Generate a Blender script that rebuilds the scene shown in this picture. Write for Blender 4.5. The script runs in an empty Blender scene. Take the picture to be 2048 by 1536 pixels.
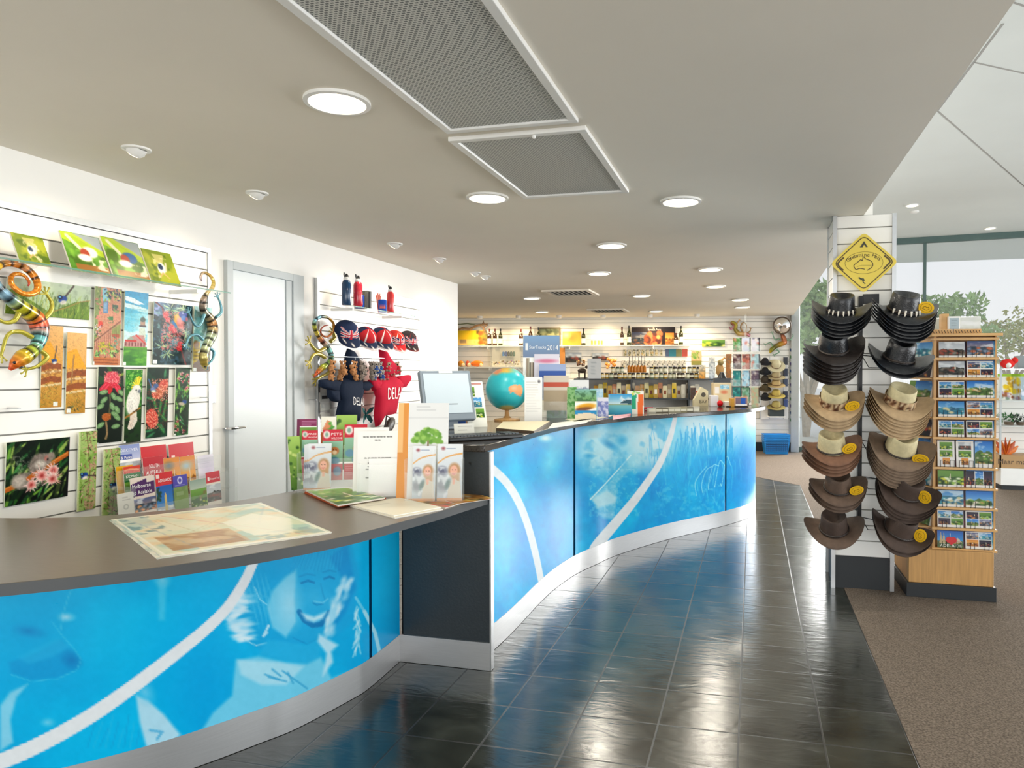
import bpy, math, random
import numpy as np
from math import radians as R, pi, sin, cos, sqrt
from mathutils import Vector, Matrix, Euler

# ------------------------------------------------------------------ camera, world, light, exposure
SC = bpy.context.scene
COL = SC.collection
F, CX, CY, H = 1407.0, 1160.0, 768.0, 1.45
PITCH, YAW = R(-0.9), R(13.78)
cam = bpy.data.objects.new('camera', bpy.data.cameras.new('camera'))
COL.objects.link(cam)
cam.data.sensor_width = 36.0
cam.data.lens = F / 2048 * 36.0
cam.data.shift_x = (1024 - CX) / 2048
cam.location = (0, 0, H)
cam.rotation_euler = (R(90) + PITCH, 0, YAW)
cam.data.clip_end = 300
SC.camera = cam
vs = SC.view_settings
vs.view_transform = 'Standard'; vs.look = 'None'; vs.gamma = 1.0; vs.use_curve_mapping = False
vs.exposure = 0.30
SC.cycles.use_denoising = True
SC.cycles.max_bounces = 8; SC.cycles.diffuse_bounces = 5; SC.cycles.glossy_bounces = 4
SC.cycles.transparent_max_bounces = 16; SC.cycles.transmission_bounces = 8
SC.cycles.sample_clamp_indirect = 6.0
SC.cycles.caustics_reflective = False; SC.cycles.caustics_refractive = False

world = bpy.data.worlds.new('overcast_sky'); SC.world = world; world.use_nodes = True
nt = world.node_tree; nt.nodes.clear()
o = nt.nodes.new('ShaderNodeOutputWorld'); b = nt.nodes.new('ShaderNodeBackground')
tc = nt.nodes.new('ShaderNodeTexCoord'); sp = nt.nodes.new('ShaderNodeSeparateXYZ')
rp = nt.nodes.new('ShaderNodeValToRGB')
rp.color_ramp.elements[0].position = 0.0; rp.color_ramp.elements[0].color = (.95, .96, .97, 1)
rp.color_ramp.elements[1].position = 0.6; rp.color_ramp.elements[1].color = (.78, .86, 1.0, 1)
nt.links.new(tc.outputs['Generated'], sp.inputs[0]); nt.links.new(sp.outputs['Z'], rp.inputs[0])
nt.links.new(rp.outputs[0], b.inputs[0]); nt.links.new(b.outputs[0], o.inputs[0])
b.inputs[1].default_value = 0.76

def area(name, loc, target, sx, sy, power, color=(1, 1, 1), shape='RECTANGLE', spread=None):
    l = bpy.data.lights.new(name, 'AREA'); l.shape = shape; l.size = sx
    if shape in ('RECTANGLE', 'ELLIPSE'): l.size_y = sy
    l.energy = power; l.color = color
    if spread: l.spread = spread
    ob = bpy.data.objects.new(name, l); COL.objects.link(ob); ob.location = loc
    d = Vector(target) - Vector(loc)
    ob.rotation_euler = d.to_track_quat('-Z', 'Y').to_euler()
    return ob
# daylight through the glazing: behind the photographer and along the right of the shop
area('daylight_behind', (0.8, -3.4, 0.9), (-0.6, 2.5, 2.8), 6.0, 1.8, 135, (1, .985, .96))
area('daylight_right', (8.2, 4.5, 1.0), (-1, 5.0, 3.2), 9.0, 2.4, 430, (.94, .98, 1))
area('daylight_counter_aisle', (-1.8, -2.2, 2.1), (-2.9, 4.5, 1.4), 2.0, 1.6, 9, (1, .98, .95))
area('daylight_glazing', (3.2, 13.0, 1.7), (0.6, 9.0, 0), 4.6, 2.4, 220, (1, .99, .96), spread=R(90))

# ------------------------------------------------------------------ picture measurements -> places in the room
_E = Euler((R(90) + PITCH, 0, YAW)).to_matrix()
def ray(x, y): return (_E @ Vector(((x - CX) / F, -(y - CY) / F, -1.0))).normalized()
C0 = Vector((0, 0, H))
def onz(x, y, h=0.0):
    d = ray(x, y); return C0 + d * ((h - H) / d.z)
def onx(x, y, u):
    d = ray(x, y); return C0 + d * (u / d.x)
def ony(x, y, v):
    d = ray(x, y); return C0 + d * (v / d.y)
_EI = np.array(_E.transposed())
def proj(P):                                    # points (N,3) -> pixel coordinates, used to lay out the murals
    q = (np.asarray(P) - np.array([0, 0, H])) @ _EI.T
    z = -q[..., 2]
    return CX + F * q[..., 0] / z, CY - F * q[..., 1] / z

# ------------------------------------------------------------------ colour and materials
def lin(c):
    c = np.asarray(c, float)
    return np.where(c <= .04045, c / 12.92, ((c + .055) / 1.055) ** 2.4)
def hx(s): return tuple(int(s[i:i + 2], 16) / 255 for i in (0, 2, 4))
M = {}
def mat(name, col='808080', rough=.5, metal=0, spec=.5, noise=0, nscale=8, bump=0, bscale=60, alpha=1, trans=0,
        emit=0, coat=0, aniso=0, stretch=(1, 1, 1), ior=None):
    m = bpy.data.materials.new(name); m.use_nodes = True; M[name] = m
    n = m.node_tree.nodes; L = m.node_tree.links; p = n['Principled BSDF']
    c = hx(col) if isinstance(col, str) else col
    c = tuple(lin(c)) + (1,)
    p.inputs['Base Color'].default_value = c
    p.inputs['Roughness'].default_value = rough; p.inputs['Metallic'].default_value = metal
    p.inputs['Specular IOR Level'].default_value = spec
    p.inputs['Coat Weight'].default_value = coat
    if ior: p.inputs['IOR'].default_value = ior
    if trans: p.inputs['Transmission Weight'].default_value = trans
    if alpha < 1: p.inputs['Alpha'].default_value = alpha
    if emit:
        p.inputs['Emission Color'].default_value = c; p.inputs['Emission Strength'].default_value = emit
    if noise or bump:
        t = n.new('ShaderNodeTexCoord'); mp = n.new('ShaderNodeMapping'); L.new(t.outputs['Object'], mp.inputs[0])
        mp.inputs['Scale'].default_value = stretch
    if noise:
        x = n.new('ShaderNodeTexNoise'); x.inputs['Scale'].default_value = nscale; x.inputs['Detail'].default_value = 6
        L.new(mp.outputs[0], x.inputs[0])
        r = n.new('ShaderNodeValToRGB'); e = r.color_ramp.elements
        e[0].position = .3; e[1].position = .7
        e[0].color = tuple(max(0, v * (1 - noise)) for v in c[:3]) + (1,)
        e[1].color = tuple(min(1, v * (1 + noise)) for v in c[:3]) + (1,)
        L.new(x.outputs[0], r.inputs[0]); L.new(r.outputs[0], p.inputs['Base Color'])
    if bump:
        x = n.new('ShaderNodeTexNoise'); x.inputs['Scale'].default_value = bscale; x.inputs['Detail'].default_value = 4
        L.new(mp.outputs[0], x.inputs[0])
        q = n.new('ShaderNodeBump'); q.inputs['Strength'].default_value = bump; q.inputs['Distance'].default_value = .01
        L.new(x.outputs[0], q.inputs['Height']); L.new(q.outputs[0], p.inputs['Normal'])
    return m
def vmat(name, rough=.5, spec=.5, coat=0, metal=0, emit=0):     # colours come from the mesh's own pattern
    m = mat(name, 'ffffff', rough, metal, spec, coat=coat)
    n = m.node_tree.nodes; a = n.new('ShaderNodeAttribute'); a.attribute_name = 'Col'
    L = m.node_tree.links
    L.new(a.outputs['Color'], n['Principled BSDF'].inputs['Base Color'])
    x = n.new('ShaderNodeTexNoise'); x.inputs['Scale'].default_value = 40
    q = n.new('ShaderNodeMapRange'); q.inputs['To Min'].default_value = rough * .85; q.inputs['To Max'].default_value = rough * 1.15
    L.new(x.outputs[0], q.inputs[0]); L.new(q.outputs[0], n['Principled BSDF'].inputs['Roughness'])
    return m
mat('white_paint', 'eeede9', .6, noise=.015, nscale=3)
mat('ceiling_paint', 'ebe5d8', .8, noise=.02, nscale=1.5)
mat('high_ceiling_paint', 'dde2df', .8, noise=.02, nscale=1.5)
mat('slat_white', 'f2f1ec', .35, noise=.01)
mat('slat_gap', '8d8c86', .6, noise=.05)
mat('alu', 'c9ccce', .32, 1, noise=.03, nscale=30)
mat('grey_frame', 'b9c0c2', .45, noise=.02)
mat('door_paint', 'd3dadc', .3, noise=.015, nscale=2)
mat('chrome', 'dddddd', .12, 1)
mat('black_metal', '15171a', .4, .3, noise=.1)
mat('black_plastic', '17191b', .35, noise=.1)
mat('dark_plastic', '3a3f44', .4, noise=.05)
mat('laminate', '6e665c', .3, noise=.06, nscale=14, stretch=(1, 6, 1))
mat('laminate_edge', '46494b', .45, noise=.06)
mat('end_laminate', '2d3438', .35, noise=.08, nscale=6, bump=.08, bscale=90)
mat('steel', 'd2d3d4', .36, .85, noise=.04, nscale=8, stretch=(1, 1, 30))
mat('granite', '332f2b', .12, noise=.55, nscale=160)
mat('skirting', '23282c', .5, noise=.05)
mat('wood', 'c99a5e', .42, noise=.14, nscale=5, stretch=(14, 14, .8))
mat('wood_edge', 'd8ab6e', .42, noise=.1, nscale=5, stretch=(3, 3, 3))
mat('frosted', 'e8eeee', .25, alpha=.55, noise=.01)
mat('acrylic', 'e8f2f2', .05, alpha=.10, spec=.8, noise=.01)
mat('glass_edge', '5e8a80', .1, alpha=.75, noise=.02)
mat('window_glass', 'eef6f4', .02, alpha=.08, spec=.5, noise=.01)
mat('mullion', '4f6663', .4, noise=.04)
mat('lamp', 'fff1cf', .4, emit=5.0, noise=0)
mat('lamp_can', 'fff6dc', .3, noise=.01)
mat('white_plastic', 'efefec', .4, noise=.02)
mat('paper', 'f3f2ec', .6, noise=.015)
mat('paving', 'd9d6cf', .8, noise=.05, nscale=4)
mat('foliage', '8fae6a', .6, noise=.35, nscale=5)
mat('foliage_olive', '9fa05c', .6, noise=.35, nscale=5)
mat('bark', 'a09080', .8, noise=.2, nscale=12)
mat('leather_black', '1b1d21', .32, noise=.25, nscale=30, bump=.25, bscale=120, coat=.15)
mat('leather_dark', '2a2422', .4, noise=.25, nscale=25, bump=.2, bscale=120)
mat('suede_brown', '5f4c3f', .75, noise=.18, nscale=25, bump=.2, bscale=200)
mat('suede_dark', '46372f', .75, noise=.18, nscale=25, bump=.2, bscale=200)
mat('suede_tan', 'b59a76', .75, noise=.12, nscale=25, bump=.2, bscale=200)
mat('canvas_cream', 'cfc39a', .8, noise=.08, nscale=60, bump=.2, bscale=300)
mat('suede_rust', '7a5742', .75, noise=.18, nscale=25)
mat('suede_taupe', '7d6957', .75, noise=.15, nscale=25, bump=.2, bscale=200)
mat('braid', '2f2621', .5, noise=.5, nscale=90, bump=.6, bscale=90)
mat('teeth', 'efe9da', .3, noise=.03)
mat('tag_yellow', 'f0bd1c', .45, noise=.03)
mat('tag_ink', '5d3f12', .5, noise=.05)
mat('basket_blue', '1f8fe0', .35, noise=.05)
mat('basket_shade', '125c9c', .5, noise=.05)
mat('glass_bottle_green', '2e3413', .08, spec=.8, noise=.2)
mat('glass_bottle_brown', '3a2310', .08, spec=.8, noise=.2)
mat('screen', 'c4d3de', .12, noise=.03, nscale=2)
mat('monitor_grey', '7e8b97', .4, noise=.03)
mat('mirror', 'f2f2f2', .03, 1)
vmat('print', .45); vmat('glossy_print', .3, spec=.3); vmat('cloth_print', .85, spec=.2); vmat('painted_metal', .25, metal=.35, coat=.4)
vmat('mural_print', .3, spec=.25); vmat('jar_print', .15)

# ------------------------------------------------------------------ mesh builder
class MB:
    def __init__(s): s.v = []; s.f = []; s.c = []; s.n = 0; s.hascol = False; s.T = None
    def add(s, V, Fc, col=None):
        V = np.asarray(V, float).reshape(-1, 3)
        if s.T is not None:
            A = np.array(s.T); V = V @ A[:3, :3].T + A[:3, 3]
        s.v.append(V); s.f.extend([tuple(i + s.n for i in f) for f in Fc])
        if col is None: cc = np.ones((len(V), 3)) * .8
        else:
            s.hascol = True
            cc = np.broadcast_to(np.asarray(hx(col) if isinstance(col, str) else col, float), (len(V), 3))
        s.c.append(cc); s.n += len(V); return s
    def box(s, x0, x1, y0, y1, z0, z1, col=None):
        V = [(x, y, z) for x in (x0, x1) for y in (y0, y1) for z in (z0, z1)]
        return s.add(V, [(0, 1, 3, 2), (4, 6, 7, 5), (0, 4, 5, 1), (2, 3, 7, 6), (0, 2, 6, 4), (1, 5, 7, 3)], col)
    def lathe(s, prof, n=16, col=None, sx=1, sy=1, cx=0, cy=0, cap=True):
        a = np.arange(n) * 2 * pi / n
        V = np.concatenate([np.stack([cx + r * np.cos(a) * sx, cy + r * np.sin(a) * sy, np.full(n, z)], 1) for r, z in prof])
        Fc = [(i * n + j, i * n + (j + 1) % n, (i + 1) * n + (j + 1) % n, (i + 1) * n + j) for i in range(len(prof) - 1) for j in range(n)]
        if cap:
            if prof[0][0] > 1e-5: Fc.append(tuple(range(n))[::-1])
            if prof[-1][0] > 1e-5: Fc.append(tuple((len(prof) - 1) * n + j for j in range(n)))
        return s.add(V, Fc, col)
    def tube(s, pts, rad, n=8, col=None, flat=1.0, cap=True):   # swept tube, rad one value or one per point
        P = [Vector(p) for p in pts]; k = len(P)
        if not hasattr(rad, '__len__'): rad = [rad] * k
        V = []; up = Vector((0, 0, 1))
        t0 = (P[1] - P[0]).normalized()
        if abs(t0.dot(up)) > .95: up = Vector((0, 1, 0))
        nn = (up - t0 * up.dot(t0)).normalized()
        for i in range(k):
            t = (P[min(i + 1, k - 1)] - P[max(i - 1, 0)])
            t = t.normalized() if t.length > 1e-9 else t0
            nn = (nn - t * nn.dot(t)).normalized(); bb = t.cross(nn)
            for j in range(n):
                a = 2 * pi * j / n
                V.append(P[i] + nn * (cos(a) * rad[i]) + bb * (sin(a) * rad[i] * flat))
        Fc = [(i * n + j, i * n + (j + 1) % n, (i + 1) * n + (j + 1) % n, (i + 1) * n + j) for i in range(k - 1) for j in range(n)]
        if cap: Fc += [tuple(range(n))[::-1], tuple((k - 1) * n + j for j in range(n))]
        if col is not None and not isinstance(col, str) and np.ndim(col) == 2: col = np.repeat(np.asarray(col), n, 0)
        return s.add([tuple(v) for v in V], Fc, col)
    def prism(s, poly, z0, z1, col=None):
        n = len(poly)
        V = [(x, y, z0) for x, y in poly] + [(x, y, z1) for x, y in poly]
        return s.add(V, [tuple(range(n))[::-1], tuple(range(n, 2 * n))] + [(i, (i + 1) % n, n + (i + 1) % n, n + i) for i in range(n)], col)
    def ball(s, c, r, col=None, n=10, m=6, sc=(1, 1, 1)):
        V = []; Fc = []
        for i in range(m + 1):
            t = pi * i / m
            for j in range(n):
                a = 2 * pi * j / n
                V.append((c[0] + r * sin(t) * cos(a) * sc[0], c[1] + r * sin(t) * sin(a) * sc[1], c[2] - r * cos(t) * sc[2]))
        for i in range(m):
            for j in range(n): Fc.append((i * n + j, i * n + (j + 1) % n, (i + 1) * n + (j + 1) % n, (i + 1) * n + j))
        return s.add(V, Fc, col)
    def strip(s, pts, z0, z1, th, col=None):    # upright curved sheet along plan points, th = thickness to the left side
        n = len(pts); P = np.array(pts, float)
        T = np.gradient(P, axis=0); T /= np.linalg.norm(T, axis=1)[:, None]; Nn = np.stack([-T[:, 1], T[:, 0]], 1)
        Q = P + Nn * th
        V = [(x, y, z0) for x, y in P] + [(x, y, z1) for x, y in P] + [(x, y, z0) for x, y in Q] + [(x, y, z1) for x, y in Q]
        Fc = []
        for i in range(n - 1):
            Fc += [(i, i + 1, n + i + 1, n + i), (2 * n + i + 1, 2 * n + i, 3 * n + i, 3 * n + i + 1), (n + i, n + i + 1, 3 * n + i + 1, 3 * n + i), (i + 1, i, 2 * n + i, 2 * n + i + 1)]
        Fc += [(0, n, 3 * n, 2 * n), (n - 1, 3 * n - 1, 4 * n - 1, 2 * n - 1)]
        return s.add(V, Fc, col)
    def mesh(s, name, smooth=35):
        me = bpy.data.meshes.new(name)
        V = np.concatenate(s.v); me.from_pydata(V.tolist(), [], s.f)
        if s.hascol:
            ca = me.color_attributes.new('Col', 'FLOAT_COLOR', 'POINT')
            c = np.ones((len(V), 4), np.float32); c[:, :3] = lin(np.clip(np.concatenate(s.c), 0, 1))
            ca.data.foreach_set('color', c.ravel())
        me.validate(); me.update()
        if smooth:
            me.polygons.foreach_set('use_smooth', [True] * len(me.polygons))
            me.set_sharp_from_angle(angle=R(smooth))
        return me
    def build(s, name, m, parent=None, smooth=35, bevel=0, loc=None, rot=None):
        me = s.mesh(name, smooth); me.materials.append(M[m] if isinstance(m, str) else m)
        return link(name, me, parent, loc, rot, bevel)
def link(name, me, parent=None, loc=None, rot=None, bevel=0):
    ob = bpy.data.objects.new(name, me); COL.objects.link(ob)
    if parent: ob.parent = parent
    if loc is not None: ob.location = loc
    if rot is not None: ob.rotation_euler = rot
    if bevel:
        md = ob.modifiers.new('bevel', 'BEVEL'); md.width = bevel; md.segments = 2; md.limit_method = 'ANGLE'; md.angle_limit = R(40)
    return ob
def tag(o, label, cat, group=None):
    o['label'] = label; o['category'] = cat
    if group: o['group'] = group
    return o
def struct(o): o['kind'] = 'structure'; return o
def thing(name, label, cat, loc=(0, 0, 0), rot=(0, 0, 0), group=None):
    o = bpy.data.objects.new(name, None); COL.objects.link(o); o.empty_display_size = .05
    o.location = loc; o.rotation_euler = rot
    return tag(o, label, cat, group)
ORD = 'first second third fourth fifth sixth seventh eighth ninth tenth eleventh twelfth thirteenth fourteenth fifteenth sixteenth seventeenth eighteenth nineteenth twentieth twenty-first twenty-second twenty-third twenty-fourth'.split()
def dup(o, label=None, group=None, loc=None, rot=None, parent=None):
    c = o.copy(); COL.objects.link(c); c.parent = parent
    if loc is not None: c.location = loc
    if rot is not None: c.rotation_euler = rot
    if label: c['label'] = label
    if group: c['group'] = group
    for ch in o.children: dup(ch, parent=c)
    return c
# text as mesh data (font curve -> triangles), unit height
_TX = {}
def textmesh(s):
    if s in _TX: return _TX[s]
    cu = bpy.data.curves.new('t', 'FONT'); cu.body = s; cu.size = 1; cu.resolution_u = 2
    ob = bpy.data.objects.new('t', cu); COL.objects.link(ob)
    dg = bpy.context.evaluated_depsgraph_get(); me = ob.evaluated_get(dg).to_mesh()
    V = np.array([v.co[:] for v in me.vertices]) if len(me.vertices) else np.zeros((0, 3))
    Fc = [tuple(p.vertices) for p in me.polygons]
    ob.evaluated_get(dg).to_mesh_clear(); bpy.data.objects.remove(ob); bpy.data.curves.remove(cu)
    V[:, 0] -= V[:, 0].min(); w = V[:, 0].max(); _TX[s] = (V, Fc, w); return _TX[s]

# ------------------------------------------------------------------ pictures painted on mesh grids
def vnoise(X, Y, seed=0):
    xi = np.floor(X).astype(np.int64); yi = np.floor(Y).astype(np.int64); fx = X - xi; fy = Y - yi
    fx = fx * fx * (3 - 2 * fx); fy = fy * fy * (3 - 2 * fy)
    def h(a, b):
        n = (a * 374761393 + b * 668265263 + seed * 974711) & 0x7fffffff
        n = ((n ^ (n >> 13)) * 1274126177) & 0x7fffffff
        return ((n ^ (n >> 16)) & 0xffff) / 65535.
    return (h(xi, yi) * (1 - fx) + h(xi + 1, yi) * fx) * (1 - fy) + (h(xi, yi + 1) * (1 - fx) + h(xi + 1, yi + 1) * fx) * fy
def fnoise(X, Y, sc, seed=0, o=3):
    r = 0; a = .5; t = 0
    for i in range(o):
        r = r + a * vnoise(X / sc * 2 ** i + 7.3 * i, Y / sc * 2 ** i, seed + i); t += a; a *= .5
    return r / t
class Cv:
    def __init__(s, X, Y, col='ffffff'):
        s.X = X; s.Y = Y; s.C = np.ones(X.shape + (3,)) * np.array(hx(col)); s.txt = []
        s.px = abs(X[0, 1] - X[0, 0]) * .7 + 1e-6
    def mix(s, m, col):
        c = np.array(hx(col) if isinstance(col, str) else col); m = np.clip(m, 0, 1)[..., None]; s.C = s.C * (1 - m) + c * m; return s
    def ell(s, cx, cy, rx, ry=None, col='000000', ang=0, f=None, a=1):
        ry = ry or rx; c, q = cos(R(ang)), sin(R(ang)); dx = s.X - cx; dy = s.Y - cy
        d = np.sqrt(((dx * c + dy * q) / rx) ** 2 + ((-dx * q + dy * c) / ry) ** 2)
        f = f or min(.5, s.px / min(rx, ry)); return s.mix(a * (1 - (d - 1) / f * .5 - .5), col)
    def rect(s, x0, y0, x1, y1, col, a=1): return s.mix(a * ((s.X >= x0) & (s.X <= x1) & (s.Y >= y0) & (s.Y <= y1)), col)
    def poly(s, pts, col, a=1, f=0):
        f = f or getattr(s, 'soft', 0)
        ins = np.zeros(s.X.shape, bool); n = len(pts)
        for i in range(n):
            x0, y0 = pts[i]; x1, y1 = pts[(i + 1) % n]
            if y0 == y1: continue
            c = (s.Y > min(y0, y1)) & (s.Y <= max(y0, y1)) & (s.X < x0 + (s.Y - y0) * (x1 - x0) / (y1 - y0)); ins ^= c
        if f:
            d = s.dist(list(pts) + [pts[0]]); return s.mix(a * np.clip(.5 + np.where(ins, d, -d) / f, 0, 1), col)
        return s.mix(a * ins, col)
    def dist(s, pts):
        d = np.full(s.X.shape, 1e9)
        for (x0, y0), (x1, y1) in zip(pts[:-1], pts[1:]):
            l = (x1 - x0) ** 2 + (y1 - y0) ** 2 + 1e-9; t = np.clip(((s.X - x0) * (x1 - x0) + (s.Y - y0) * (y1 - y0)) / l, 0, 1)
            d = np.minimum(d, np.hypot(s.X - x0 - t * (x1 - x0), s.Y - y0 - t * (y1 - y0)))
        return d
    def line(s, pts, w, col, a=1): return s.mix(a * np.clip((w * .5 + s.px * .5 - s.dist(pts)) / s.px, 0, 1), col)
    def grad(s, y0, y1, c0, c1, x0=-1e9, x1=1e9):
        t = np.clip((s.Y - y0) / (y1 - y0), 0, 1)[..., None]; c = np.array(hx(c0)) * (1 - t) + np.array(hx(c1)) * t
        m = ((s.Y >= y0) & (s.Y <= y1) & (s.X >= x0) & (s.X <= x1))[..., None]; s.C = np.where(m, c, s.C); return s
    def noise(s, sc, amp, seed=0, sy=1): s.C = s.C + (fnoise(s.X, s.Y * sy, sc, seed) - .5)[..., None] * amp; return s
    def speck(s, sc, lo, hi, col, seed=0, a=1, box=None, sx=1, sy=1):
        m = np.clip((fnoise(s.X * sx, s.Y * sy, sc, seed) - lo) / (hi - lo), 0, 1) * a
        if box: m = m * ((s.X > box[0]) & (s.X < box[2]) & (s.Y > box[1]) & (s.Y < box[3]))
        return s.mix(m, col)
    def blobs(s, n, box, cols, r0, r1, seed=0, asp=1, a=1, ang=None):
        g = random.Random(seed)
        for i in range(n):
            r = g.uniform(r0, r1); s.ell(g.uniform(box[0], box[2]), g.uniform(box[1], box[3]), r, r * asp, g.choice(cols), g.uniform(0, 180) if ang is None else g.uniform(*ang), a=a)
        return s
    def text(s, t, x, y, h, col='ffffff', w=None): s.txt.append((t, x, y, h, col, w)); return s
def flat(w, h, nx=40, ny=None, col='ffffff', X0=0, Y0=0, X1=None, Y1=None):   # canvas in its own units, default 100 wide
    ny = ny or max(4, int(nx * h / w)); X1 = X1 or 100; Y1 = Y1 or 100 * h / w
    c = Cv(*np.meshgrid(np.linspace(X0, X1, nx), np.linspace(Y0, Y1, ny)), col); c.w = w; c.h = h; c.b = (X0, Y0, X1, Y1); return c
def board(c, t=.004, edge='e8e4d8', bend=0):    # canvas -> sheet: bottom centre at the origin, face to -y, thickness to +y
    ny, nx = c.X.shape; mb = MB(); u = np.linspace(-.5, .5, nx) * c.w; z = np.linspace(1, 0, ny) * c.h
    U, Z = np.meshgrid(u, z); Yf = bend * (Z / c.h) ** 2
    V = np.stack([U, Yf, Z], -1).reshape(-1, 3)
    i = np.arange(ny - 1)[:, None] * nx + np.arange(nx - 1)[None]; c.C = np.clip(c.C, 0, 1) ** 1.18
    mb.add(V, np.stack([i, i + nx, i + nx + 1, i + 1], -1).reshape(-1, 4).tolist(), c.C.reshape(-1, 3))
    loop = [(U[0, 0], 0), (U[0, -1], 0), (U[0, -1], 1), (U[0, 0], 1)]
    k = max(2, 6 if bend else 2); zz = np.linspace(0, c.h, k); E = []
    for zc in zz:
        yb = bend * (zc / c.h) ** 2
        E += [(-c.w / 2, yb, zc), (c.w / 2, yb, zc), (c.w / 2, yb + t, zc), (-c.w / 2, yb + t, zc)]
    Fc = [(3, 2, 1, 0), tuple(4 * (k - 1) + j for j in range(4))]
    for q in range(k - 1):
        for j in (1, 2, 3): Fc.append((q * 4 + j, q * 4 + (j + 1) % 4, q * 4 + 4 + (j + 1) % 4, q * 4 + 4 + j))
    mb.add(E, Fc, edge)
    x0, y0, x1, y1 = c.b
    for (s_, x, y, h, col, w) in c.txt:
        Vt, Ft, tw = textmesh(s_); k = c.w / (x1 - x0); hh = h * k; sxx = (w * k / tw) if w else hh
        Vx = (x - x0) * k - c.w / 2 + Vt[:, 0] * sxx; zb = c.h - (y - y0) / (y1 - y0) * c.h
        Vz = zb + Vt[:, 1] * hh; Vy = bend * np.clip(Vz / c.h, 0, 1) ** 2 - .0006
        mb.add(np.stack([Vx, Vy, Vz], 1), Ft, col)
    return mb
# ------------------------------------------------------------------ room shell
CEIL, HIGH = 2.5, 3.8
UW, VE = -3.38, 7.73            # left wall plane, where it stops
BL = Vector((-6.6, 12.50, 0)); BR = Vector((.70, 13.50, 0))       # back wall line
BD = (BR - BL).normalized(); BN = Vector((BD.y, -BD.x, 0))          # along it, and out of it towards the room
BANG = math.atan2(BD.y, BD.x)
def onback(x, y, off=0.0):      # point of the back wall (or a plane off metres in front) seen at x, y
    d = ray(x, y); p = BR + BN * off
    return C0 + d * ((p - C0).dot(BN) / d.dot(BN))

def curve(pts, n=12):           # smooth line through plan points
    P = [np.array(p, float) for p in pts]; P = [2 * P[0] - P[1]] + P + [2 * P[-1] - P[-2]]; out = []
    for i in range(1, len(P) - 2):
        for k in range(n):
            t = k / n; a, b_, c, d = P[i - 1:i + 3]
            out.append(.5 * (2 * b_ + (c - a) * t + (2 * a - 5 * b_ + 4 * c - d) * t * t + (3 * b_ - a - 3 * c + d) * t ** 3))
    out.append(P[-2]); return np.array(out)
def offset(P, d):
    T = np.gradient(P, axis=0); T /= np.linalg.norm(T, axis=1)[:, None]
    return P + np.stack([T[:, 1], -T[:, 0]], 1) * d      # positive = to the right of the line

# floor tiles: slate squares .3255 m with grout
TS, TX, TY = .3255, -.048, 2.875
m = mat('slate_tile', '2e3028', .2, spec=.9); n = m.node_tree.nodes; L = m.node_tree.links; p = n['Principled BSDF']
geo = n.new('ShaderNodeNewGeometry'); mp = n.new('ShaderNodeMapping'); mp.inputs['Location'].default_value = (-TX / TS + 40, -TY / TS + 40, 0)
mp.inputs['Scale'].default_value = (1 / TS, 1 / TS, 1); L.new(geo.outputs['Position'], mp.inputs[0])
br = n.new('ShaderNodeTexBrick'); br.offset = 0; br.squash = 1
br.inputs['Scale'].default_value = 1; br.inputs['Mortar Size'].default_value = .013; br.inputs['Mortar Smooth'].default_value = .2
br.inputs['Brick Width'].default_value = 1; br.inputs['Row Height'].default_value = 1; br.inputs['Bias'].default_value = 0
br.inputs['Color1'].default_value = (.020, .022, .017, 1); br.inputs['Color2'].default_value = (.036, .038, .029, 1); br.inputs['Mortar'].default_value = (.012, .011, .008, 1)
L.new(mp.outputs[0], br.inputs['Vector'])
nz = n.new('ShaderNodeTexNoise'); nz.inputs['Scale'].default_value = 5; nz.inputs['Detail'].default_value = 8; nz.inputs['Distortion'].default_value = 1.2
L.new(geo.outputs['Position'], nz.inputs[0])
rr = n.new('ShaderNodeMapRange'); rr.inputs['From Min'].default_value = .3; rr.inputs['From Max'].default_value = .7; rr.inputs['To Min'].default_value = .6; rr.inputs['To Max'].default_value = 1.5
L.new(nz.outputs[0], rr.inputs[0])
mx = n.new('ShaderNodeVectorMath'); mx.operation = 'SCALE'; L.new(br.outputs['Color'], mx.inputs[0]); L.new(rr.outputs[0], mx.inputs['Scale']); L.new(mx.outputs[0], p.inputs['Base Color'])
r2 = n.new('ShaderNodeMapRange'); r2.inputs['To Min'].default_value = .12; r2.inputs['To Max'].default_value = .26; L.new(nz.outputs[0], r2.inputs[0])
ad = n.new('ShaderNodeMath'); ad.operation = 'ADD'; sc_ = n.new('ShaderNodeMath'); sc_.operation = 'MULTIPLY'; sc_.inputs[1].default_value = .25
L.new(br.outputs['Fac'], sc_.inputs[0]); L.new(r2.outputs[0], ad.inputs[0]); L.new(sc_.outputs[0], ad.inputs[1]); L.new(ad.outputs[0], p.inputs['Roughness'])
n2 = n.new('ShaderNodeTexNoise'); n2.inputs['Scale'].default_value = 14; n2.inputs['Detail'].default_value = 5; n2.inputs['Distortion'].default_value = 2
mp2 = n.new('ShaderNodeMapping'); mp2.inputs['Scale'].default_value = (.35, 1, 1); L.new(geo.outputs['Position'], mp2.inputs[0]); L.new(mp2.outputs[0], n2.inputs[0])
sb = n.new('ShaderNodeMath'); sb.operation = 'SUBTRACT'; L.new(n2.outputs[0], sb.inputs[0]); L.new(br.outputs['Fac'], sb.inputs[1])
bp = n.new('ShaderNodeBump'); bp.inputs['Strength'].default_value = .22; bp.inputs['Distance'].default_value = .006; L.new(sb.outputs[0], bp.inputs['Height']); L.new(bp.outputs[0], p.inputs['Normal'])
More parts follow.
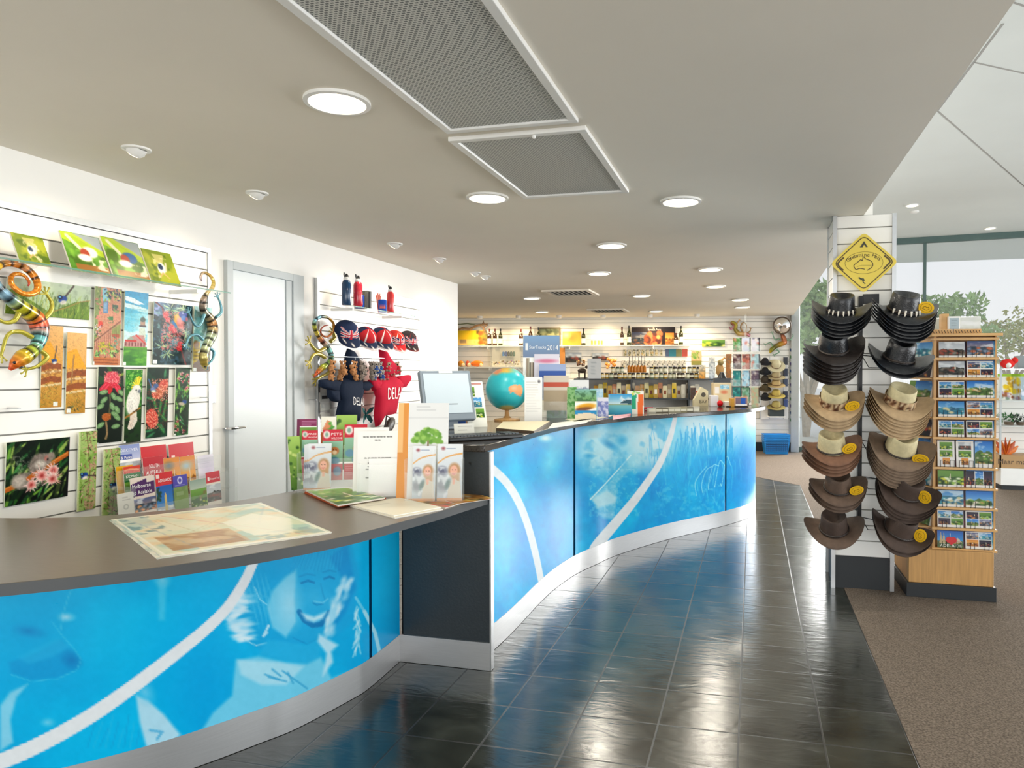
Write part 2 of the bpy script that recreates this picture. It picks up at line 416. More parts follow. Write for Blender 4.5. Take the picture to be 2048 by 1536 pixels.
# carpet
m = mat('carpet', '6f6358', .95, spec=.1); n = m.node_tree.nodes; L = m.node_tree.links; p = n['Principled BSDF']
geo = n.new('ShaderNodeNewGeometry'); nz = n.new('ShaderNodeTexNoise'); nz.inputs['Scale'].default_value = 120; nz.inputs['Detail'].default_value = 5; L.new(geo.outputs['Position'], nz.inputs[0])
r = n.new('ShaderNodeValToRGB'); e = r.color_ramp.elements; e[0].position = .36; e[0].color = (.125, .098, .075, 1); e[1].position = .66; e[1].color = (.27, .215, .17, 1)
L.new(nz.outputs[0], r.inputs[0]); L.new(r.outputs[0], p.inputs['Base Color'])
bp = n.new('ShaderNodeBump'); bp.inputs['Strength'].default_value = .5; bp.inputs['Distance'].default_value = .01; L.new(nz.outputs[0], bp.inputs['Height']); L.new(bp.outputs[0], p.inputs['Normal'])

tiles = [(-7.5, -5), (.604, -5), (.604, 9.46), (.05, 10.09), (-.6, 11.0), (-7.5, 11.0)]
struct(MB().prism(tiles, -.06, 0).build('floor', 'slate_tile', smooth=0))
cp = [(.604, -5), (9.5, -5), (9.5, 13.1), (.70, 13.60), (-7.5, 12.5), (-7.5, 11.0), (-.6, 11.0), (.05, 10.09), (.604, 9.46)]
struct(MB().prism(cp, -.06, 0.002).build('floor', 'carpet', smooth=0))

# lowered ceiling over the counter with openings for the big grille pair kept as surface-mounted frames
mb = MB(); mb.box(-8, .715, -5, 13.9, CEIL, CEIL + .18)
struct(mb.build('ceiling', 'ceiling_paint', smooth=0))
mb = MB(); mb.box(.66, .715, -5, 13.7, CEIL + .18, HIGH); struct(mb.build('wall_bulkhead', 'white_paint', smooth=0))
mb = MB(); mb.prism([(.4, -5), (9.5, -5), (9.5, 12.7), (.4, 13.62)], HIGH, HIGH + .15); struct(mb.build('ceiling', 'high_ceiling_paint', smooth=0))
# joints in the high ceiling
mb = MB()
for a, b_ in (((1875, 222), (2048, 372)), ((1948, 125), (2048, 147)), ((1875, 222), (1948, 125)), ((2010, 0), (2048, 12))):
    A = onz(*a, HIGH - .002); B = onz(*b_, HIGH - .002); B = A + (B - A) * 1.6
    d = (B - A).normalized(); q = Vector((-d.y, d.x, 0)) * .008
    V = [A - q, B - q, B + q, A + q]; mb.add([v[:] for v in V] + [(v.x, v.y, v.z + .004) for v in V], [(0, 1, 2, 3), (4, 5, 6, 7), (0, 1, 5, 4), (2, 3, 7, 6)])
struct(mb.build('trim_1', 'slat_gap', smooth=0))

struct(MB().box(UW - .15, UW, -5, VE, 0, CEIL).build('wall_left', 'white_paint', smooth=0))
struct(MB().box(-7.2, UW - .15, VE - .15, VE, 0, CEIL).build('wall_return', 'white_paint', smooth=0))
struct(MB().box(-7.35, -7.2, VE - .15, 12.9, 0, CEIL).build('wall_side', 'white_paint', smooth=0))
mb = MB(); a = BL - BN * .15; b_ = BR - BN * .15
mb.prism([BL[:2], BR[:2], b_[:2], a[:2]], 0, CEIL); struct(mb.build('wall_back', 'white_paint', smooth=0))
q0, q1 = BL + BN * .012, BR + BN * .012
struct(MB().prism([BL[:2], BR[:2], q1[:2], q0[:2]], 0.002, .17).build('baseboard_back', 'skirting', smooth=0))

# slatwall: boards with dark grooves between; local x along the wall, front towards -y
def slatwall(name, label, w, z0, z1, pitch, loc, ang, first, frame=None, gap=.008, board_mat='slat_white', t=.018):
    T = thing(name, label, 'slatwall', loc, (0, 0, ang))
    MB().box(-w / 2, w / 2, -.004, 0, z0, z1).build('groove_backing', 'slat_gap', T, 0)
    mb = MB(); z = first
    while z - pitch > z0: z -= pitch
    zs = [z0]
    while z < z1 - .01:
        if z > z0 + .01: zs.append(z)
        z += pitch
    zs.append(z1)
    for a_, b2 in zip(zs[:-1], zs[1:]): mb.box(-w / 2, w / 2, -t, -.004, a_ + gap / 2, b2 - gap / 2)
    mb.build('boards', board_mat, T, 0)
    if frame:
        for sx in frame:
            x = sx * (w / 2 + .012)
            MB().box(x - .013, x + .013, -t - .008, 0, z0, z1).build('edge_trim', 'alu', T, 0)
    return T
wb = (BR - BL).length
mid = (BL + BR) / 2
slatwall('slatwall_panel', 'long white slatwall covering the back wall behind the bottle shelves', wb - .1, .17, 2.46, .105, (mid + BN * .002)[:], BANG, 1.45)
# left wall panels
p0 = onx(-20, 700, UW); pR = onx(410, 700, UW)
zt = onx(405, 505, UW).z
sw1 = slatwall('slatwall_panel', 'framed white slatwall left of the door, hung with painted tiles', pR.y - 1.75, .55, zt, .1044, (UW + .003, (pR.y + 1.75) / 2, 0), R(90), 1.371, frame=(1,))
MB().box(-(pR.y - 1.75) / 2, (pR.y - 1.75) / 2 + .025, -.026, 0, zt, zt + .03).build('top_trim', 'alu', sw1, 0)
a = onx(633, 700, UW); b_ = onx(838, 700, UW); zt2 = onx(633, 556, UW).z
slatwall('slatwall_panel', 'narrow white slatwall right of the door, behind caps and hoodies', b_.y - a.y, .55, zt2, .1044, (UW + .003, (a.y + b_.y) / 2, 0), R(90), 1.371, frame=(-1,))

# door in the left wall
d0 = onx(449, 800, UW).y; d1 = onx(603, 800, UW).y; zd = onx(449, 520, UW).z
D = struct(MB().box(UW, UW + .012, d0 + .05, d1 - .05, .01, zd - .05).build('door_1', 'door_paint', smooth=0))
fr = MB(); fr.box(UW, UW + .03, d0, d0 + .055, 0, zd); fr.box(UW, UW + .03, d1 - .13, d1, 0, zd); fr.box(UW, UW + .03, d0 + .055, d1 - .13, zd - .055, zd)
fr.box(UW + .012, UW + .02, d1 - .20, d1 - .13, 0, zd - .055)
fr.build('door_frame', 'grey_frame', D, 0, .003)
hp = onx(462, 857, UW + .05)
hb = MB(); hb.T = Matrix.Translation((UW + .012, hp.y, hp.z)); hb.tube([(0, 0, 0), (.045, 0, 0), (.05, .02, 0), (.05, .12, 0)], [.009, .009, .009, .007], 8); hb.lathe([(.022, 0), (.022, .004)], 12)
hb.build('door_handle', 'chrome', D)
# light switch plate
s = onx(422, 788, UW)
T = thing('light_switch', 'steel light switch plate beside the white door', 'switch', (UW, s.y, s.z), (0, 0, R(90)))
MB().box(-.036, .036, -.006, 0, -.058, .058).build('plate', 'alu', T, 0, .002)
for z in (.026, -.014): MB().box(-.008, .008, -.011, -.006, z - .009, z + .009).build('rocker', 'white_plastic', T, 0, .002)

# ceiling return-air grille and access grille
def grille(u0, u1, v0, v1, label, latch):
    T = thing('ceiling_grille', label, 'air grille', ((u0 + u1) / 2, (v0 + v1) / 2, CEIL)); a, b_ = (u1 - u0) / 2, (v1 - v0) / 2
    mb = MB(); w = .035
    mb.box(-a, a, -b_, -b_ + w, -.02, 0); mb.box(-a, a, b_ - w, b_, -.02, 0); mb.box(-a, -a + w, -b_ + w, b_ - w, -.02, 0); mb.box(a - w, a, -b_ + w, b_ - w, -.02, 0)
    mb.build('frame', 'white_plastic', T, 0, .003)
    m = M.get('mesh_grid')
    if not m:
        m = mat('mesh_grid', '9c9d94', .5); n = m.node_tree.nodes; L = m.node_tree.links
        t = n.new('ShaderNodeTexCoord'); bk = n.new('ShaderNodeTexBrick'); bk.offset = .5
        bk.inputs['Scale'].default_value = 1; bk.inputs['Brick Width'].default_value = .016; bk.inputs['Row Height'].default_value = .011; bk.inputs['Mortar Size'].default_value = .0028
        bk.inputs['Color1'].default_value = (.12, .135, .13, 1); bk.inputs['Color2'].default_value = (.15, .16, .15, 1); bk.inputs['Mortar'].default_value = (.62, .62, .58, 1)
        L.new(t.outputs['Object'], bk.inputs[0]); L.new(bk.outputs[0], n['Principled BSDF'].inputs['Base Color'])
    MB().box(-a + w, a - w, -b_ + w, b_ - w, -.010, -.004).build('mesh_panel', 'mesh_grid', T, 0)
    if latch: MB().ball((.08, -b_ + w * .5, -.026), .009).build('latch', 'white_plastic', T)
grille(-1.285, -.70, 1.45, 2.83, 'large mesh ceiling grille nearest the camera', 0)
grille(-1.32, -.69, 2.915, 3.99, 'smaller mesh ceiling grille beyond the large one, with a latch', 1)
# round downlights
DL = [(-1.56, 2.43), (-1.54, 3.96), (-.43, 4.33), (-1.13, 5.69), (-1.57, 7.24), (-.42, 7.23), (-.44, 8.66), (-1.47, 9.48), (-.18, 10.33), (-.17, 11.51), (-3.01, 9.43), (-3.5, 11.54), (-1.6, 11.9)]
where = ['nearest the camera, left of the large grille', 'left of the far corner of the smaller grille', 'right of the far end of the smaller grille', 'first beyond the smaller grille, on the centre line',
         'left one of the pair halfway down the shop', 'right one of the pair halfway down the shop', 'just beyond the right one of the halfway pair', 'right of the nearer slotted air vent',
         'nearer of two close together at far right', 'farther of two close together at far right', 'left of the nearer slotted air vent', 'farthest left, near the back wall', 'right of the farther slotted air vent']
def downlight(u, v, r, z, name, label, group, e=1, can=.05):
    T = thing(name, label, 'ceiling light', (u, v, z), group=group)
    MB().lathe([(r, 0), (r, -.012), (r * .86, -.014), (r * .84, 0), (r, 0)], 32, cap=False).build('trim_ring', 'white_plastic', T)
    MB().lathe([(r * .84, -.003), (r * .3, -.002), (1e-6, -.002)][::-1], 32, cap=False).build('lamp_disc', 'lamp', T)
    return T
for (u, v), w in zip(DL, where):
    downlight(u, v, .125, CEIL, 'downlight', 'round recessed downlight ' + w, 'round downlights in the low ceiling')
    l = bpy.data.lights.new('downlight_lamp', 'AREA'); l.shape = 'DISK'; l.size = .2; l.energy = 10; l.color = (1, .93, .8)
    ob = bpy.data.objects.new('downlight_lamp', l); COL.objects.link(ob); ob.location = (u, v, CEIL - .02)
for (x, y), w in (((1824, 410), 'left small downlight in the high ceiling behind the column'), ((1980, 456), 'right small downlight in the high ceiling near the glazing')):
    P = onz(x, y, HIGH); downlight(P.x, P.y, .09, HIGH, 'downlight', w, 'small downlights in the high ceiling')
P = onz(1829, 422, HIGH); T = thing('sensor', 'small white ceiling sensor beside the left high downlight', 'sensor', P[:]); MB().lathe([(.06, 0), (.06, -.02), (.03, -.035), (0.0001, -.035)], 16).build('housing', 'white_plastic', T)
# gimbal spots washing the left wall
names = ['nearest the camera', 'second from the camera', 'above the slatwall with the caps', 'fourth along the left wall', 'fifth along the left wall', 'last before the end of the left wall']
for (x, y), w in zip([(273, 297), (514, 385), (790, 487), (879, 517), (950, 545), (970, 552)], names):
    P = onz(x, y, CEIL)
    T = thing('gimbal_spotlight', 'small white tilted ceiling spotlight, ' + w, 'spotlight', P[:], group='gimbal spotlights along the left wall')
    MB().lathe([(.062, 0), (.062, -.008), (.045, -.01), (.045, 0), (.062, 0)], 20, cap=False).build('trim_ring', 'white_plastic', T)
    mb = MB(); mb.T = Matrix.Rotation(R(35), 4, 'Y') @ Matrix.Translation((0, 0, .012)); mb.lathe([(.044, 0), (.042, -.03), (.03, -.045), (.028, -.043)], 18)
    mb.build('lamp_head', 'white_plastic', T)
    mb = MB(); mb.T = Matrix.Rotation(R(35), 4, 'Y') @ Matrix.Translation((0, 0, .012)); mb.lathe([(.0001, -.0465), (.026, -.0465)], 16, cap=False)
    mb.build('bulb', 'lamp', T)
    l = bpy.data.lights.new('spot_lamp', 'SPOT'); l.energy = 13; l.spot_size = R(110); l.spot_blend = .9; l.color = (1, .87, .68); l.shadow_soft_size = .04
    ob = bpy.data.objects.new('spot_lamp', l); COL.objects.link(ob); ob.location = P + Vector((-.04, 0, -.07))
    ob.rotation_euler = (Vector((UW, P.y, 1.4)) - ob.location).to_track_quat('-Z', 'Y').to_euler()
# small spots along the back wall
for i, x in enumerate((960, 1037, 1118, 1206, 1300, 1394)):
    P = onz(x, 634, CEIL); P = onback(x, 634, .55); P.z = CEIL
    T = thing('gimbal_spotlight', '%s small ceiling spotlight along the back wall, counted from the left' % ('first', 'second', 'third', 'fourth', 'fifth', 'last')[i], 'spotlight', P[:], group='spotlights along the back wall')
    MB().lathe([(.05, 0), (.05, -.05), (.03, -.06), (.0001, -.06)], 14).build('housing', 'white_plastic', T)
    l = bpy.data.lights.new('spot_lamp', 'SPOT'); l.energy = 52; l.spot_size = R(120); l.spot_blend = 1; l.color = (1, .74, .42); l.shadow_soft_size = .05
    ob = bpy.data.objects.new('spot_lamp', l); COL.objects.link(ob); ob.location = P + Vector((0, 0, -.08))
    ob.rotation_euler = (P - BN * .55 + Vector((0, 0, -1.1)) - ob.location).to_track_quat('-Z', 'Y').to_euler()
# slotted vents
for (u, v, lab) in ((-2.3, 8.88, 'square slotted ceiling vent, nearer of the two'), (-2.35, 11.6, 'square slotted ceiling vent, farther of the two')):
    T = thing('ceiling_vent', lab, 'air vent', (u, v, CEIL), group='slotted vents')
    mb = MB(); a, w = .31, .05
    mb.box(-a, a, -a, -a + w, -.02, 0); mb.box(-a, a, a - w, a, -.02, 0); mb.box(-a, -a + w, -a + w, a - w, -.02, 0); mb.box(a - w, a, -a + w, a - w, -.02, 0)
    mb.build('frame', 'ceiling_paint', T, 0); MB().box(-.26, .26, -.26, .26, -.004, -.001).build('backing', 'skirting', T, 0)
    mb = MB()
    for k in range(9):
        x = -.24 + k * .06; mb.add([(x, -.26, -.004), (x, .26, -.004), (x + .022, .26, -.024), (x + .022, -.26, -.024), (x + .006, -.26, -.004), (x + .006, .26, -.004), (x + .028, .26, -.024), (x + .028, -.26, -.024)],
               [(0, 1, 2, 3), (4, 5, 6, 7), (0, 3, 7, 4), (1, 2, 6, 5), (0, 1, 5, 4), (3, 2, 6, 7)])
    mb.build('blades', 'ceiling_paint', T, 0)

# column with slatwall faces
cu0, cu1, cv0, cv1 = .53, .905, 5.0, 5.42
struct(MB().box(cu0 + .02, cu1 - .02, cv0 + .02, cv1 - .02, 0, 2.49).build('wall_column', 'slat_white', smooth=0))
P = onz(1762, 400, 3.2); struct(MB().box(.72, .80, 5.2, 5.4, 2.4, HIGH).build('trim_2', 'white_paint', smooth=0))
def colface(label, w, loc, ang):
    T = slatwall('slatwall_panel', label, w, .22, 2.50, .1044, loc, ang, 1.371, frame=(-1, 1), t=.016)
    MB().box(-w / 2, w / 2, -.006, 0, 0, .218).build('kick_plate', 'skirting', T, 0)
    for ch in T.children:
        if ch.name.startswith('edge_trim'):
            for v in ch.data.vertices:
                if v.co.z < .3: v.co.z = 0
colface('white slatwall on the front of the column, behind the hat stand', .345, ((cu0 + cu1) / 2, cv0 + .018, 0), 0)
colface('white slatwall on the counter side of the column', .34, (cu0 + .018, (cv0 + cv1) / 2 + .01, 0), R(-90))

# glazing at the back right
GA = Vector((.72, 13.56, 0)); GB = Vector((6.5, 12.95, 0)); gd = (GB - GA).normalized(); gn = Vector((gd.y, -gd.x, 0))
def onglass(x, y, off=0):
    d = ray(x, y); p = GA + gn * off; return C0 + d * ((p - C0).dot(gn) / d.dot(gn))
def gbox(mb, s0, s1, n0, n1, z0, z1):
    P = [GA + gd * s + gn * q for s, q in ((s0, n0), (s1, n0), (s1, n1), (s0, n1))]; mb.prism([p[:2] for p in P], z0, z1)
LG = (GB - GA).length
zh = onglass(1791, 487).z
mb = MB(); gbox(mb, 0, LG, -.02, .08, HIGH - .10, HIGH); gbox(mb, 0, LG, -.03, .05, 0, .09)
W1 = struct(mb.build('window_1', 'mullion', smooth=0))
for x in (1585, 1848, 2110):
    q = onglass(x, 700); s = (q - GA).dot(gd); mb = MB(); gbox(mb, s - .022, s + .022, -.05, .06, 0, HIGH - .1); mb.build('mullion', 'mullion', W1, 0)
mb = MB(); gbox(mb, .02, LG, -.006, .006, .09, HIGH - .1); mb.build('pane', 'window_glass', W1, 0)
mb = MB(); gbox(mb, -.02, .12, -.1, .16, 0, HIGH); struct(mb.build('trim_3', 'grey_frame', smooth=0))
# outside: paving, canopy, low wall, trees
struct(MB().prism([(-14, 13.7), (30, 13.0), (40, 70), (-30, 70)], -.12, -.02).build('ground', 'paving', smooth=0))
ce = ony(1795, 533, 17.5); ce2 = ony(2048, 520, 17.5)
struct(MB().prism([(-6, 13.75), (14, 13.0), (14, 16.6), (-6, 16.6)], HIGH + .05, HIGH + .25).build('ceiling', 'high_ceiling_paint', smooth=0))
struct(MB().box(-8, 30, 24, 24.3, 0, .55).build('wall_garden', 'paving', smooth=0))
def tree(loc, hgt, rad, trunk, matn, label, seed, n=900, leaf=.16):
    n = int(n * 2.6); leaf *= .62
    g = random.Random(seed); T = thing('tree', label, 'tree', loc, group='trees outside the glazing')
    mb = MB(); tips = []
    for k in range(5):
        a = g.uniform(0, 2 * pi); r = rad * g.uniform(.3, .8); tip = (cos(a) * r, sin(a) * r, hgt * g.uniform(.6, .95))
        mb.tube([(0, 0, 0), (cos(a) * r * .15, sin(a) * r * .15, trunk), (cos(a) * r * .6, sin(a) * r * .6, trunk + (tip[2] - trunk) * .6), tip], [.09, .07, .035, .01], 6); tips.append(tip)
    mb.build('trunk', 'bark', T)
    mb = MB(); V = []; Fc = []
    for k in range(n):
        c = g.choice(tips); rr_ = rad * .55 * g.random() ** .5; a = g.uniform(0, 2 * pi); e_ = g.uniform(-1, 1)
        p_ = Vector((c[0] + rr_ * cos(a), c[1] + rr_ * sin(a), c[2] + e_ * rad * .35))
        d1 = Vector((g.uniform(-1, 1), g.uniform(-1, 1), g.uniform(-1, 1))).normalized() * leaf * g.uniform(.6, 1.3)
        d2 = d1.cross(Vector((g.uniform(-1, 1), g.uniform(-1, 1), g.uniform(-1, 1)))).normalized() * leaf * .45
        i = len(V); V += [(p_ - d1)[:], (p_ + d2)[:], (p_ + d1)[:], (p_ - d2)[:]]; Fc.append((i, i + 1, i + 2, i + 3))
    mb.add(V, Fc); mb.build('foliage', matn, T, 0)
tree(ony(1612, 900, 17).xy[:] + (-.02,), 3.7, 1.2, 1.0, 'foliage', 'green tree outside seen between the back wall and the hats', 1, 1300)
tree(ony(1880, 900, 20).xy[:] + (-.02,), 3.7, 1.0, 1.7, 'foliage', 'green tree outside just right of the thin mullion', 2, 650)
tree(ony(2020, 900, 26).xy[:] + (-.02,), 3.7, 1.5, 1.2, 'foliage_olive', 'sparse olive tree outside at far right', 3, 420)
tree(ony(1950, 900, 32).xy[:] + (-.02,), 3.6, 1.3, 1.2, 'foliage', 'low bushy tree outside between the other two at right', 4, 420)
# ------------------------------------------------------------------ service counter: low end with end panel, tall curved run
HL, HT = .85, 1.10
low_f = curve([(-3.6, .95), (-3.0, 1.27), (-2.50, 1.60), (-2.231, 1.843), (-2.07, 2.025), (-1.963, 2.185), (-1.865, 2.36), (-1.80, 2.49), (-1.726, 2.765), (-1.708, 2.9), (-1.717, 3.197)], 14)
tall_f = curve([(-1.335, 3.235), (-1.312, 3.44), (-1.300, 3.745), (-1.300, 4.2), (-1.285, 4.534), (-1.235, 4.884), (-1.147, 5.18), (-1.026, 5.528), (-.70, 6.13), (-.30, 6.72), (-.08, 7.12), (.025, 7.46), (.01, 7.68), (-.13, 7.83), (-.35, 7.86)], 14)
def sheet_grid(P, z0, z1, nz, sub):         # positions of a fine grid over an upright curved face, (rows, cols, 3), top row first
    d = np.concatenate([[0], np.cumsum(np.hypot(*np.diff(P, axis=0).T))]); s = np.linspace(0, d[-1], int(d[-1] / sub) + 2)
    x = np.interp(s, d, P[:, 0]); y = np.interp(s, d, P[:, 1]); z = np.linspace(z1, z0, nz)
    G = np.zeros((nz, len(s), 3)); G[..., 0] = x; G[..., 1] = y; G[..., 2] = z[:, None]; return G
def mural(name, P, z0, z1, paint, parent, tr, sub=.005):
    G = sheet_grid(P, z0, z1, int((z1 - z0) / sub), sub); X, Y = proj(G)
    c = Cv(*tr(X, Y)); c.px = 6.0; c.soft = 22; paint(c); mb = MB(); ny, nx = X.shape
    i = np.arange(ny - 1)[:, None] * nx + np.arange(nx - 1)[None]
    mb.add(G.reshape(-1, 3), np.stack([i, i + nx, i + nx + 1, i + 1], -1).reshape(-1, 4).tolist(), c.C.reshape(-1, 3))
    B = offset(G[0][:, :2], -.012); k = len(B)
    V = [(x, y, z0) for x, y in B] + [(x, y, z1) for x, y in B] + [tuple(v) for v in G[-1]] + [tuple(v) for v in G[0]]
    Fc = []
    for j in range(k - 1): Fc += [(j + 1, j, k + j, k + j + 1), (j, j + 1, 2 * k + j + 1, 2 * k + j), (k + j + 1, k + j, 3 * k + j, 3 * k + j + 1)]
    mb.add(V, Fc, '0a6fa8')
    return mb.build(name, 'mural_print', parent)
def arc(c, pts, w0, w1, col='dfe6ea'):
    q = curve(pts, 8); n = len(q)
    for i in range(n - 1):
        w = w0 + (w1 - w0) * i / n; c.line([tuple(q[i]), tuple(q[i + 1])], w, col)
def low_paint(c):
    c.mix(np.ones(c.X.shape), '00aee4')
    c.C += (fnoise(c.X, c.Y, 420, 3)[..., None] - .5) * np.array([.03, .16, .10])
    c.ell(600, 780, 420, 240, '0abbe8', f=.9, a=.5); c.ell(1180, 1050, 260, 330, '009edd', f=.9, a=.8)
    # dog in profile
    c.ell(180, 760, 240, 270, '0c9bd6', f=.6, a=.35); c.poly([(60, 990), (50, 930), (200, 880), (350, 800), (430, 870), (462, 915), (440, 970), (330, 1020), (180, 1035)], '0b8fd0', .55)
    c.poly([(100, 900), (330, 790), (400, 840), (300, 900), (160, 940)], '2ab6e6', .5); c.ell(165, 752, 70, 26, '0a86c6', 10, f=.7, a=.7); c.ell(410, 920, 50, 36, '0a80c2', 30, f=.6, a=.8)
    c.line([(60, 1000), (180, 1040), (330, 1025), (440, 975), (465, 915), (430, 860), (350, 770), (300, 700)], 5, '5ecbea', .6)
    c.line([(420, 490), (390, 560), (365, 640), (350, 740)], 8, '49c3e8', .7); c.ell(380, 672, 38, 20, 'b4dff0', f=.7, a=.7)
    c.poly([(0, 1180), (60, 1100), (160, 1055), (95, 1130), (60, 1260), (75, 1390), (30, 1420), (0, 1440)], '9bd7ee', .8); c.ell(275, 1275, 30, 18, '9bd7ee', f=.8, a=.6)
    c.ell(930, 460, 34, 30, '8fd8ee', f=.8, a=.7); c.poly([(905, 470), (955, 470), (945, 690), (910, 690)], '5fcbea', .55)  # pale upright streak: reflection on the counter front, painted into the mural colour
    # paw / sleeve at the bottom
    c.poly([(780, 1120), (850, 1150), (940, 1230), (1035, 1345), (1000, 1380), (840, 1420), (800, 1270)], 'b9dcec', .9); c.ell(830, 1100, 60, 40, '6cc8ea', 60, f=.7, a=.7)
    c.line([(860, 1320), (930, 1330), (900, 1370)], 16, '2f9fd4', .6)
    for k in range(9): c.line([(500 + k * 35, 1420), (560 + k * 30, 1230 + (k % 3) * 40)], 9, ('1598d6', '35b9e6')[k % 2], .45)
    # smiling woman
    c.poly([(1480, 350), (2006, 240), (2060, 420), (2030, 700), (1900, 800), (1500, 860), (1380, 800), (1300, 700), (1290, 560), (1400, 420)], '0fa3dc', .9)
    g = random.Random(5)
    for k in range(70):
        y = g.uniform(540, 800); x = 1285 + abs(y - 660) * .35 + g.uniform(0, 40); l = g.uniform(40, 120)
        c.ell(x + l / 2, y, l * .55, g.uniform(7, 15), ('d3ebf5', '8fd3ee', 'c4e4f2')[k % 3], g.uniform(-35, 15), f=.5, a=.6)
    for k in range(40): c.line([(1380 + k * 4, 420 + (k % 7) * 20), (1460 + k * 3, 560 + (k % 9) * 22)], 4, '53c1e9', .35)
    c.poly([(1530, 620), (1560, 520), (1640, 440), (1700, 395), (1715, 430), (1690, 560), (1700, 700), (1640, 790), (1560, 730)], '7fd0ec', .8)
    c.poly([(1700, 380), (1890, 330), (1960, 450), (1935, 600), (1860, 760), (1760, 820), (1650, 790), (1700, 700), (1690, 540)], '18a8de', .85)
    c.poly([(1890, 330), (1990, 250), (2040, 500), (1985, 640), (1900, 760), (1935, 600), (1962, 450)], '0a90d2', .8)
    for k in range(30): c.line([(1700 + k * 9, 300 + g.uniform(-10, 30)), (1660 + k * 10, 400 + g.uniform(-20, 20))], 5, ('0a8ccc', '37b4e4')[k % 2], .4)
    c.ell(1660, 600, 60, 110, 'a5dcf0', f=.7, a=.6); c.ell(1800, 560, 60, 60, '3fb8e6', f=.8, a=.6); c.ell(1880, 600, 34, 50, '2fb0e2', f=.8, a=.6)
    c.line([(1715, 640), (1745, 690), (1790, 718), (1840, 712), (1885, 645)], 30, '0a74b4', .85); c.poly([(1728, 648), (1800, 668), (1872, 640), (1850, 680), (1800, 700), (1755, 688)], 'c3e8f5', .9)
    c.line([(1728, 476), (1765, 462), (1800, 474)], 13, '0879b9', .8); c.line([(1858, 452), (1890, 440), (1915, 450)], 12, '0879b9', .8); c.line([(1715, 440), (1760, 424), (1805, 432)], 9, '0c88c6', .6); c.line([(1850, 415), (1890, 404), (1925, 412)], 9, '0c88c6', .6)
    c.line([(1838, 480), (1852, 540), (1862, 570)], 8, '0c8cca', .5); c.line([(1795, 590), (1815, 602), (1850, 596)], 9, '0a7fbf', .6); c.line([(1680, 790), (1760, 826), (1830, 790)], 8, '0a86c6', .6)
    c.line([(1800, 580), (1850, 590), (1880, 565)], 8, '78cfec', .7); pass
    c.line([(1460, 500), (1490, 570), (1530, 600)], 7, '8fd6ee', .8); c.line([(1540, 720), (1510, 780), (1530, 760)], 14, 'cfeaf5', .8); c.line([(1400, 800), (1470, 835), (1530, 820)], 6, '9fdaef', .9)
    c.poly([(1540, 800), (1760, 830), (1850, 770), (1830, 900), (1780, 960), (1480, 890)], '1faee2', .9)
    c.poly([(1350, 920), (1480, 895), (1640, 930), (1760, 940), (1840, 900), (1900, 1020), (2006, 980), (2006, 1100), (1150, 1330), (1220, 1220), (1330, 1120)], '6fcbea', .95)
    c.poly([(1360, 915), (1600, 930), (1740, 955), (1640, 1060), (1500, 1060), (1380, 1000)], 'a4dbee', .9)
    for a, b_ in (((1620, 980), (1760, 1080)), ((1520, 1000), (1600, 1030)), ((1560, 970), (1610, 1010)), ((1650, 990), (1680, 1050)), ((1540, 1015), (1640, 1040))): c.line([a, b_], 12, '2f9fd0', .7)
    for k in range(36):
        t = k / 36; x = 1990 - 120 * t + g.uniform(-25, 25); y = 450 + 330 * t + g.uniform(-25, 25); c.ell(x, y, g.uniform(10, 20), g.uniform(18, 44), ('cfeaf5', '8fd3ee')[k % 2], g.uniform(10, 50), f=.5, a=.6)
    c.poly([(1830, 770), (1940, 830), (1900, 870), (1910, 930), (1850, 1010), (1870, 880), (1820, 810)], 'bfe3f2', .9)
    # right-hand strip of the picture beyond the joint
    c.ell(2290, 700, 90, 240, '0a9fe0', 15, f=.8, a=.6); c.ell(2190, 520, 60, 160, '18b7ea', 0, f=.8, a=.6)
    for k in range(26): c.line([(2050 + g.uniform(-12, 12), 560 - 10 * k + 300), (2040 + g.uniform(-20, 30), 600 - 10 * k + 300)], 9, 'c2e6f3', .6)
    c.line([(2090, 640), (2150, 760), (2180, 890)], 22, 'c2e6f3', .8); c.line([(2040, 560), (2090, 640)], 16, '9bd8ee', .6)
    arc(c, [(1460, 340), (1400, 470), (1300, 620), (1180, 740), (1040, 855), (880, 980), (700, 1115), (500, 1250), (250, 1390), (0, 1500), (-300, 1590)], 50, 96)
    c.noise(26, .03, 9)
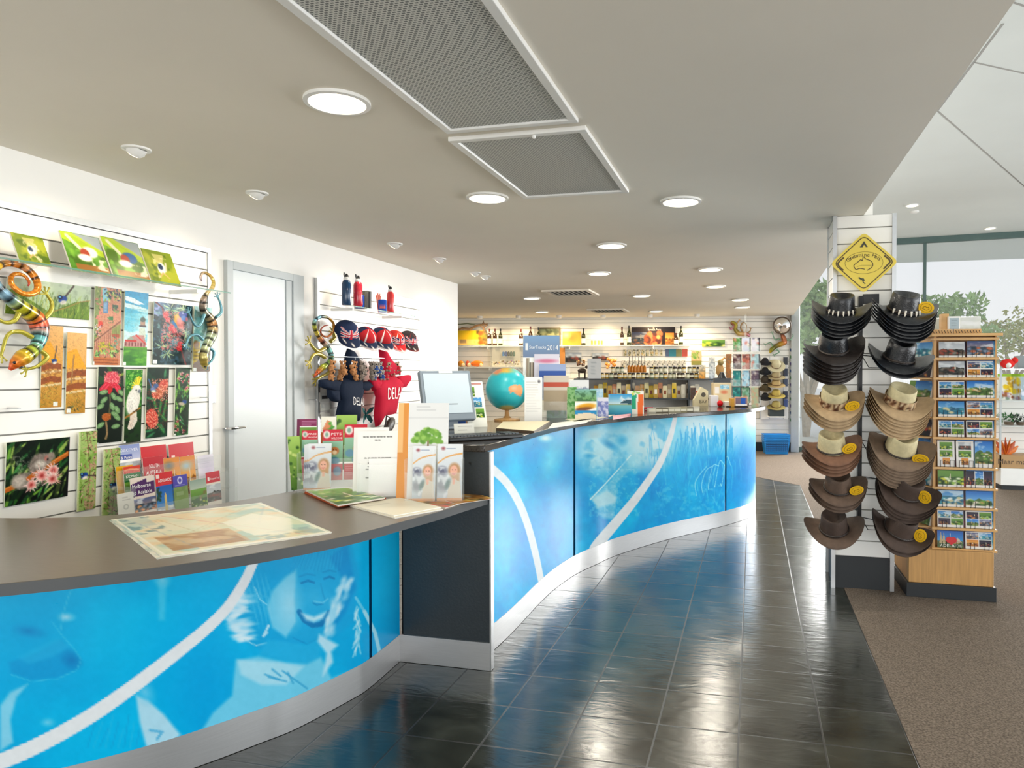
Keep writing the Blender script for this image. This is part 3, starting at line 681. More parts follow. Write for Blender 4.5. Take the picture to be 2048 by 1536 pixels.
def tall_paint(c):
    c.mix(np.ones(c.X.shape), '00aae6')
    c.C += (fnoise(c.X * 1.4, c.Y * .7, 260, 11)[..., None] - .5) * np.array([.03, .26, .14])
    c.ell(200, 900, 130, 300, '0090e2', -18, f=.8, a=.8); c.ell(60, 800, 60, 300, '07b2e6', f=.9, a=.6); c.ell(660, 560, 140, 260, '06a0e2', f=.9, a=.6)
    c.ell(470, 280, 70, 150, '37c2ea', 30, f=.7, a=.5); c.ell(370, 255, 40, 22, 'cdeef3', f=.6, a=.9); c.ell(400, 420, 50, 110, '86d8ea', 20, f=.9, a=.6)
    c.ell(230, 620, 60, 120, '50c9e8', -20, f=.8, a=.5)
    c.poly([(1000, 560), (1180, 150), (1740, 90), (1740, 760), (1200, 860), (850, 940), (1000, 760)], '0b9ce4', .55)
    for k_, (sc_, am) in enumerate(((150, .10), (60, .07), (24, .05))): c.C += (fnoise(c.X, c.Y * .6, sc_, 70 + k_)[..., None] - .5) * np.array([.25, 1.2, .5]) * am
    # big cat face, pale
    c.ell(740, 330, 130, 130, 'c3e6ef', 20, f=.6, a=.95); c.ell(1060, 280, 150, 150, 'cfe9f0', -20, f=.6, a=.95); c.ell(900, 220, 90, 60, 'a8dcec', f=.7, a=.8)
    c.ell(720, 330, 110, 120, 'a5dcea', 20, f=.7, a=.85); c.ell(700, 230, 60, 40, 'b5e0ea', f=.7, a=.8); c.ell(860, 260, 90, 60, '7ccfe8', f=.7, a=.7)
    c.ell(1060, 290, 140, 130, 'bfe2ea', -20, f=.7, a=.85); c.ell(980, 400, 90, 50, 'a5dcea', -40, f=.7, a=.7); c.ell(800, 300, 60, 20, '1ea0d8', 30, f=.6, a=.9); c.ell(660, 375, 30, 16, '1ea0d8', f=.6, a=.8)
    c.ell(880, 270, 30, 30, '22a6dc', f=.7, a=.8)
    c.poly([(670, 660), (780, 560), (860, 470), (940, 370), (1000, 400), (930, 470), (850, 560), (850, 680), (830, 760), (720, 740), (700, 700)], '8ed5e8', .6)
    c.poly([(680, 660), (780, 600), (850, 650), (830, 690), (720, 720)], 'cdeaf0', .7); c.line([(670, 665), (770, 560), (870, 450), (940, 370)], 9, 'd5f0f4', .9)
    c.poly([(710, 750), (830, 750), (830, 800), (760, 790)], 'b5e2ee', .6)
    c.speck(16, .5, .72, 'b5e4ee', 21, .35, (660, 380, 1000, 780)); c.speck(60, .5, .7, '2aa9de', 23, .5, (600, 140, 1200, 460))
    # grasses and sky on the right
    c.ell(1430, 190, 180, 130, 'c4e6f0', f=.6, a=.95); c.ell(1640, 180, 90, 150, 'b0def0', f=.6, a=.9); c.ell(1350, 150, 80, 60, 'c5e6ef', f=.6, a=.8)
    g = random.Random(8)
    for k in range(240):
        x = g.uniform(1060, 1760); y = g.uniform(260, 720); l = g.uniform(40, 150); c.line([(x, y), (x + g.uniform(-30, 40), y - l)], g.uniform(2.5, 7), g.choice(['2fc0ec', '0a8fdc', '7fd5ee', '0fa6e6', '0793de']), .5)
    for k in range(60):
        x = g.uniform(1270, 1620); c.line([(x, 300 + g.uniform(-40, 60)), (x + g.uniform(-14, 14), 220 + g.uniform(-50, 40))], 7, '17a4e2', .6)
    for k in range(5): arc(c, [(1380 + k * 40, 640 - k * 20), (1370 + k * 45, 560), (1400 + k * 45, 500 - k * 30), (1450 + k * 40, 440)], 3, 3, '8fdcf0')
    c.speck(26, .52, .75, '6fd0ee', 31, .45, (1100, 560, 1560, 780))
    c.ell(1700, 470, 60, 200, '0a86d8', f=.8, a=.6)
    arc(c, [(-40, 420), (20, 465), (105, 545), (175, 650), (235, 785), (285, 950), (318, 1090), (350, 1250)], 58, 40)
    arc(c, [(1240, 90), (1232, 140), (1200, 260), (1135, 420), (1045, 560), (950, 690), (850, 810), (740, 940), (700, 1000)], 22, 78)
    c.noise(30, .05, 12)
trL = lambda X, Y: (X * 2.866, (Y - 1000) * 2.866)
trT = lambda X, Y: ((X - 980) * 3.34, (Y - 800) * 3.34)

LC = thing('low_service_counter', 'low dark-topped service counter with a blue mural of a woman and a dog', 'counter', group=None)
def part_of(P, x0, x1, y=1100):             # slice of a plan curve between two image columns
    X, _ = proj(np.concatenate([P, np.full((len(P), 1), .3)], 1)); return P[(X >= x0) & (X <= x1)]
iL = low_f
def split(P, xs):
    X, _ = proj(np.concatenate([P, np.full((len(P), 1), .3)], 1)); out = []; lo = -1e9
    X = np.where(P[:, 1] < 1.6, -2000, X)
    for x in xs + [1e9]:
        q = P[(X > lo) & (X <= x)]
        if out and len(q): q = np.concatenate([out[-1][-1:], q])
        out.append(q); lo = x
    return out
dense = np.stack([np.interp(np.linspace(0, 1, 400), np.linspace(0, 1, len(low_f)), low_f[:, k]) for k in (0, 1)], 1)
A1, A2 = split(dense, [742])
a1 = A1[:-2]; a2 = A2[2:]
mural('mural_panel', a1, .135, HL - .035, low_paint, LC, trL)
mural('mural_panel', a2, .135, HL - .035, low_paint, LC, trL)
MB().strip([tuple(p) for p in offset(dense[::4], -.013)], .002, HL - .035, .02, None).build('front_frame', 'end_laminate', LC)
MB().strip([tuple(p) for p in offset(dense[::3], .002)], .002, .135, .010).build('kick_rail', 'steel', LC)
# worktop of the low part, overhanging its front
lt = [(-3.6, .72), (-2.9, 1.02), (-2.42, 1.28), (-2.08, 1.54), (-1.91, 1.675), (-1.75, 1.83), (-1.59, 2.04), (-1.45, 2.31), (-1.375, 2.58), (-1.32, 2.8), (-1.285, 3.0), (-1.245, 3.196)]
lt = [tuple(p) for p in curve(lt, 8)]
back = [tuple(p) for p in curve([(-2.24, 3.196), (-2.28, 3.05), (-2.39, 2.70), (-2.53, 2.50), (-2.73, 2.34), (-3.02, 2.25), (-3.36, 2.25)], 6)]
MB().prism(lt + back + [(-3.36, 1.2), (-3.6, .95)][:1], HL - .035, HL).build('worktop', 'laminate', LC, 40, .002)
MB().strip([tuple(p) for p in np.array(lt) * 1.0], HL - .036, HL - .001, -.003).build('worktop_edge', 'laminate_edge', LC)

TC = thing('tall_service_counter', 'tall curved service counter with a granite top and blue wildlife mural', 'counter')
d2 = np.stack([np.interp(np.linspace(0, 1, 900), np.linspace(0, 1, len(tall_f)), tall_f[:, k]) for k in (0, 1)], 1)
B1, B2, B3 = split(d2, [1149, 1450])
for q in (B1[:-3], B2[3:-3], B3[3:]):
    mural('mural_panel', q, .14, HT - .034, tall_paint, TC, trT)
MB().strip([tuple(p) for p in offset(d2[::6], -.013)], .002, HT - .034, .02).build('front_frame', 'end_laminate', TC)
MB().strip([tuple(p) for p in offset(d2[::5], .003)], .002, .14, .010).build('kick_rail', 'steel', TC)
ep = MB(); ep.box(-1.70, -1.233, 3.203, 3.232, .002, HT - .034); ep.build('end_panel', 'end_laminate', TC, 0)
MB().box(-1.716, -1.236, 3.194, 3.203, .002, .137).build('end_kick_plate', 'steel', TC, 0)
MB().box(-1.236, -1.228, 3.196, 3.236, .002, HT - .034).build('corner_trim', 'alu', TC, 0)
MB().lathe([(.006, 0), (.006, .004)], 12).build('cap_screw', 'black_plastic', TC, loc=(ony(940, 926, 3.2)[:]), rot=(R(90), 0, 0))
tf = [tuple(p) for p in offset(curve([(-1.27, 3.19), (-1.262, 3.44), (-1.262, 3.745), (-1.262, 4.2), (-1.245, 4.534), (-1.19, 4.86), (-1.10, 5.15), (-.975, 5.50), (-.65, 6.08), (-.25, 6.67), (-.03, 7.09), (.09, 7.45), (.11, 7.72), (-.02, 7.92), (-.3, 7.98)], 8), .012)]
tb = [tuple(p) for p in offset(curve([(-1.70, 3.19), (-1.86, 3.7), (-1.92, 4.2), (-1.91, 4.6), (-1.82, 5.1), (-1.60, 5.7), (-1.2, 6.42), (-.85, 7.0), (-.6, 7.6), (-.5, 7.95)], 6), 0)][::-1]
MB().prism(tf + tb, HT - .034, HT).build('granite_top', 'granite', TC, 40, .004)
bk = [tuple(p) for p in tb][::-1]
MB().strip([(x - .0, y) for x, y in bk[2:]], .002, .74, .03).build('staff_side_panel', 'end_laminate', TC)
# ------------------------------------------------------------------ things on the left wall
rW = R(90)                                                   # boards facing the room from the left wall
def wallboard(name, label, cat, tl, yb, xr, paint, z, off=.03, t=.006, group=None, lean=.012, edge='dfe5cf', sub=None, hook=True):
    u = UW + off; A = onx(tl[0], tl[1], u); B = onx(tl[0], yb, u); Cc = onx(xr, tl[1], u); w = Cc.y - A.y; h = A.z - B.z
    ox, oy, s = z; _, ytr = proj([(u, Cc.y, A.z)]); _, ybr = proj([(u, Cc.y, B.z)])
    Y0 = ((tl[1] + ytr[0]) / 2 - oy) * s; Y1 = ((yb + ybr[0]) / 2 - oy) * s
    nx = max(14, int(w / (sub or .0035))); c = flat(w, h, nx, int(h / (sub or .0035)), 'ffffff', (tl[0] - ox) * s, Y0, (xr - ox) * s, Y1)
    paint(c); c.C = np.clip(c.C, 0, 1) ** 1.12; c.speck((c.b[2] - c.b[0]) * .05, .5, .8, '20281c', 5, .14); T = thing(name, label, cat, (u, (A.y + Cc.y) / 2, B.z), (math.atan2(lean * 1.6, h), 0, rW), group)
    board(c, t, edge).build('picture_panel' if 'tile' in name or 'paint' in name else 'printed_sheet', 'glossy_print', T, 0)
    if hook:
        mb = MB(); mb.box(-.012, .012, t, off * .9, h - .03, h - .012); mb.build('hook', 'alu', T, 0)
    return T
S1, S2_, S3, S0, SB = (0, 400, 4.517), (170, 560, 6.98), (170, 730, 8.904), (0, 600, 5.908), (0, 720, 4.517)
def leaves(c, n, box, cols, l, w, seed, ang=(0, 360), a=.9):
    g = random.Random(seed)
    for i in range(n):
        x, y, t, k = g.uniform(box[0], box[2]), g.uniform(box[1], box[3]), R(g.uniform(*ang)), g.uniform(.6, 1.2)
        c.ell(x + cos(t) * l * k / 2, y + sin(t) * l * k / 2, l * k / 2, w * k / 2, g.choice(cols), math.degrees(t), f=.25, a=a)
def tagw(c, x, y, r=11): c.rect(x - r, y - r, x + r, y + r, 'eef2ee')
def wren(c, x, y, s, tail=(0, -1)):
    c.line([(x, y), (x + tail[0] * s * 2, y + tail[1] * s * 2)], s * .35, '6a5a52'); c.ell(x, y, s * .8, s * .6, '2558a8', -30, f=.2)
    c.ell(x - s * .5, y - s * .35, s * .45, s * .38, '1d2a55', f=.2); c.ell(x - s * .55, y - s * .4, s * .22, s * .14, '79c3ea', f=.3); c.ell(x + s * .1, y + s * .5, s * .6, s * .35, 'efe9dd', -20, f=.3)
def p_wrenfield(c):
    c.grad(680, 1060, 'cfd8c6', 'b9cfa6'); g = random.Random(2)
    c.poly([(0, 1080), (40, 860), (120, 820), (200, 900), (420, 1010), (640, 900), (780, 870), (810, 1080)], '7f9b45')
    for k in range(260):
        x = g.uniform(0, 800); y = g.uniform(880, 1070); c.line([(x, y + 20), (x + g.uniform(-20, 40), y - g.uniform(20, 90))], g.uniform(2, 6), g.choice(['8fae3c', 'c7c35e', '5d7d32', 'b7cf6a', '3f6126']), .6)
    c.line([(430, 1010), (560, 960), (700, 890), (790, 870)], 8, 'b79a5c'); wren(c, 530, 885, 52, (.9, -1.3)); c.ell(30, 740, 30, 60, 'c9ab92', f=.5)
def p_cottage(c):
    c.mix(np.ones(c.X.shape), 'c98f72'); c.speck(9, .4, .6, 'dcae92', 3, .6); g = random.Random(3)
    c.poly([(60, 60), (190, 80), (150, 600), (80, 1200), (40, 1200)], '8ca065', .9); leaves(c, 60, (90, 90, 190, 800), ['7f9a4e', 'b9c47c', '5b7b3a', 'd98a80'], 40, 16, 4)
    c.poly([(200, 130), (260, 110), (300, 290), (210, 300)], '93c4cf'); c.rect(215, 300, 285, 465, '6f93b5'); c.rect(230, 320, 270, 440, '8fb3cd')
    leaves(c, 70, (250, 100, 480, 270), ['55753a', '8fae4e', '2f4a5e', 'c5cf82', '2b3a66'], 46, 18, 5)
    c.rect(345, 340, 430, 420, '4a6a52'); leaves(c, 24, (345, 390, 430, 460), ['4e8a4a', '7fb56a', 'd77a7a'], 26, 12, 6); c.rect(300, 500, 360, 560, '4e8a52'); leaves(c, 14, (290, 500, 370, 650), ['6cae6c', '3e7a44'], 30, 12, 7)
    c.ell(190, 620, 28, 40, 'd8472c'); leaves(c, 20, (100, 640, 210, 780), ['2b3a5a', 'e8e4dc', '4e6a3a', 'd8d8e6'], 26, 12, 8)
    c.poly([(340, 640), (470, 600), (460, 780), (350, 790)], '8fae5a', .8); c.rect(350, 745, 450, 790, 'c0583a', .8)
    for k in range(13): x = 110 + k * 28; c.line([(x, 870 - k * 23), (x - 6, 1180)], 5, '7a4a3c', .75)
    c.line([(90, 880), (480, 550)], 16, '8a5c48'); c.line([(90, 905), (480, 575)], 6, 'c99e80')
    leaves(c, 40, (180, 890, 380, 970), ['d8cf2e', 'c3c02a', '8a9a30'], 40, 16, 9); leaves(c, 40, (120, 960, 440, 1080), ['4e7a3c', '8fbe6a', '2e4a34', '7fb86a', 'b9dc8a'], 46, 20, 10); leaves(c, 20, (360, 800, 470, 950), ['7aa890', '5a8a6a', '9ac0a0'], 40, 18, 11)
    for k in range(5): c.line([(120, 1085 + k * 22), (440, 1100 + k * 22)], 20, ('c9824a', 'a8602f')[k % 2])
    tagw(c, 100, 1160, 20)
def p_light(c):
    c.grad(140, 940, '18a5cf', 'b5dfe4'); c.poly([(530, 240), (640, 260), (800, 330), (700, 340), (530, 300)], 'e6f2f2'); c.poly([(530, 335), (700, 360), (870, 400), (870, 460), (520, 390)], 'dff0ef', .95)
    c.speck(160, .5, .62, 'd9efee', 12, .85, (480, 400, 880, 940), sx=.35, sy=1.6); c.speck(200, .55, .7, '6fc0d0', 15, .6, (480, 400, 880, 860), sx=.3, sy=2)
    c.poly([(735, 660), (810, 660), (830, 800), (720, 800)], 'cdd8cc'); c.rect(725, 620, 825, 655, '6a5e62'); c.rect(745, 560, 810, 620, 'b59a88'); c.ell(778, 545, 38, 34, '5c6e66'); c.line([(778, 500), (778, 540)], 10, '5c6e66')
    c.poly([(530, 870), (600, 800), (690, 760), (800, 770), (830, 870), (830, 940), (530, 940)], 'c79a94'); c.poly([(530, 860), (620, 790), (680, 860)], '9fb0a0'); c.rect(535, 840, 700, 862, 'd23a34'); c.line([(690, 770), (830, 890)], 18, 'd8453c')
    for k in range(7): c.rect(545 + k * 42, 875, 562 + k * 42, 925, '8a3a3c'); c.rect(590 + k * 42, 880, 600 + k * 42, 925, 'e9e6e0') if k % 2 else None
    c.grad(930, 1230, '6fae38', '3f8d2c'); c.speck(60, .45, .65, '8ac74a', 16, .7, (480, 940, 900, 1230), sx=.5); c.speck(80, .5, .7, '2c7526', 19, .7, (480, 960, 900, 1150), sx=.4); tagw(c, 535, 1165, 22)
def p_galah(c):
    c.mix(np.ones(c.X.shape), '2c4d52'); c.ell(1000, 420, 110, 150, 'a6b2d8', 30, f=.3); c.speck(70, .5, .62, '53768c', 20, .8); c.speck(40, .55, .68, '8fb5b5', 22, .7); c.speck(90, .48, .6, '15302e', 24, .8, (920, 500, 1500, 1200))
    for q in ((1120, 780), (1060, 930), (1380, 720), (1400, 900), (1150, 400), (1120, 1040), (1330, 400)): leaves(c, 16, (q[0] - 20, q[1] - 20, q[0] + 20, q[1] + 20), ['9fc0a4', 'cfe0a8', '6f9aa0', 'b9d3c4'], 110, 9, int(q[0]))
    c.line([(950, 340), (1040, 400), (1060, 500), (1140, 600), (1240, 740), (1300, 860), (1330, 1000), (1400, 1190)], 22, '8a4038'); c.line([(960, 330), (1060, 420), (1080, 470)], 7, '22305a')
    for (x, y, rx, ry) in ((1090, 500, 32, 50), (1120, 560, 28, 40), (1170, 670, 36, 50), (1215, 710, 30, 40), (1300, 890, 38, 40), (1290, 950, 40, 38)): c.ell(x, y, rx, ry, 'cf2f3e', 30)
    c.speck(14, .5, .62, 'f08a88', 26, .8, (1040, 440, 1360, 990)); c.speck(14, .5, .6, 'f3e2d8', 28, .25, (1060, 440, 1260, 760))
    c.ell(1265, 560, 60, 100, 'e8c06a', -15, f=.2); c.ell(1295, 600, 50, 90, 'f0a5a0', -15, f=.3); c.ell(1330, 470, 60, 50, '2a4aa8'); c.ell(1345, 520, 40, 40, '6f9ad8', f=.3); c.ell(1385, 530, 18, 30, 'd88a9a'); c.ell(1210, 610, 20, 60, '3c8ac0', -40); c.ell(1325, 450, 10, 8, 'f2f2f2')
    tagw(c, 965, 1143, 24)
def p_parrot(c):
    c.mix(np.ones(c.X.shape), '8ec9c8'); c.speck(60, .45, .65, 'cfe6dd', 30, .6); c.poly([(1480, 880), (1590, 860), (1590, 1190), (1500, 1180)], 'd6bf22'); 
    for k in range(5): c.ell(1540, 960 + k * 50, 50, 16, 'a08a14', f=.4, a=.8)
    c.poly([(1590, 1100), (1760, 900), (1760, 1290), (1480, 1290), (1480, 1190)], '8a7462'); c.ell(1530, 900, 40, 50, 'a07a3c', f=.3); leaves(c, 14, (1600, 950, 1740, 1250), ['d8d8c0', '5a6a4a', '8a9a6a'], 60, 24, 31); tagw(c, 1525, 1250, 20)
def p_ginger(c):
    c.mix(np.ones(c.X.shape), '142a1a'); c.speck(80, .5, .65, '2f6a2a', 40, .8, (140, 0, 700, 500)); c.line([(560, 190), (680, 140)], 40, 'a9b83a', .8); c.line([(360, 30), (400, 110)], 60, '3c7a2a', .8)
    c.line([(400, 520), (410, 680), (400, 860)], 26, '6e6a4c'); c.line([(345, 1010), (365, 1120), (370, 1230), (350, 1300)], 34, 'a8906a'); c.ell(348, 1300, 22, 18, 'a8906a')
    c.ell(430, 260, 135, 150, 'e05a6c'); c.speck(17, .45, .6, 'f4b0ac', 42, .8, (290, 110, 580, 400)); c.speck(14, .55, .65, 'b8304c', 43, .6, (290, 110, 580, 400))
    for p in (((330, 330), (240, 430)), ((420, 360), (390, 480)), ((480, 340), (570, 420)), ((380, 350), (300, 440)), ((500, 380), (560, 480))): c.line(p, 62, 'd92b4a'); c.line([p[0], p[1]], 14, 'f48aa0', .6)
    c.ell(400, 430, 46, 60, 'cf1a20')
    for x, y, a in ((300, 620, -40), (240, 730, -30), (450, 740, 70), (540, 800, 60), (570, 610, 30), (470, 560, 60), (250, 1060, -35), (520, 1100, -10), (540, 940, 40), (500, 880, 30), (290, 480, -10), (610, 500, 40)):
        c.ell(x, y, 78, 42, '7fa672', a, f=.15); c.ell(x, y, 56, 16, 'c6dcb4', a, f=.5, a=.7); c.line([(x - 50 * cos(R(a)), y - 50 * sin(R(a))), (x + 50 * cos(R(a)), y + 50 * sin(R(a)))], 5, '3e6a4a')
    c.ell(350, 920, 80, 70, 'b86a2e'); c.speck(14, .5, .6, 'd89a5a', 44, .7, (270, 850, 430, 990)); tagw(c, 200, 1385, 20)
def p_cockatoo(c):
    c.grad(60, 1400, '2f8a1e', '1d4218'); c.speck(60, .5, .62, '66b83a', 50, .7, (640, 60, 1010, 760)); c.speck(60, .5, .62, '0f2a14', 51, .8, (640, 980, 1010, 1400)); c.speck(26, .6, .68, 'b4e07a', 52, .8, (700, 60, 1010, 480))
    for k, (x, y) in enumerate(((800, 360), (815, 310), (840, 270), (880, 220), (915, 215), (950, 225), (790, 400))): c.line([(900, 380), (x, y)], 26, ('e8d21e', 'f2e452')[k % 2])
    c.ell(880, 430, 78, 80, 'ecebe2'); c.ell(825, 640, 118, 240, 'e6e4dc', 8); c.ell(800, 700, 90, 190, 'f3f1ea', 8, f=.4); c.poly([(770, 860), (890, 840), (905, 1000), (830, 1130), (760, 1150), (735, 1110), (770, 980)], 'e9e2d6')
    for k in range(5): c.line([(740 + k * 14, 640), (760 + k * 16, 840)], 5, 'cfcdc8', .8); c.line([(780 + k * 18, 900), (760 + k * 12, 1110)], 5, 'd8b8a8', .7)
    c.ell(872, 450, 13, 14, '39403c'); c.ell(930, 470, 30, 34, '8a9098', 20); c.line([(650, 950), (780, 880), (900, 800), (950, 770)], 34, 'b0863e'); c.line([(840, 830), (900, 800)], 24, '6a4a2a'); tagw(c, 692, 1360, 24)
def p_banksia(c):
    c.grad(30, 1320, '0f3a28', '12402e'); c.speck(90, .5, .7, '1f6044', 60, .7)
    for p in (((1180, 560), (1230, 760)), ((1330, 600), (1290, 900)), ((1420, 640), (1360, 950)), ((1340, 900), (1420, 1000)), ((1280, 1060), (1390, 1210))): c.line(p, 50, '3c8a4a', .85); c.line(p, 12, '7fbf7a', .7)
    for x, y, a in ((1120, 1160, -10), (1150, 1240, -30), (1360, 1120, 60), (1120, 590, 20), (1380, 150, 95)): c.ell(x, y, 90, 22, '4e9a6a', a, f=.3, a=.8)
    c.ell(1350, 370, 85, 125, 'd86a58', 25); c.ell(1240, 540, 100, 55, 'd8644c', 20); c.ell(1300, 480, 90, 100, 'c98058', 20, f=.4); c.ell(1165, 945, 108, 175, 'dd5f4e', -8)
    c.speck(15, .5, .6, 'f5b49c', 62, .9, (1050, 760, 1280, 1130)); c.speck(15, .5, .6, 'f5b8a0', 63, .9, (1150, 250, 1450, 640)); c.speck(13, .56, .66, 'b03a34', 64, .6, (1050, 250, 1450, 1130))
    c.ell(1220, 370, 46, 40, '5a78a8', -20, f=.3); c.ell(1170, 430, 50, 40, '8a98c0', 30, f=.3); c.ell(1180, 465, 40, 22, 'd9e0d0', f=.3); c.line([(1090, 250), (1140, 380)], 22, '5a80a8')
def p_gum(c):
    c.grad(40, 1280, '1e4a2a', '2a4a20'); leaves(c, 60, (1560, 60, 1860, 1260), ['6fae4e', '3e8a4a', 'a5cf72', '5a9a6a', '86b84a'], 190, 34, 70, (40, 130)); c.speck(40, .55, .65, '14301c', 71, .6)
    for x, y in ((1680, 160), (1770, 190), (1810, 290), (1700, 290), (1640, 240), (1770, 420), (1640, 990), (1630, 1160), (1740, 1180), (1590, 1080)): leaves(c, 14, (x - 4, y - 4, x + 4, y + 4), ['f2dcd8', 'e8a8a8', 'c8586a', 'd88a8a'], 44, 9, x); c.ell(x, y, 16, 16, 'a83a4a')
    c.ell(1740, 660, 44, 40, '2f5a9a', -20); c.ell(1690, 690, 60, 30, 'c8bcaa', 10, f=.3); tagw(c, 1590, 1230, 20)
def p_fence(c, dx, y0, y1, bird):
    c.grad(y0, y1, 'efc285', 'c99a3e'); H_ = y1 - y0; c.poly([(dx, y0 + H_ * .25), (dx + 110, y0 + H_ * .2), (dx + 240, y0 + H_ * .45), (dx, y0 + H_ * .45)], 'eeb21e', .9)
    for k in range(2): yy = y0 + H_ * (.47 + .16 * k); c.poly([(dx, yy + 30), (dx + 120, yy - 10), (dx + 250, yy), (dx + 250, yy + 70), (dx + 120, yy + 60), (dx, yy + 100)], 'a8642a'); c.poly([(dx, yy + 100), (dx + 250, yy + 70), (dx + 250, yy + 95), (dx, yy + 125)], 'ead9b8', .8)
    c.speck(22, .5, .65, '8a5220', 80, .5, (dx, y0 + H_ * .45, dx + 250, y0 + H_ * .68)); g = random.Random(int(dx))
    for k in range(90): x = dx + g.uniform(0, 240); y = y0 + H_ * g.uniform(.74, .99); c.line([(x, y), (x + g.uniform(-70, 50), y - g.uniform(5, 60))], 4, g.choice(['8a7a34', 'd8c86a', 'b59a3c', '6a6a2e']), .7)
    if bird: wren(c, dx + 165, y0 + H_ * .44, 40, (.3, -2.2))
    else: c.line([(dx + 85, y0 + H_ * .28), (dx + 60, y0 + H_ * .62)], 16, 'b08a5a'); leaves(c, 10, (dx + 60, y1 - 90, dx + 150, y1 - 60), ['3a3a2a', '8a8a5a', '2a2a30'], 50, 10, 82)
    tagw(c, dx + 190 if bird else dx + 40, y1 - 40, 24)
def p_koala(c):
    c.grad(680, 1340, '14301c', '0a1a14'); leaves(c, 60, (40, 690, 620, 1290), ['3e7a34', '7fae4a', '5a9a5a', 'a5bf6a', '2f6a3a'], 210, 34, 90, (95, 150)); c.speck(60, .5, .62, '0a1812', 91, .6)
    c.line([(20, 1140), (120, 1110), (300, 1020), (480, 930), (620, 860)], 44, 'c9782c'); c.line([(20, 1130), (300, 1005), (620, 850)], 10, 'e8ae62', .7)
    c.ell(180, 1075, 95, 75, '8f857c', f=.15); c.ell(150, 1075, 62, 52, 'cfc6bc', f=.4); c.ell(310, 940, 80, 100, '8a8078', 20, f=.15); c.ell(375, 905, 66, 58, '9a9088', f=.15); c.ell(330, 945, 48, 36, 'ddd6cc', f=.4); c.ell(430, 880, 34, 36, 'a89a90', f=.2); c.ell(385, 895, 18, 24, 'c98a80', f=.4); c.ell(398, 905, 8, 12, '2a2422')
    c.speck(14, .5, .65, 'b8afa6', 92, .5, (90, 840, 470, 1150)); c.line([(230, 1060), (300, 1020)], 40, 'c9782c')
    for x, y, r in ((352, 1050, 56), (455, 1015, 50), (450, 1095, 50), (258, 1120, 44)): c.ell(x, y, r, r * .95, 'f2dcd4', f=.15); leaves(c, 30, (x - 3, y - 3, x + 3, y + 3), ['f4ded8', 'eab8b0', 'f0cfc8'], r * 1.8, 7, x); c.ell(x, y, r * .62, r * .55, 'dd807a', f=.6); c.ell(x, y, r * .25, r * .25, 'b04a48', f=.5)
    c.rect(595, 600, 640, 1400, '2a1436'); tagw(c, 58, 1305, 20)
def p_blossom(c, bx, by):
    x0, y0, x1, y1 = c.b; c.mix(np.ones(c.X.shape), 'b5cd86'); c.speck(70, .5, .65, '93b85a', int(bx), .7); c.line([(x0 + 70, y0), (x0 + 110, (y0 + y1) / 2), (x0 + 90, y1)], 7, '7a5a3a')
    leaves(c, 130, (x0 + 20, y0, x1, y1), ['5f8a3a', '8aa84e', 'd8a8a0', 'e8c8b8', '6a4a34', 'a87868', '4a6a34'], 34, 9, int(bx)); c.speck(20, .56, .64, 'dcb0a0', int(bx) + 1, .7, (x0 + 60, y0, x1, y1)); wren(c, bx, by, 40, (1.4, .2)); c.rect(x0, y0, x0 + 16, y1, 'dfe3b8', .8)
TG = 'painted tiles hung on the slatwall'
for (nm, lab, tl, yb, xr, pf, z) in (
    ('painted_tile', 'wide painted tile of a blue wren over grassy hills, behind the big gecko', (9, 553), 627, 177, p_wrenfield, S1),
    ('painted_tile', 'tall painted tile of a brick cottage with iron stairs and flowers', (185, 572), 730, 238, p_cottage, S2_),
    ('painted_tile', 'tall painted tile of a lighthouse above red-roofed cottages', (245, 581), 731, 291.5, p_light, S2_),
    ('painted_tile', 'dark teal painted tile of a galah beside a stem of red berries', (303, 603), 729, 380, p_galah, S2_),
    ('painted_tile', 'turquoise and yellow painted tile behind the green gecko', (384, 612), 743, 419, p_parrot, S2_),
    ('painted_tile', 'tall painted tile of a pink torch ginger flower on black', (191, 733.5), 888, 242, p_ginger, S3),
    ('painted_tile', 'narrow painted tile of a white cockatoo with a yellow crest', (246, 739), 887, 280, p_cockatoo, S3),
    ('painted_tile', 'tall dark green painted tile of two coral bottlebrush flowers', (289, 734.5), 877.5, 333, p_banksia, S3),
    ('painted_tile', 'very narrow painted tile of pink gum blossoms and a wren', (347, 735), 872, 375, p_gum, S3),
    ('painted_tile', 'yellow painted tile of a blue wren on a fence rail', (78.5, 650), 816, 121, lambda c: p_fence(c, 450, 290, 1270, True), S0),
    ('painted_tile', 'yellow painted tile of a fence post against an orange hill', (129, 664.5), 828, 168, lambda c: p_fence(c, 760, 380, 1340, False), S0),
    ('painted_tile', 'large square painted tile of a koala asleep among gum flowers', (7.2, 885), 1015, 134, p_koala, SB),
    ('painted_tile', 'pale green blossom tile with a wren at mid height, left of its twin', (152, 864), 1024, 189, lambda c: p_blossom(c, 745, 1040), SB),
    ('painted_tile', 'pale green blossom tile with a wren lower down, next to the brochure rack', (201.5, 899), 1044, 235.5, lambda c: p_blossom(c, 1010, 1140), SB)):
    wallboard(nm, lab, 'painted tile', tl, yb, xr, pf, z, group=TG)

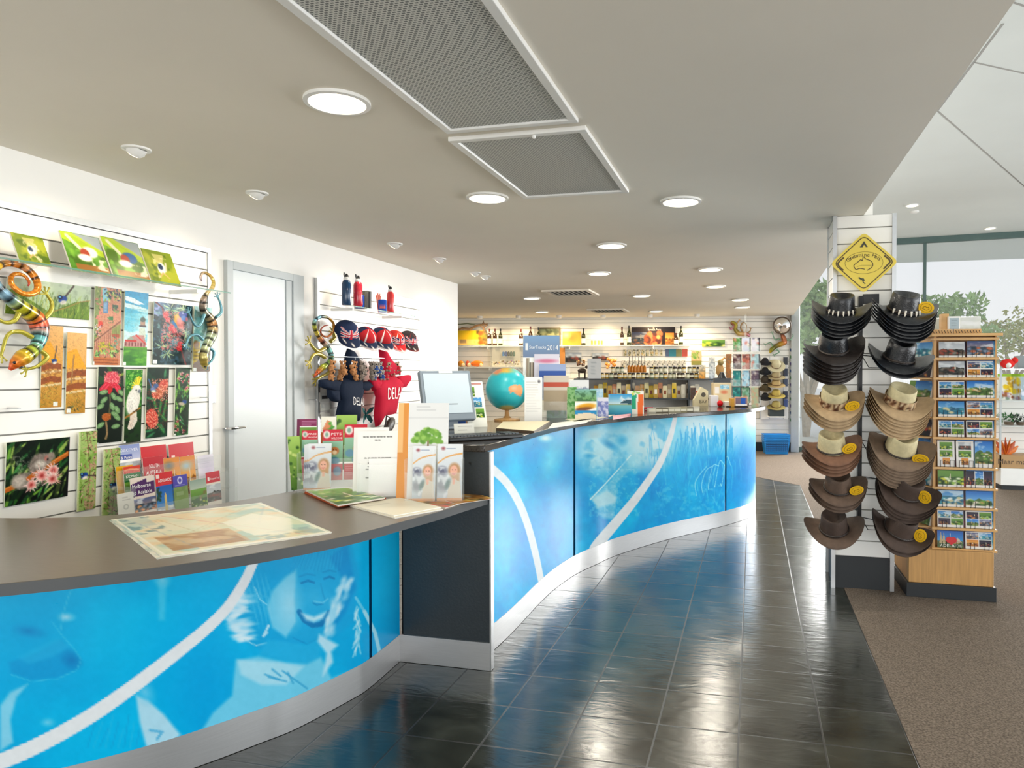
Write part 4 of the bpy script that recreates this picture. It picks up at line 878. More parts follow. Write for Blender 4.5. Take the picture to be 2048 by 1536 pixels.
# glass shelves
def glass_shelf(label, u0, u1, v0, v1, z):
    T = thing('glass_shelf', label, 'shelf', ((u0 + u1) / 2, (v0 + v1) / 2, z)); a, b_ = (u1 - u0) / 2, (v1 - v0) / 2
    MB().box(-a, a, -b_, b_, -.008, 0).build('glass_plate', 'acrylic', T, 0)
    MB().box(a, a + .002, -b_, b_, -.008, 0).build('polished_edge', 'glass_edge', T, 0)
    for s in (-.75, .75): MB().box(-a, -a + .2, b_ * s - .008, b_ * s + .008, -.03, -.009).build('bracket', 'white_plastic', T, 0)
    return T
q = onx(20, 516.5, UW + .24); q2 = onx(461, 572.5, UW + .24); zs1 = q.z
glass_shelf('long clear glass shelf holding four small leaning tiles', UW + .02, UW + .24, 1.8, q2.y, zs1)
def p_leaf(seed, yellow):
    def f(c):
        c.mix(np.ones(c.X.shape), '7f8f26' if yellow else '5c8a34'); c.speck(40, .42, .62, 'b0b23a' if yellow else '8fb84a', seed, .8); c.speck(26, .55, .66, '46601c', seed + 1, .7)
        if not yellow:
            c.poly([(0, 0), (100, 0), (100, 42), (40, 12)], 'a9adb8', .9); c.poly([(0, 0), (30, 0), (100, 38), (100, 55), (0, 20)], 'b9c83a', .8); c.line([(15, 10), (45, 45)], 9, 'd8d4c4', .9)
            c.ell(62, 45, 20, 14, '3a6a9a' if seed % 2 else 'd8dcd0'); c.ell(48, 50, 12, 12, 'a8503a'); c.ell(45, 62, 18, 9, 'ece4d8'); c.rect(15, 80, 100, 95, 'a86a3a', .8); c.speck(12, .5, .6, 'e8e0d0', seed + 3, .8, (60, 62, 100, 90))
        else:
            c.poly([(30, 10), (70, 10), (60, 35), (40, 35)], 'dcc9a0', .6); c.ell(50, 52, 13, 18, 'd8dcd8', 20); c.ell(48, 48, 8, 9, '2a3f5a'); c.line([(62, 60), (70, 34)], 5, 'd8c8b0'); c.line([(38, 78), (50, 65), (66, 80)], 4, 'c8a878')
            c.speck(16, .55, .65, 'e8dcc0', seed + 3, .6, (30, 20, 75, 90))
    return f
for (x0, x1, yb, yt, kind, lab) in ((33, 97, 508, 447, 1, 'small leaning tile of a bird on green leaves, first on the glass shelf'), (138, 216, 522, 471, 0, 'small leaning tile of a pale fairy wren by orange flowers'),
                           (221, 295, 535, 484, 0, 'small leaning tile of a blue and brown wren on green'), (298, 357, 546, 500, 1, 'small leaning tile with a yellow-green bird picture, last on the glass shelf')):
    u = UW + .15; a = onx(x0, yb + 4, u); b_ = onx(x1, yb + 4, u); w = b_.y - a.y; c = flat(w, w * 1.0, 44); p_leaf(int(x0), kind)(c)
    T = thing('leaning_tile', lab, 'painted tile', (u + .02, (a.y + b_.y) / 2, zs1 + .001), (R(-22), 0, rW), 'small tiles leaning on the glass shelf'); board(c, .008).build('picture_panel', 'glossy_print', T, 0)
    MB().box(-.02, .02, .008, .07, .0, .006).build('easel', 'acrylic', T, 0)

# painted metal geckos
def gecko(label, z, u, spine, rad, legs, cols, legcol, eye=1, grp='painted metal geckos'):
    ox, oy, s = z; W = lambda p: onx(ox + p[0] / s, oy + p[1] / s, u)
    P = [W(p) for p in spine]; o_ = P[0].copy(); k = abs((onx(ox + 300 / s, 700, u) - onx(ox, 700, u)).y) / 300 * .62
    k = ((W((0, 0)) - W((0, 100))).z) / 100
    n = len(P) * 6; t = np.linspace(0, len(P) - 1, n); Q = curve([(p.y, p.z) for p in P], 6); r = np.interp(np.linspace(0, 1, len(Q)), np.linspace(0, 1, len(rad)), rad) * k * .96
    T = thing('metal_gecko', label, 'wall ornament', o_[:], group=grp)
    pts = [Vector((0, y - o_.y, zz - o_.z)) for y, zz in Q]
    for i, p in enumerate(pts): p.x = .02 * sin(i * .12)
    L_ = len(pts); cc = np.zeros((L_, 3))
    stops = [hx(c_) for c_ in cols]
    for i in range(L_):
        f = i / (L_ - 1) * (len(stops) - 1); a = int(min(f, len(stops) - 2)); cc[i] = np.array(stops[a]) * (1 - f + a) + np.array(stops[a + 1]) * (f - a)
        if 12 < i < L_ * .62 and i % 5 == 0: cc[i] *= .14
        elif 12 < i < L_ * .62 and i % 5 == 1: cc[i] *= .6
        elif i % 3 == 0: cc[i] = np.clip(cc[i] * 1.12 + .05, 0, 1)
    mb = MB(); mb.tube(pts, list(r), 12, cc); mb.build('body', 'painted_metal', T, 60)
    h = pts[5]; hr = max(r[4:9]); mb = MB(); e1 = (pts[8] - pts[3]).normalized(); sd = Vector((0, -e1.z, e1.y))
    for sg in (-1, 1): mb.ball((h + sd * hr * .62 * sg + Vector((hr * .62, 0, 0)))[:], hr * .24, '1a1a1c', 8, 6)
    mb.build('eyes', 'painted_metal', T)
    for lg in legs:
        A = [W(p) - o_ for p in lg]; 
        for p in A: p.x = .0
        mb = MB(); rr_ = [k * 24, k * 22, k * 17, k * 13, k * 12][:len(A)]
        if len(A) < 3: rr_ = [k * 22, k * 14]
        q = curve([(p.y, p.z) for p in A], 5); m_ = len(q); mb.tube([(0, y, zz) for y, zz in q], list(np.interp(np.linspace(0, 1, m_), np.linspace(0, 1, len(rr_)), rr_)), 8, legcol)
        d = Vector((0, q[-1][0] - q[-3][0], q[-1][1] - q[-3][1])).normalized(); ed = Vector((0, q[-1][0], q[-1][1]))
        for a in (-62, -22, 20, 58):
            v = Matrix.Rotation(R(a), 3, 'X') @ d; mb.tube([ed, ed + v * k * 40, ed + v * k * 66 + Vector((.004, 0, 0))], [k * 9, k * 7, k * 6], 6, legcol); mb.ball((ed + v * k * 68)[:], k * 10, legcol, 6, 4)
        mb.build('leg', 'painted_metal', T, 60)
    MB().box(UW - u + .012, -.01, -.006, .006, -.3, -.294).build('hanger', 'alu', T, 0, loc=(0, .05, .25 if False else .12))
    return T
gecko('large striped metal gecko with an orange spiral tail at far left', S1, UW + .10,
      [(88, 1535), (120, 1480), (180, 1420), (250, 1375), (320, 1325), (370, 1240), (385, 1150), (345, 1065), (260, 1005), (160, 950), (50, 880), (-50, 790), (-90, 690), (-30, 605), (80, 570), (200, 585), (295, 645), (340, 730), (325, 810), (255, 850), (175, 845), (115, 795), (100, 735), (135, 680), (195, 665), (250, 690), (265, 740), (240, 775)],
      [14, 55, 78, 66, 56, 72, 84, 84, 76, 66, 56, 46, 40, 37, 35, 35, 34, 33, 31, 28, 26, 25, 24, 21, 18, 15, 12, 8],
      [[(390, 1080), (455, 1010), (470, 930), (420, 850)], [(180, 1000), (130, 1090), (40, 1105), (-30, 1060)], [(290, 1240), (180, 1190), (70, 1220), (10, 1400)], [(350, 1350), (425, 1420), (340, 1500), (245, 1530)]],
      ['c8401e', 'd8701e', 'c8a82a', '9fb030', '6fb0a8', '5aa0a8', 'd05a40', 'd86030', 'c9b422', 'b9b82c', '6a93ac', '7fa0b0', '5c86a0', 'c8a020'] + ['d8821c'] * 12 + ['d06a32', 'c04a4a'], 'b0a83a')
gecko('medium striped metal gecko beside the caps, right of the door', (420, 500, 4.267), UW + .09,
      [(885, 1085), (905, 1045), (940, 1005), (1000, 960), (1030, 900), (1010, 830), (970, 770), (930, 710), (900, 650), (895, 600), (930, 570), (990, 580), (1040, 630), (1050, 690), (1020, 738), (980, 730), (960, 690), (975, 652), (1003, 640)],
      [8, 26, 36, 28, 30, 32, 30, 26, 24, 21, 18, 16, 15, 14, 13, 11, 10, 8, 6],
      [[(980, 840), (925, 865), (880, 830), (850, 790)], [(980, 915), (920, 885), (875, 905), (850, 955)], [(1010, 975), (1020, 1040), (950, 1080), (905, 1105)], [(1030, 780), (1062, 750), (1050, 700)]],
      ['c8401e', 'c8602a', '9fae30', '7fa850', '5f9aa0', '7ab0a0', 'd0705c', 'c9b040', 'a9a83a', '6fa0b0', '5c8ca0', 'b98a2c', 'b87a2a', 'b0702a', 'a8602c', 'a85a30', 'a04a34', 'a04a34', '904034'], 'a8983a')
gecko('green and brown metal gecko climbing at the right end of the tiles', (340, 530, 6.677), UW + .10,
      [(465, 1390), (435, 1330), (410, 1230), (440, 1130), (500, 1040), (575, 930), (600, 810), (555, 700), (470, 620), (425, 520), (440, 420), (500, 345), (550, 270), (565, 190), (530, 120), (475, 105), (440, 160), (435, 210)],
      [14, 50, 62, 58, 66, 78, 76, 66, 56, 44, 38, 34, 30, 26, 24, 22, 17, 10],
      [[(460, 660), (400, 800), (330, 800), (250, 640)], [(440, 1000), (360, 930), (260, 960), (215, 1060)], [(610, 700), (680, 640), (680, 540), (640, 430)], [(500, 1090), (585, 1160), (560, 1270), (500, 1330)]],
      ['b8b060', 'a08a3c', 'b9c6a0', 'a8b89a', 'b0743a', '9aa08a', '8a7468', 'c0ae78', 'b09a4a', 'a08038', '8a7a6a', '7a6a74'], '5f96a4')

# acrylic brochure rack with three tiers of brochures
def photo(c, kind, seed=1, box=None):
    x0, y0, x1, y1 = box or c.b; w, h = x1 - x0, y1 - y0; g = random.Random(seed); m = c.X * 0 + ((c.X >= x0) & (c.X <= x1) & (c.Y >= y0) & (c.Y <= y1)); keep = c.C.copy()
    sk = {'sea': ('3f8fd0', 'bfe0ee'), 'sunset': ('e0953a', 'f0cf8a'), 'sky': ('2f7fd0', 'a8d4ee'), 'grey': ('b8c0c8', 'dfe3e2'), 'green': ('7fae4e', '4e7a34'), 'night': ('1a2440', '8a4a5a'), 'dusk': ('5a6a9a', 'e8b88a')}[kind]
    c.grad(y0, y1, *sk)
    if kind in ('sea', 'sky', 'grey', 'dusk'): c.speck(w * .4, .5, .65, 'eef4f6', seed, .7, (x0, y0, x1, y0 + h * .5), sy=2)
    hz = y0 + h * g.uniform(.45, .62)
    pts = [(x0, y1), (x0, hz)] + [(x0 + w * k / 6, hz - h * g.uniform(-.02, .14)) for k in range(1, 6)] + [(x1, hz), (x1, y1)]
    c.poly(pts, {'sea': '2f7f9a', 'sunset': 'a8702c', 'sky': '5a7a3c', 'grey': '4a4a44', 'green': '3e6a2a', 'night': '2a2430', 'dusk': '4a5a6a'}[kind])
    gc = {'sea': ['49a8b8', 'd8d0a8', '2f6a8a', 'e8f0ee'], 'sunset': ['c98a3c', '6a5a2c', 'e0b86a', '8a4a2a'], 'sky': ['7fae4e', 'c8a86a', '3e5a2c', 'e8e0d0'], 'grey': ['6a5a4c', 'a85a4a', '2f2f30', '8a8a80'],
          'green': ['9fc84a', '2f5a20', 'd8d84a', 'e8f0d0'], 'night': ['e8a84a', '6a3a5a', 'd8604a', '1a1a30'], 'dusk': ['e8a86a', '3a4a5a', 'c87a5a', '8a9ab0']}[kind]
    c.blobs(26, (x0, hz, x1, y1), gc, w * .04, w * .13, seed, .5, .8, (-15, 15))
    if g.random() < .5: xx = x0 + w * g.uniform(.3, .7); c.poly([(xx - w * .03, hz + h * .1), (xx, y0 + h * .15), (xx + w * .03, hz + h * .1)], 'e8e0c8')
    mm = m[..., None]; c.C = keep * (1 - mm) + c.C * mm
def brochure(label, p0, w, h, paint, u_tilt=-8, parent=None, group='brochures in the wall rack', thick=.004, ang=rW, name='brochure', sub=.0035, bend=0, mt='glossy_print', cat='brochure'):
    c = flat(w, h, max(12, int(w / sub)), max(12, int(h / sub))); paint(c)
    o_ = board(c, thick, 'ece8e0', bend).build(name, mt, None, 0, loc=p0[:], rot=(R(u_tilt), 0, ang)); tag(o_, label, cat, group); return o_
def lines(c, x0, y0, x1, n, dy, col='8a8a8a', seed=0, w=1.6):
    g = random.Random(seed)
    for k in range(n): c.line([(x0, y0 + k * dy), (x0 + (x1 - x0) * g.uniform(.6, 1), y0 + k * dy)], w, col, .8)
def b_parks(c): c.grad(0, 60, '8f9fd0', 'c3c9e6'); c.text('DISCOVER', 6, 28, 17, 'eef2fa', 84); c.rect(0, 40, 60, 62, '4a62b0'); c.text('& Parks', 6, 58, 17, 'ffffff'); photo(c, 'grey', 4, (0, 72, 100, 130)); photo(c, 'sky', 5, (0, 130, 100, c.b[3]))
def b_red(t, k='sunset'):
    def f(c): c.rect(0, 0, 100, 76, 'd2303c'); c.rect(8, 36, 22, 58, 'f4e8e4'); c.text('Shopper Trail', 27, 54, 17, 'f6ecea', 66); lines(c, 30, 64, 90, 1, 6, 'eab8b8', 1); photo(c, k, t, (0, 84, 100, c.b[3]))
    return f
def b_kid(c): c.rect(0, 0, 100, 36, 'd8482a'); c.line([(8, 18), (40, 14), (90, 22)], 8, 'e89a6a'); c.rect(0, 36, 100, 80, '1f7a3c'); c.text('KIDMAN', 12, 58, 18, 'f0f4e8', 74); c.text('TRAIL', 24, 76, 16, 'f0f4e8', 50); photo(c, 'green', 9, (0, 80, 100, c.b[3])); c.rect(-1, 0, 12, 400, 'e8b822', .0)
def b_sa(c): c.rect(0, 0, 100, 84, 'c62a3a'); c.text('SOUTH', 28, 44, 22, 'ffffff', 50); c.text('AUSTRALIA', 12, 70, 22, 'ffffff', 76); c.rect(0, 84, 100, 120, '9cc8d4'); photo(c, 'sea', 13, (0, 100, 100, c.b[3]))
def b_ora(seed):
    def f(c): photo(c, 'sunset', seed); c.ell(30, 40, 30, 20, '6a7a8a', f=.5, a=.7) if seed == 3 else c.ell(40, 50, 36, 22, 'b9cfd8', f=.5, a=.8)
    return f
def b_wh(c): c.mix(np.ones(c.X.shape), 'e6e4ee'); c.ell(60, 80, 36, 60, 'c8c0d8', f=.8, a=.7); c.rect(50, 90, 80, 108, '3a3f46'); lines(c, 10, 20, 90, 3, 9, 'b8b4c4', 3)
def b_melb(c):
    c.mix(np.ones(c.X.shape), 'e8ddd4'); c.poly([(0, 22), (66, 8), (66, 22), (100, 20), (100, 62), (0, 68)], '5a2c6e'); c.text('Melbourne', 6, 38, 20, 'ffffff', 76); c.text('to Adelaide', 6, 60, 20, 'ffffff', 80); photo(c, 'dusk', 21, (8, 76, 100, 122)); photo(c, 'grey', 22, (0, 134, 100, c.b[3])); c.blobs(60, (10, 140, 70, c.b[3]), ['d8a81c', 'e8c83a', 'b8841a', '6a5a1c'], 3, 9, 5)
def b_adel(c): c.rect(0, 0, 100, 60, 'd8343a'); c.rect(6, 6, 24, 26, 'f0dcd8'); c.text('ADELAIDE', 14, 44, 20, 'ffffff', 76); lines(c, 30, 52, 80, 1, 5, 'f4c8c4'); c.grad(60, 170, '1f6ac0', '5aa0d8'); photo(c, 'grey', 8, (0, 158, 100, c.b[3])); c.poly([(42, 190), (46, 96), (54, 96), (60, 190)], 'd8c890'); c.blobs(24, (0, 70, 26, 130), ['1f4a3a', '2a5a4a'], 3, 8, 3, a=.8)
def b_purp(c): c.rect(0, 0, 100, 58, '5a54b8'); c.ell(52, 26, 16, 19, 'dcdcf4'); c.ell(52, 26, 9, 11, '5a54b8'); lines(c, 20, 50, 84, 1, 5, 'c8c8ec'); c.grad(58, c.b[3], '7f9a5c', '8fa86a'); c.rect(24, 84, 70, 104, '9fb48a', .7); c.speck(30, .5, .7, 'a0b47a', 5, .4, (0, 60, 100, 300))
def b_nat(c): c.grad(0, 50, '9ab0a4', 'c6d2c6'); photo(c, 'green', 31, (0, 46, 100, c.b[3])); c.speck(30, .5, .62, '8a7a4a', 33, .8, (0, 60, 100, 240)); c.ell(60, 150, 20, 26, 'e0c8c0', f=.6, a=.8)
def b_tra(c): c.mix(np.ones(c.X.shape), 'e8e2d8'); c.rect(0, 0, 100, 58, 'cc3040'); c.rect(10, 26, 24, 46, 'f2e4e2'); c.text('Shopper Trail', 28, 42, 15, 'f6eaea', 66); photo(c, 'grey', 41, (0, 66, 100, 158)); c.rect(0, 120, 100, 134, '8a4a3a', .7); c.rect(10, 208, 96, 214, 'cc3040'); lines(c, 14, 196, 90, 1, 5, 'cc5050')
RK = (235, 870, 9.037)
rk = lambda X, Y, u: onx(235 + X / 9.037, 870 + Y / 9.037, u)
tiers = [(.05, [('blue "& Parks" brochure with a steam train photo, back tier of the wall rack', 62, 432, 165, b_parks), ('red-topped shopping trail brochure, back tier centre of the wall rack', 448, 905, 185, b_red(2)), ('red-topped shopping trail brochure, back tier right of the wall rack', 950, 1395, 140, b_red(3, 'dusk'))]),
         (.10, [('orange and green trail brochure with a yellow spine', 140, 440, 550, b_kid), ('red South Australia brochure in the middle tier of the wall rack', 495, 862, 385, b_sa), ('orange outback landscape brochure, left of a similar one', 866, 1148, 400, b_ora(3)), ('orange outback landscape brochure with a pale blue sky patch', 1155, 1425, 370, b_ora(6)), ('pale lilac brochure at the right of the middle tier', 1470, 1760, 350, b_wh)]),
         (.16, [('purple-titled Melbourne to Adelaide brochure with yellow wattle', 275, 705, 740, b_melb), ('red-topped Adelaide brochure with a pale monument on blue sky', 722, 1035, 660, b_adel), ('green brochure with a violet band and round emblem', 1010, 1290, 715, b_purp), ('nature brochure showing green bush, second from right in front tier', 1330, 1620, 790, b_nat), ('red-topped brochure of a train at the right end of the wall rack', 1625, 1875, 650, b_tra)])]
bz = rk(1300, 1350, UW + .17).z - .02
for (off, items), dz in zip(tiers, (.20, .10, 0)):
    for lab, xa, xb, yt, pf in items:
        u = UW + off; A = rk(xa, yt, u); B = rk(xb, yt, u); w = B.y - A.y; top = rk((xa + xb) / 2, yt, u - .02).z
        brochure(lab, (u + .005, (A.y + B.y) / 2, bz + dz), w, (top - bz - dz), pf, -5)
        if 'trail brochure with a yellow spine' in lab: brochure('yellow-edged brochure stack behind the orange and green trail brochure', (u - .012, A.y - .02 + w / 2 - .01, bz + dz), w, top - bz - dz + .005, lambda c: c.mix(np.ones(c.X.shape), 'e0b020'), -5)
a0, a1_ = rk(20, 1000, UW + .1).y, rk(1900, 1000, UW + .1).y
T = thing('brochure_rack', 'clear acrylic wall rack with three tiers of travel brochures', 'rack', (UW + .02, (a0 + a1_) / 2, bz), (0, 0, rW)); w = (a1_ - a0) / 2
MB().box(-w, w, -.004, 0, 0, .34).build('back_sheet', 'acrylic', T, 0)
for k, (o2, z2) in enumerate(((.07, .20), (.12, .10), (.185, 0))):
    MB().box(-w, w, -o2 - .003, -o2, z2 - .004, z2 + .10).build('front_lip', 'acrylic', T, 0); MB().box(-w, w, -o2, -.004, z2 - .006, z2 - .003).build('tier_floor', 'acrylic', T, 0)
for s_ in (-1, 1): MB().box(s_ * w - .002, s_ * w + .002, -.19, 0, -.006, .22).build('side_wall', 'acrylic', T, 0)
def b_card(c): c.mix(np.ones(c.X.shape), 'dfe0da'); lines(c, 30, 24, 80, 2, 12, '9a9a98', 1, 3); c.ell(50, 75, 16, 14, 'b0b4b0'); c.ell(50, 75, 11, 9, 'dfe0da'); c.rect(10, 118, 30, 124, '5a4440')
A = rk(10, 1075, UW + .20); B = rk(300, 1075, UW + .20)
brochure('small grey greeting card in a clear holder left of the brochures', (UW + .21, (A.y + B.y) / 2, bz - .03), B.y - A.y, A.z - bz + .03, b_card, -4, group=None, name='greeting_card', cat='card')

# ---- slatwall right of the door: shelf, bottles, caps, keyrings, hoodies
S2 = (420, 500, 4.267); s2 = lambda X, Y, u: onx(420 + X / 4.267, 500 + Y / 4.267, u)
v0 = onx(638, 611, UW).y; q = ony(701, 610, v0); sd_ = q.x - UW; zs2 = q.z; vE = onx(830, 634, q.x).y
glass_shelf('short clear glass shelf with drink bottles beside the door', UW + .02, q.x, v0, vE, zs2)
def at_shelf(x, y): P = onz(x, y, zs2); return P
def bottle(label, x, y, r, h, col, lid='17191b', emb=None):
    P = onz(x, y, zs2); P.x = min(max(P.x, UW + .06), UW + sd_ - .04)
    P = ony(x, y, P.y); P = onz(x, y, zs2)
    T = thing('drink_bottle', label, 'bottle', P[:], group='sports bottles on the short glass shelf')
    mb = MB(); mb.lathe([(r * .9, 0), (r, .006), (r, h * .68), (r * .8, h * .76), (r * .62, h * .8)], 20, col); 
    if emb: mb.add([(r * 1.01 * cos(R(a)), r * 1.01 * sin(R(a)), z) for z in (h * .2, h * .3) for a in range(-140, 0, 10)], [(i, i + 1, i + 15, i + 14) for i in range(13)], emb)
    mb.build('flask', 'jar_print', T)
    MB().lathe([(r * .66, h * .79), (r * .66, h * .86), (r * .45, h * .9), (r * .3, h * .91)], 16, 'dadada').build('collar', 'jar_print', T)
    mb = MB(); mb.lathe([(r * .5, h * .86), (r * .5, h * .94), (r * .2, h), (.0001, h)], 14); mb.tube([(0, -r * .3, h * .95), (0, -r * .9, h * 1.01), (0, -r * 1.0, h * .93)], [.005, .006, .004], 6); mb.build('lid', 'black_plastic', T)
bottle('navy blue sports bottle at the left of the short glass shelf', 693, 610.5, .036, .25, '173a5c')
bottle('red sports bottle behind a blue can cooler', 716, 613, .036, .25, 'c02a3c')
bottle('red sports bottle at the right end of the group', 781, 626, .032, .24, 'd03a3c')
for x, y, lab in ((720, 617, 'blue can cooler in front of a red bottle'), (765, 624.5, 'blue can cooler with orange straws behind, at right')):
    P = onz(x, y, zs2); T = thing('can_cooler', lab, 'can cooler', P[:], group='blue can coolers'); mb = MB(); mb.lathe([(.034, 0), (.036, .004), (.036, .105), (.03, .11), (.028, .09)], 20, '1f4aa8'); mb.build('sleeve', 'cloth_print', T)
    mb = MB()
    for k in range(6):
        a = R(-100 + k * 14); mb.add([(.037 * cos(a), .037 * sin(a), .03), (.037 * cos(a + .2), .037 * sin(a + .2), .03), (.037 * cos(a + .1), .037 * sin(a + .1), .07)], [(0, 1, 2)], 'e8763a')
    mb.build('emblem', 'cloth_print', T, 0)
    if y > 620:
        T2 = thing('straw_bunch', 'bunch of orange straws standing behind the right can cooler', 'straws', (P.x - .05, P.y + .02, zs2)); mb = MB()
        for k in range(7): mb.tube([(0, 0, 0), (.0, (k - 3) * .012, .15 + .01 * (k % 3))], .005, 6, ('e8603a', 'f0a08a')[k % 2])
        mb.build('straws', 'jar_print', T2)
for k, (x, col, hh, lab) in enumerate(((731, '5a5a50', .145, 'dark olive book between the bottles'), (737, '6f6f66', .15, 'grey book between the bottles'), (742, '35383a', .145, 'thin black book between the bottles'))):
    P = onz(x, 617.5, zs2); T = MB().box(-.10, 0, -.009, .009, 0, hh, col).build('book', 'print', None, 0, loc=P[:]); tag(T, lab, 'book', 'books on the short glass shelf')

def cap(label, x, y, cols, visor, jack, size=1.0, turn=0):
    P = s2(x, y, UW + .17); T = thing('baseball_cap', label, 'cap', P[:], (R(0), R(38), R(-30 + turn)), 'baseball caps under the short glass shelf'); r = .088 * size
    mb = MB(); n, m_ = 84, 30; V = []; Cc = []
    for i in range(m_ + 1):
        t = pi / 2 * i / m_
        for j in range(n):
            a = 2 * pi * j / n; V.append((r * 1.12 * cos(t) * cos(a), r * cos(t) * sin(a), r * .95 * sin(t)))
            yy, zz = V[-1][1] / r, V[-1][2] / r; c_ = hx(cols[0] if cos(a) > .15 or abs(sin(a)) < .5 else cols[1])
            if len(cols) > 2 and abs(abs(sin(a)) - .55) < .07 and cos(a) > 0: c_ = hx(cols[2])
            if jack and cos(a) > .25 and zz < .72:
                u_, w_ = yy, zz - .36
                if abs(u_) < .75 and abs(w_) < .33:
                    c_ = hx('1d2a5c')
                    if abs(abs(u_) * .44 - abs(w_)) < .07: c_ = hx('efe9e6')
                    if abs(abs(u_) * .45 - abs(w_)) < .035: c_ = hx('cf2f44')
                    if abs(u_) < .13 or abs(w_) < .10: c_ = hx('efe9e6')
                    if abs(u_) < .075 or abs(w_) < .055: c_ = hx('cf2f44')
            Cc.append(c_)
    mb.add(V, [(i * n + j, i * n + (j + 1) % n, (i + 1) * n + (j + 1) % n, (i + 1) * n + j) for i in range(m_) for j in range(n)], np.array(Cc)); mb.ball((0, 0, r * .95), .007, cols[0], 8, 4)
    mb.build('crown', 'cloth_print', T, 60)
    mb = MB(); V = []; k = 17; Cc = []
    for i, f in enumerate((0, .35, .7, 1)):
        for j in range(k):
            a = R(-68 + 136 * j / (k - 1)); rx = r * 1.12 * cos(a) + f * .085 * size * cos(a) ** .5; V.append((rx, r * 1.02 * sin(a) * (1 - .08 * f), .004 - f * .012 - (sin(a) ** 2) * .018 * f))
            c_ = visor if not (i == 3) else (cols[2] if len(cols) > 2 else visor)
            if (j * 7 + i * 5) % 11 == 0 and i in (1, 2): c_ = 'f0ece8'
            Cc.append(hx(c_))
    nv = len(V); V += [(a, b_, c_ - .004) for a, b_, c_ in V]; Cc += Cc; Fc = []
    for i in range(3):
        for j in range(k - 1): q_ = i * k + j; Fc += [(q_, q_ + 1, q_ + k + 1, q_ + k), (nv + q_ + 1, nv + q_, nv + q_ + k, nv + q_ + k + 1)]
    for j in range(k - 1): q_ = 3 * k + j; Fc.append((q_, q_ + 1, nv + q_ + 1, nv + q_))
    mb.add(V, Fc, np.array(Cc)); mb.build('visor', 'cloth_print', T, 60); return T
cap('navy cap with a large union flag, nearest the gecko', 1165, 700, ('1f2c4c', '1f2c4c'), '1b2744', 1, 1.12, -6)
cap('red and navy cap second from left in the row', 1330, 740, ('b8262e', '1f2c4c', 'e8dcdc'), '1d2946', 0, 1.0)
cap('bright red cap with navy panels in the middle of the row', 1465, 745, ('b8262e', '22304f', 'f0e8e8'), '1f2b48', 0, 1.05)
cap('orange-red cap with a union flag, fourth in the row', 1580, 765, ('d03a2a', 'c02a2a', 'f0e8e8'), 'c8282c', 1, 1.0)
cap('charcoal cap at the right end of the row', 1690, 765, ('3a3438', '3f3a3c', '8a3a3c'), '3a3337', 1, .98)
P1, P2 = s2(1060, 800, UW + .17), s2(1740, 835, UW + .17)
T = thing('cap_rail', 'thin chrome display arm running behind the caps', 'hook rail', (UW + .03, P1.y, P1.z + .05)); MB().tube([(0, 0, 0), (0, P2.y - P1.y, 0)], .004, 6).build('arm', 'chrome', T)
P1, P2 = s2(1060, 907, UW + .20), s2(1660, 914, UW + .20)
T = thing('keyring_rail', 'thin chrome rail hung with plush koala keyrings', 'hook rail', P1[:]); MB().tube([(0, 0, 0), (0, P2.y - P1.y, 0), ], .0025, 6).build('rail', 'alu', T)
for f in (0.02, .98): MB().tube([(0, (P2.y - P1.y) * f, 0), (UW - P1.x + .01, (P2.y - P1.y) * f, 0)], .004, 6).build('support_arm', 'chrome', T)
g = random.Random(4); kr = {}
def koala_key(col, vest):
    T = thing('koala_keyring', '', 'keyring', (0, 0, 0)); mb = MB()
    mb.ball((0, 0, -.085), .024, col, 10, 6, (1, 1, 1.15)); mb.ball((0, 0, -.05), .021, col, 10, 6)
    for s_ in (-1, 1): mb.ball((0, s_ * .019, -.036), .010, col, 6, 4); mb.ball((.014, s_ * .017, -.078), .009, col, 6, 4, (1.6, 1, 1)); mb.ball((.012, s_ * .014, -.108), .010, col, 6, 4, (1.5, 1, 1))
    mb.ball((.021, 0, -.052), .006, '1a1a1a', 6, 4, (.6, 1, 1.4)); mb.build('plush_body', 'cloth_print', T, 60)
    if vest: mb = MB(); mb.lathe([(.0255, -.10), (.0262, -.085), (.022, -.066)], 12, vest, cap=False); mb.build('vest', 'cloth_print', T)
    MB().tube([(0, .0, 0), (0, .006, -.014), (0, 0, -.03)], .0018, 5).build('ring', 'chrome', T); return T
sets = [('c08a5c', None, 'tan plush koala keyring hanging left of centre on the rail', 'tan koala keyrings', (1075, 1115, 1150, 1190, 1230)), ('8a8078', None, 'grey plush koala keyring hanging in the middle of the rail', 'grey koala keyrings', (1290, 1330, 1365)),
        ('a8a29c', '2a4a8a', 'grey koala keyring wearing a blue vest', 'blue-vested koala keyrings', (1400, 1435, 1470)), ('b09c88', 'c8283a', 'koala keyring wearing a red vest at the right of the rail', 'red-vested koala keyrings', (1510, 1550, 1585, 1615))]
for col, vest, lab, grp, xs in sets:
    pr = koala_key(col, vest)
    cnt = 0
    for k, x in enumerate(xs):
        for rowz in ((0, -.075) if k % 2 == 0 else (-.03,)):
            P = s2(x, 912, UW + .20); loc = (P.x + g.uniform(-.03, .02), P.y, P1.z + rowz - .004); rt = (g.uniform(-.3, .3), 0, g.uniform(-.9, .1))
            if pr is not None and 'used' not in pr: pr['used'] = 1; pr.location = loc; pr.rotation_euler = rt; pr['label'] = lab + ', first from left'; pr['group'] = grp
            else: cnt += 1; dup(pr, lab + ', %s from left' % ORD[cnt], grp, loc, rt)
    del pr['used']

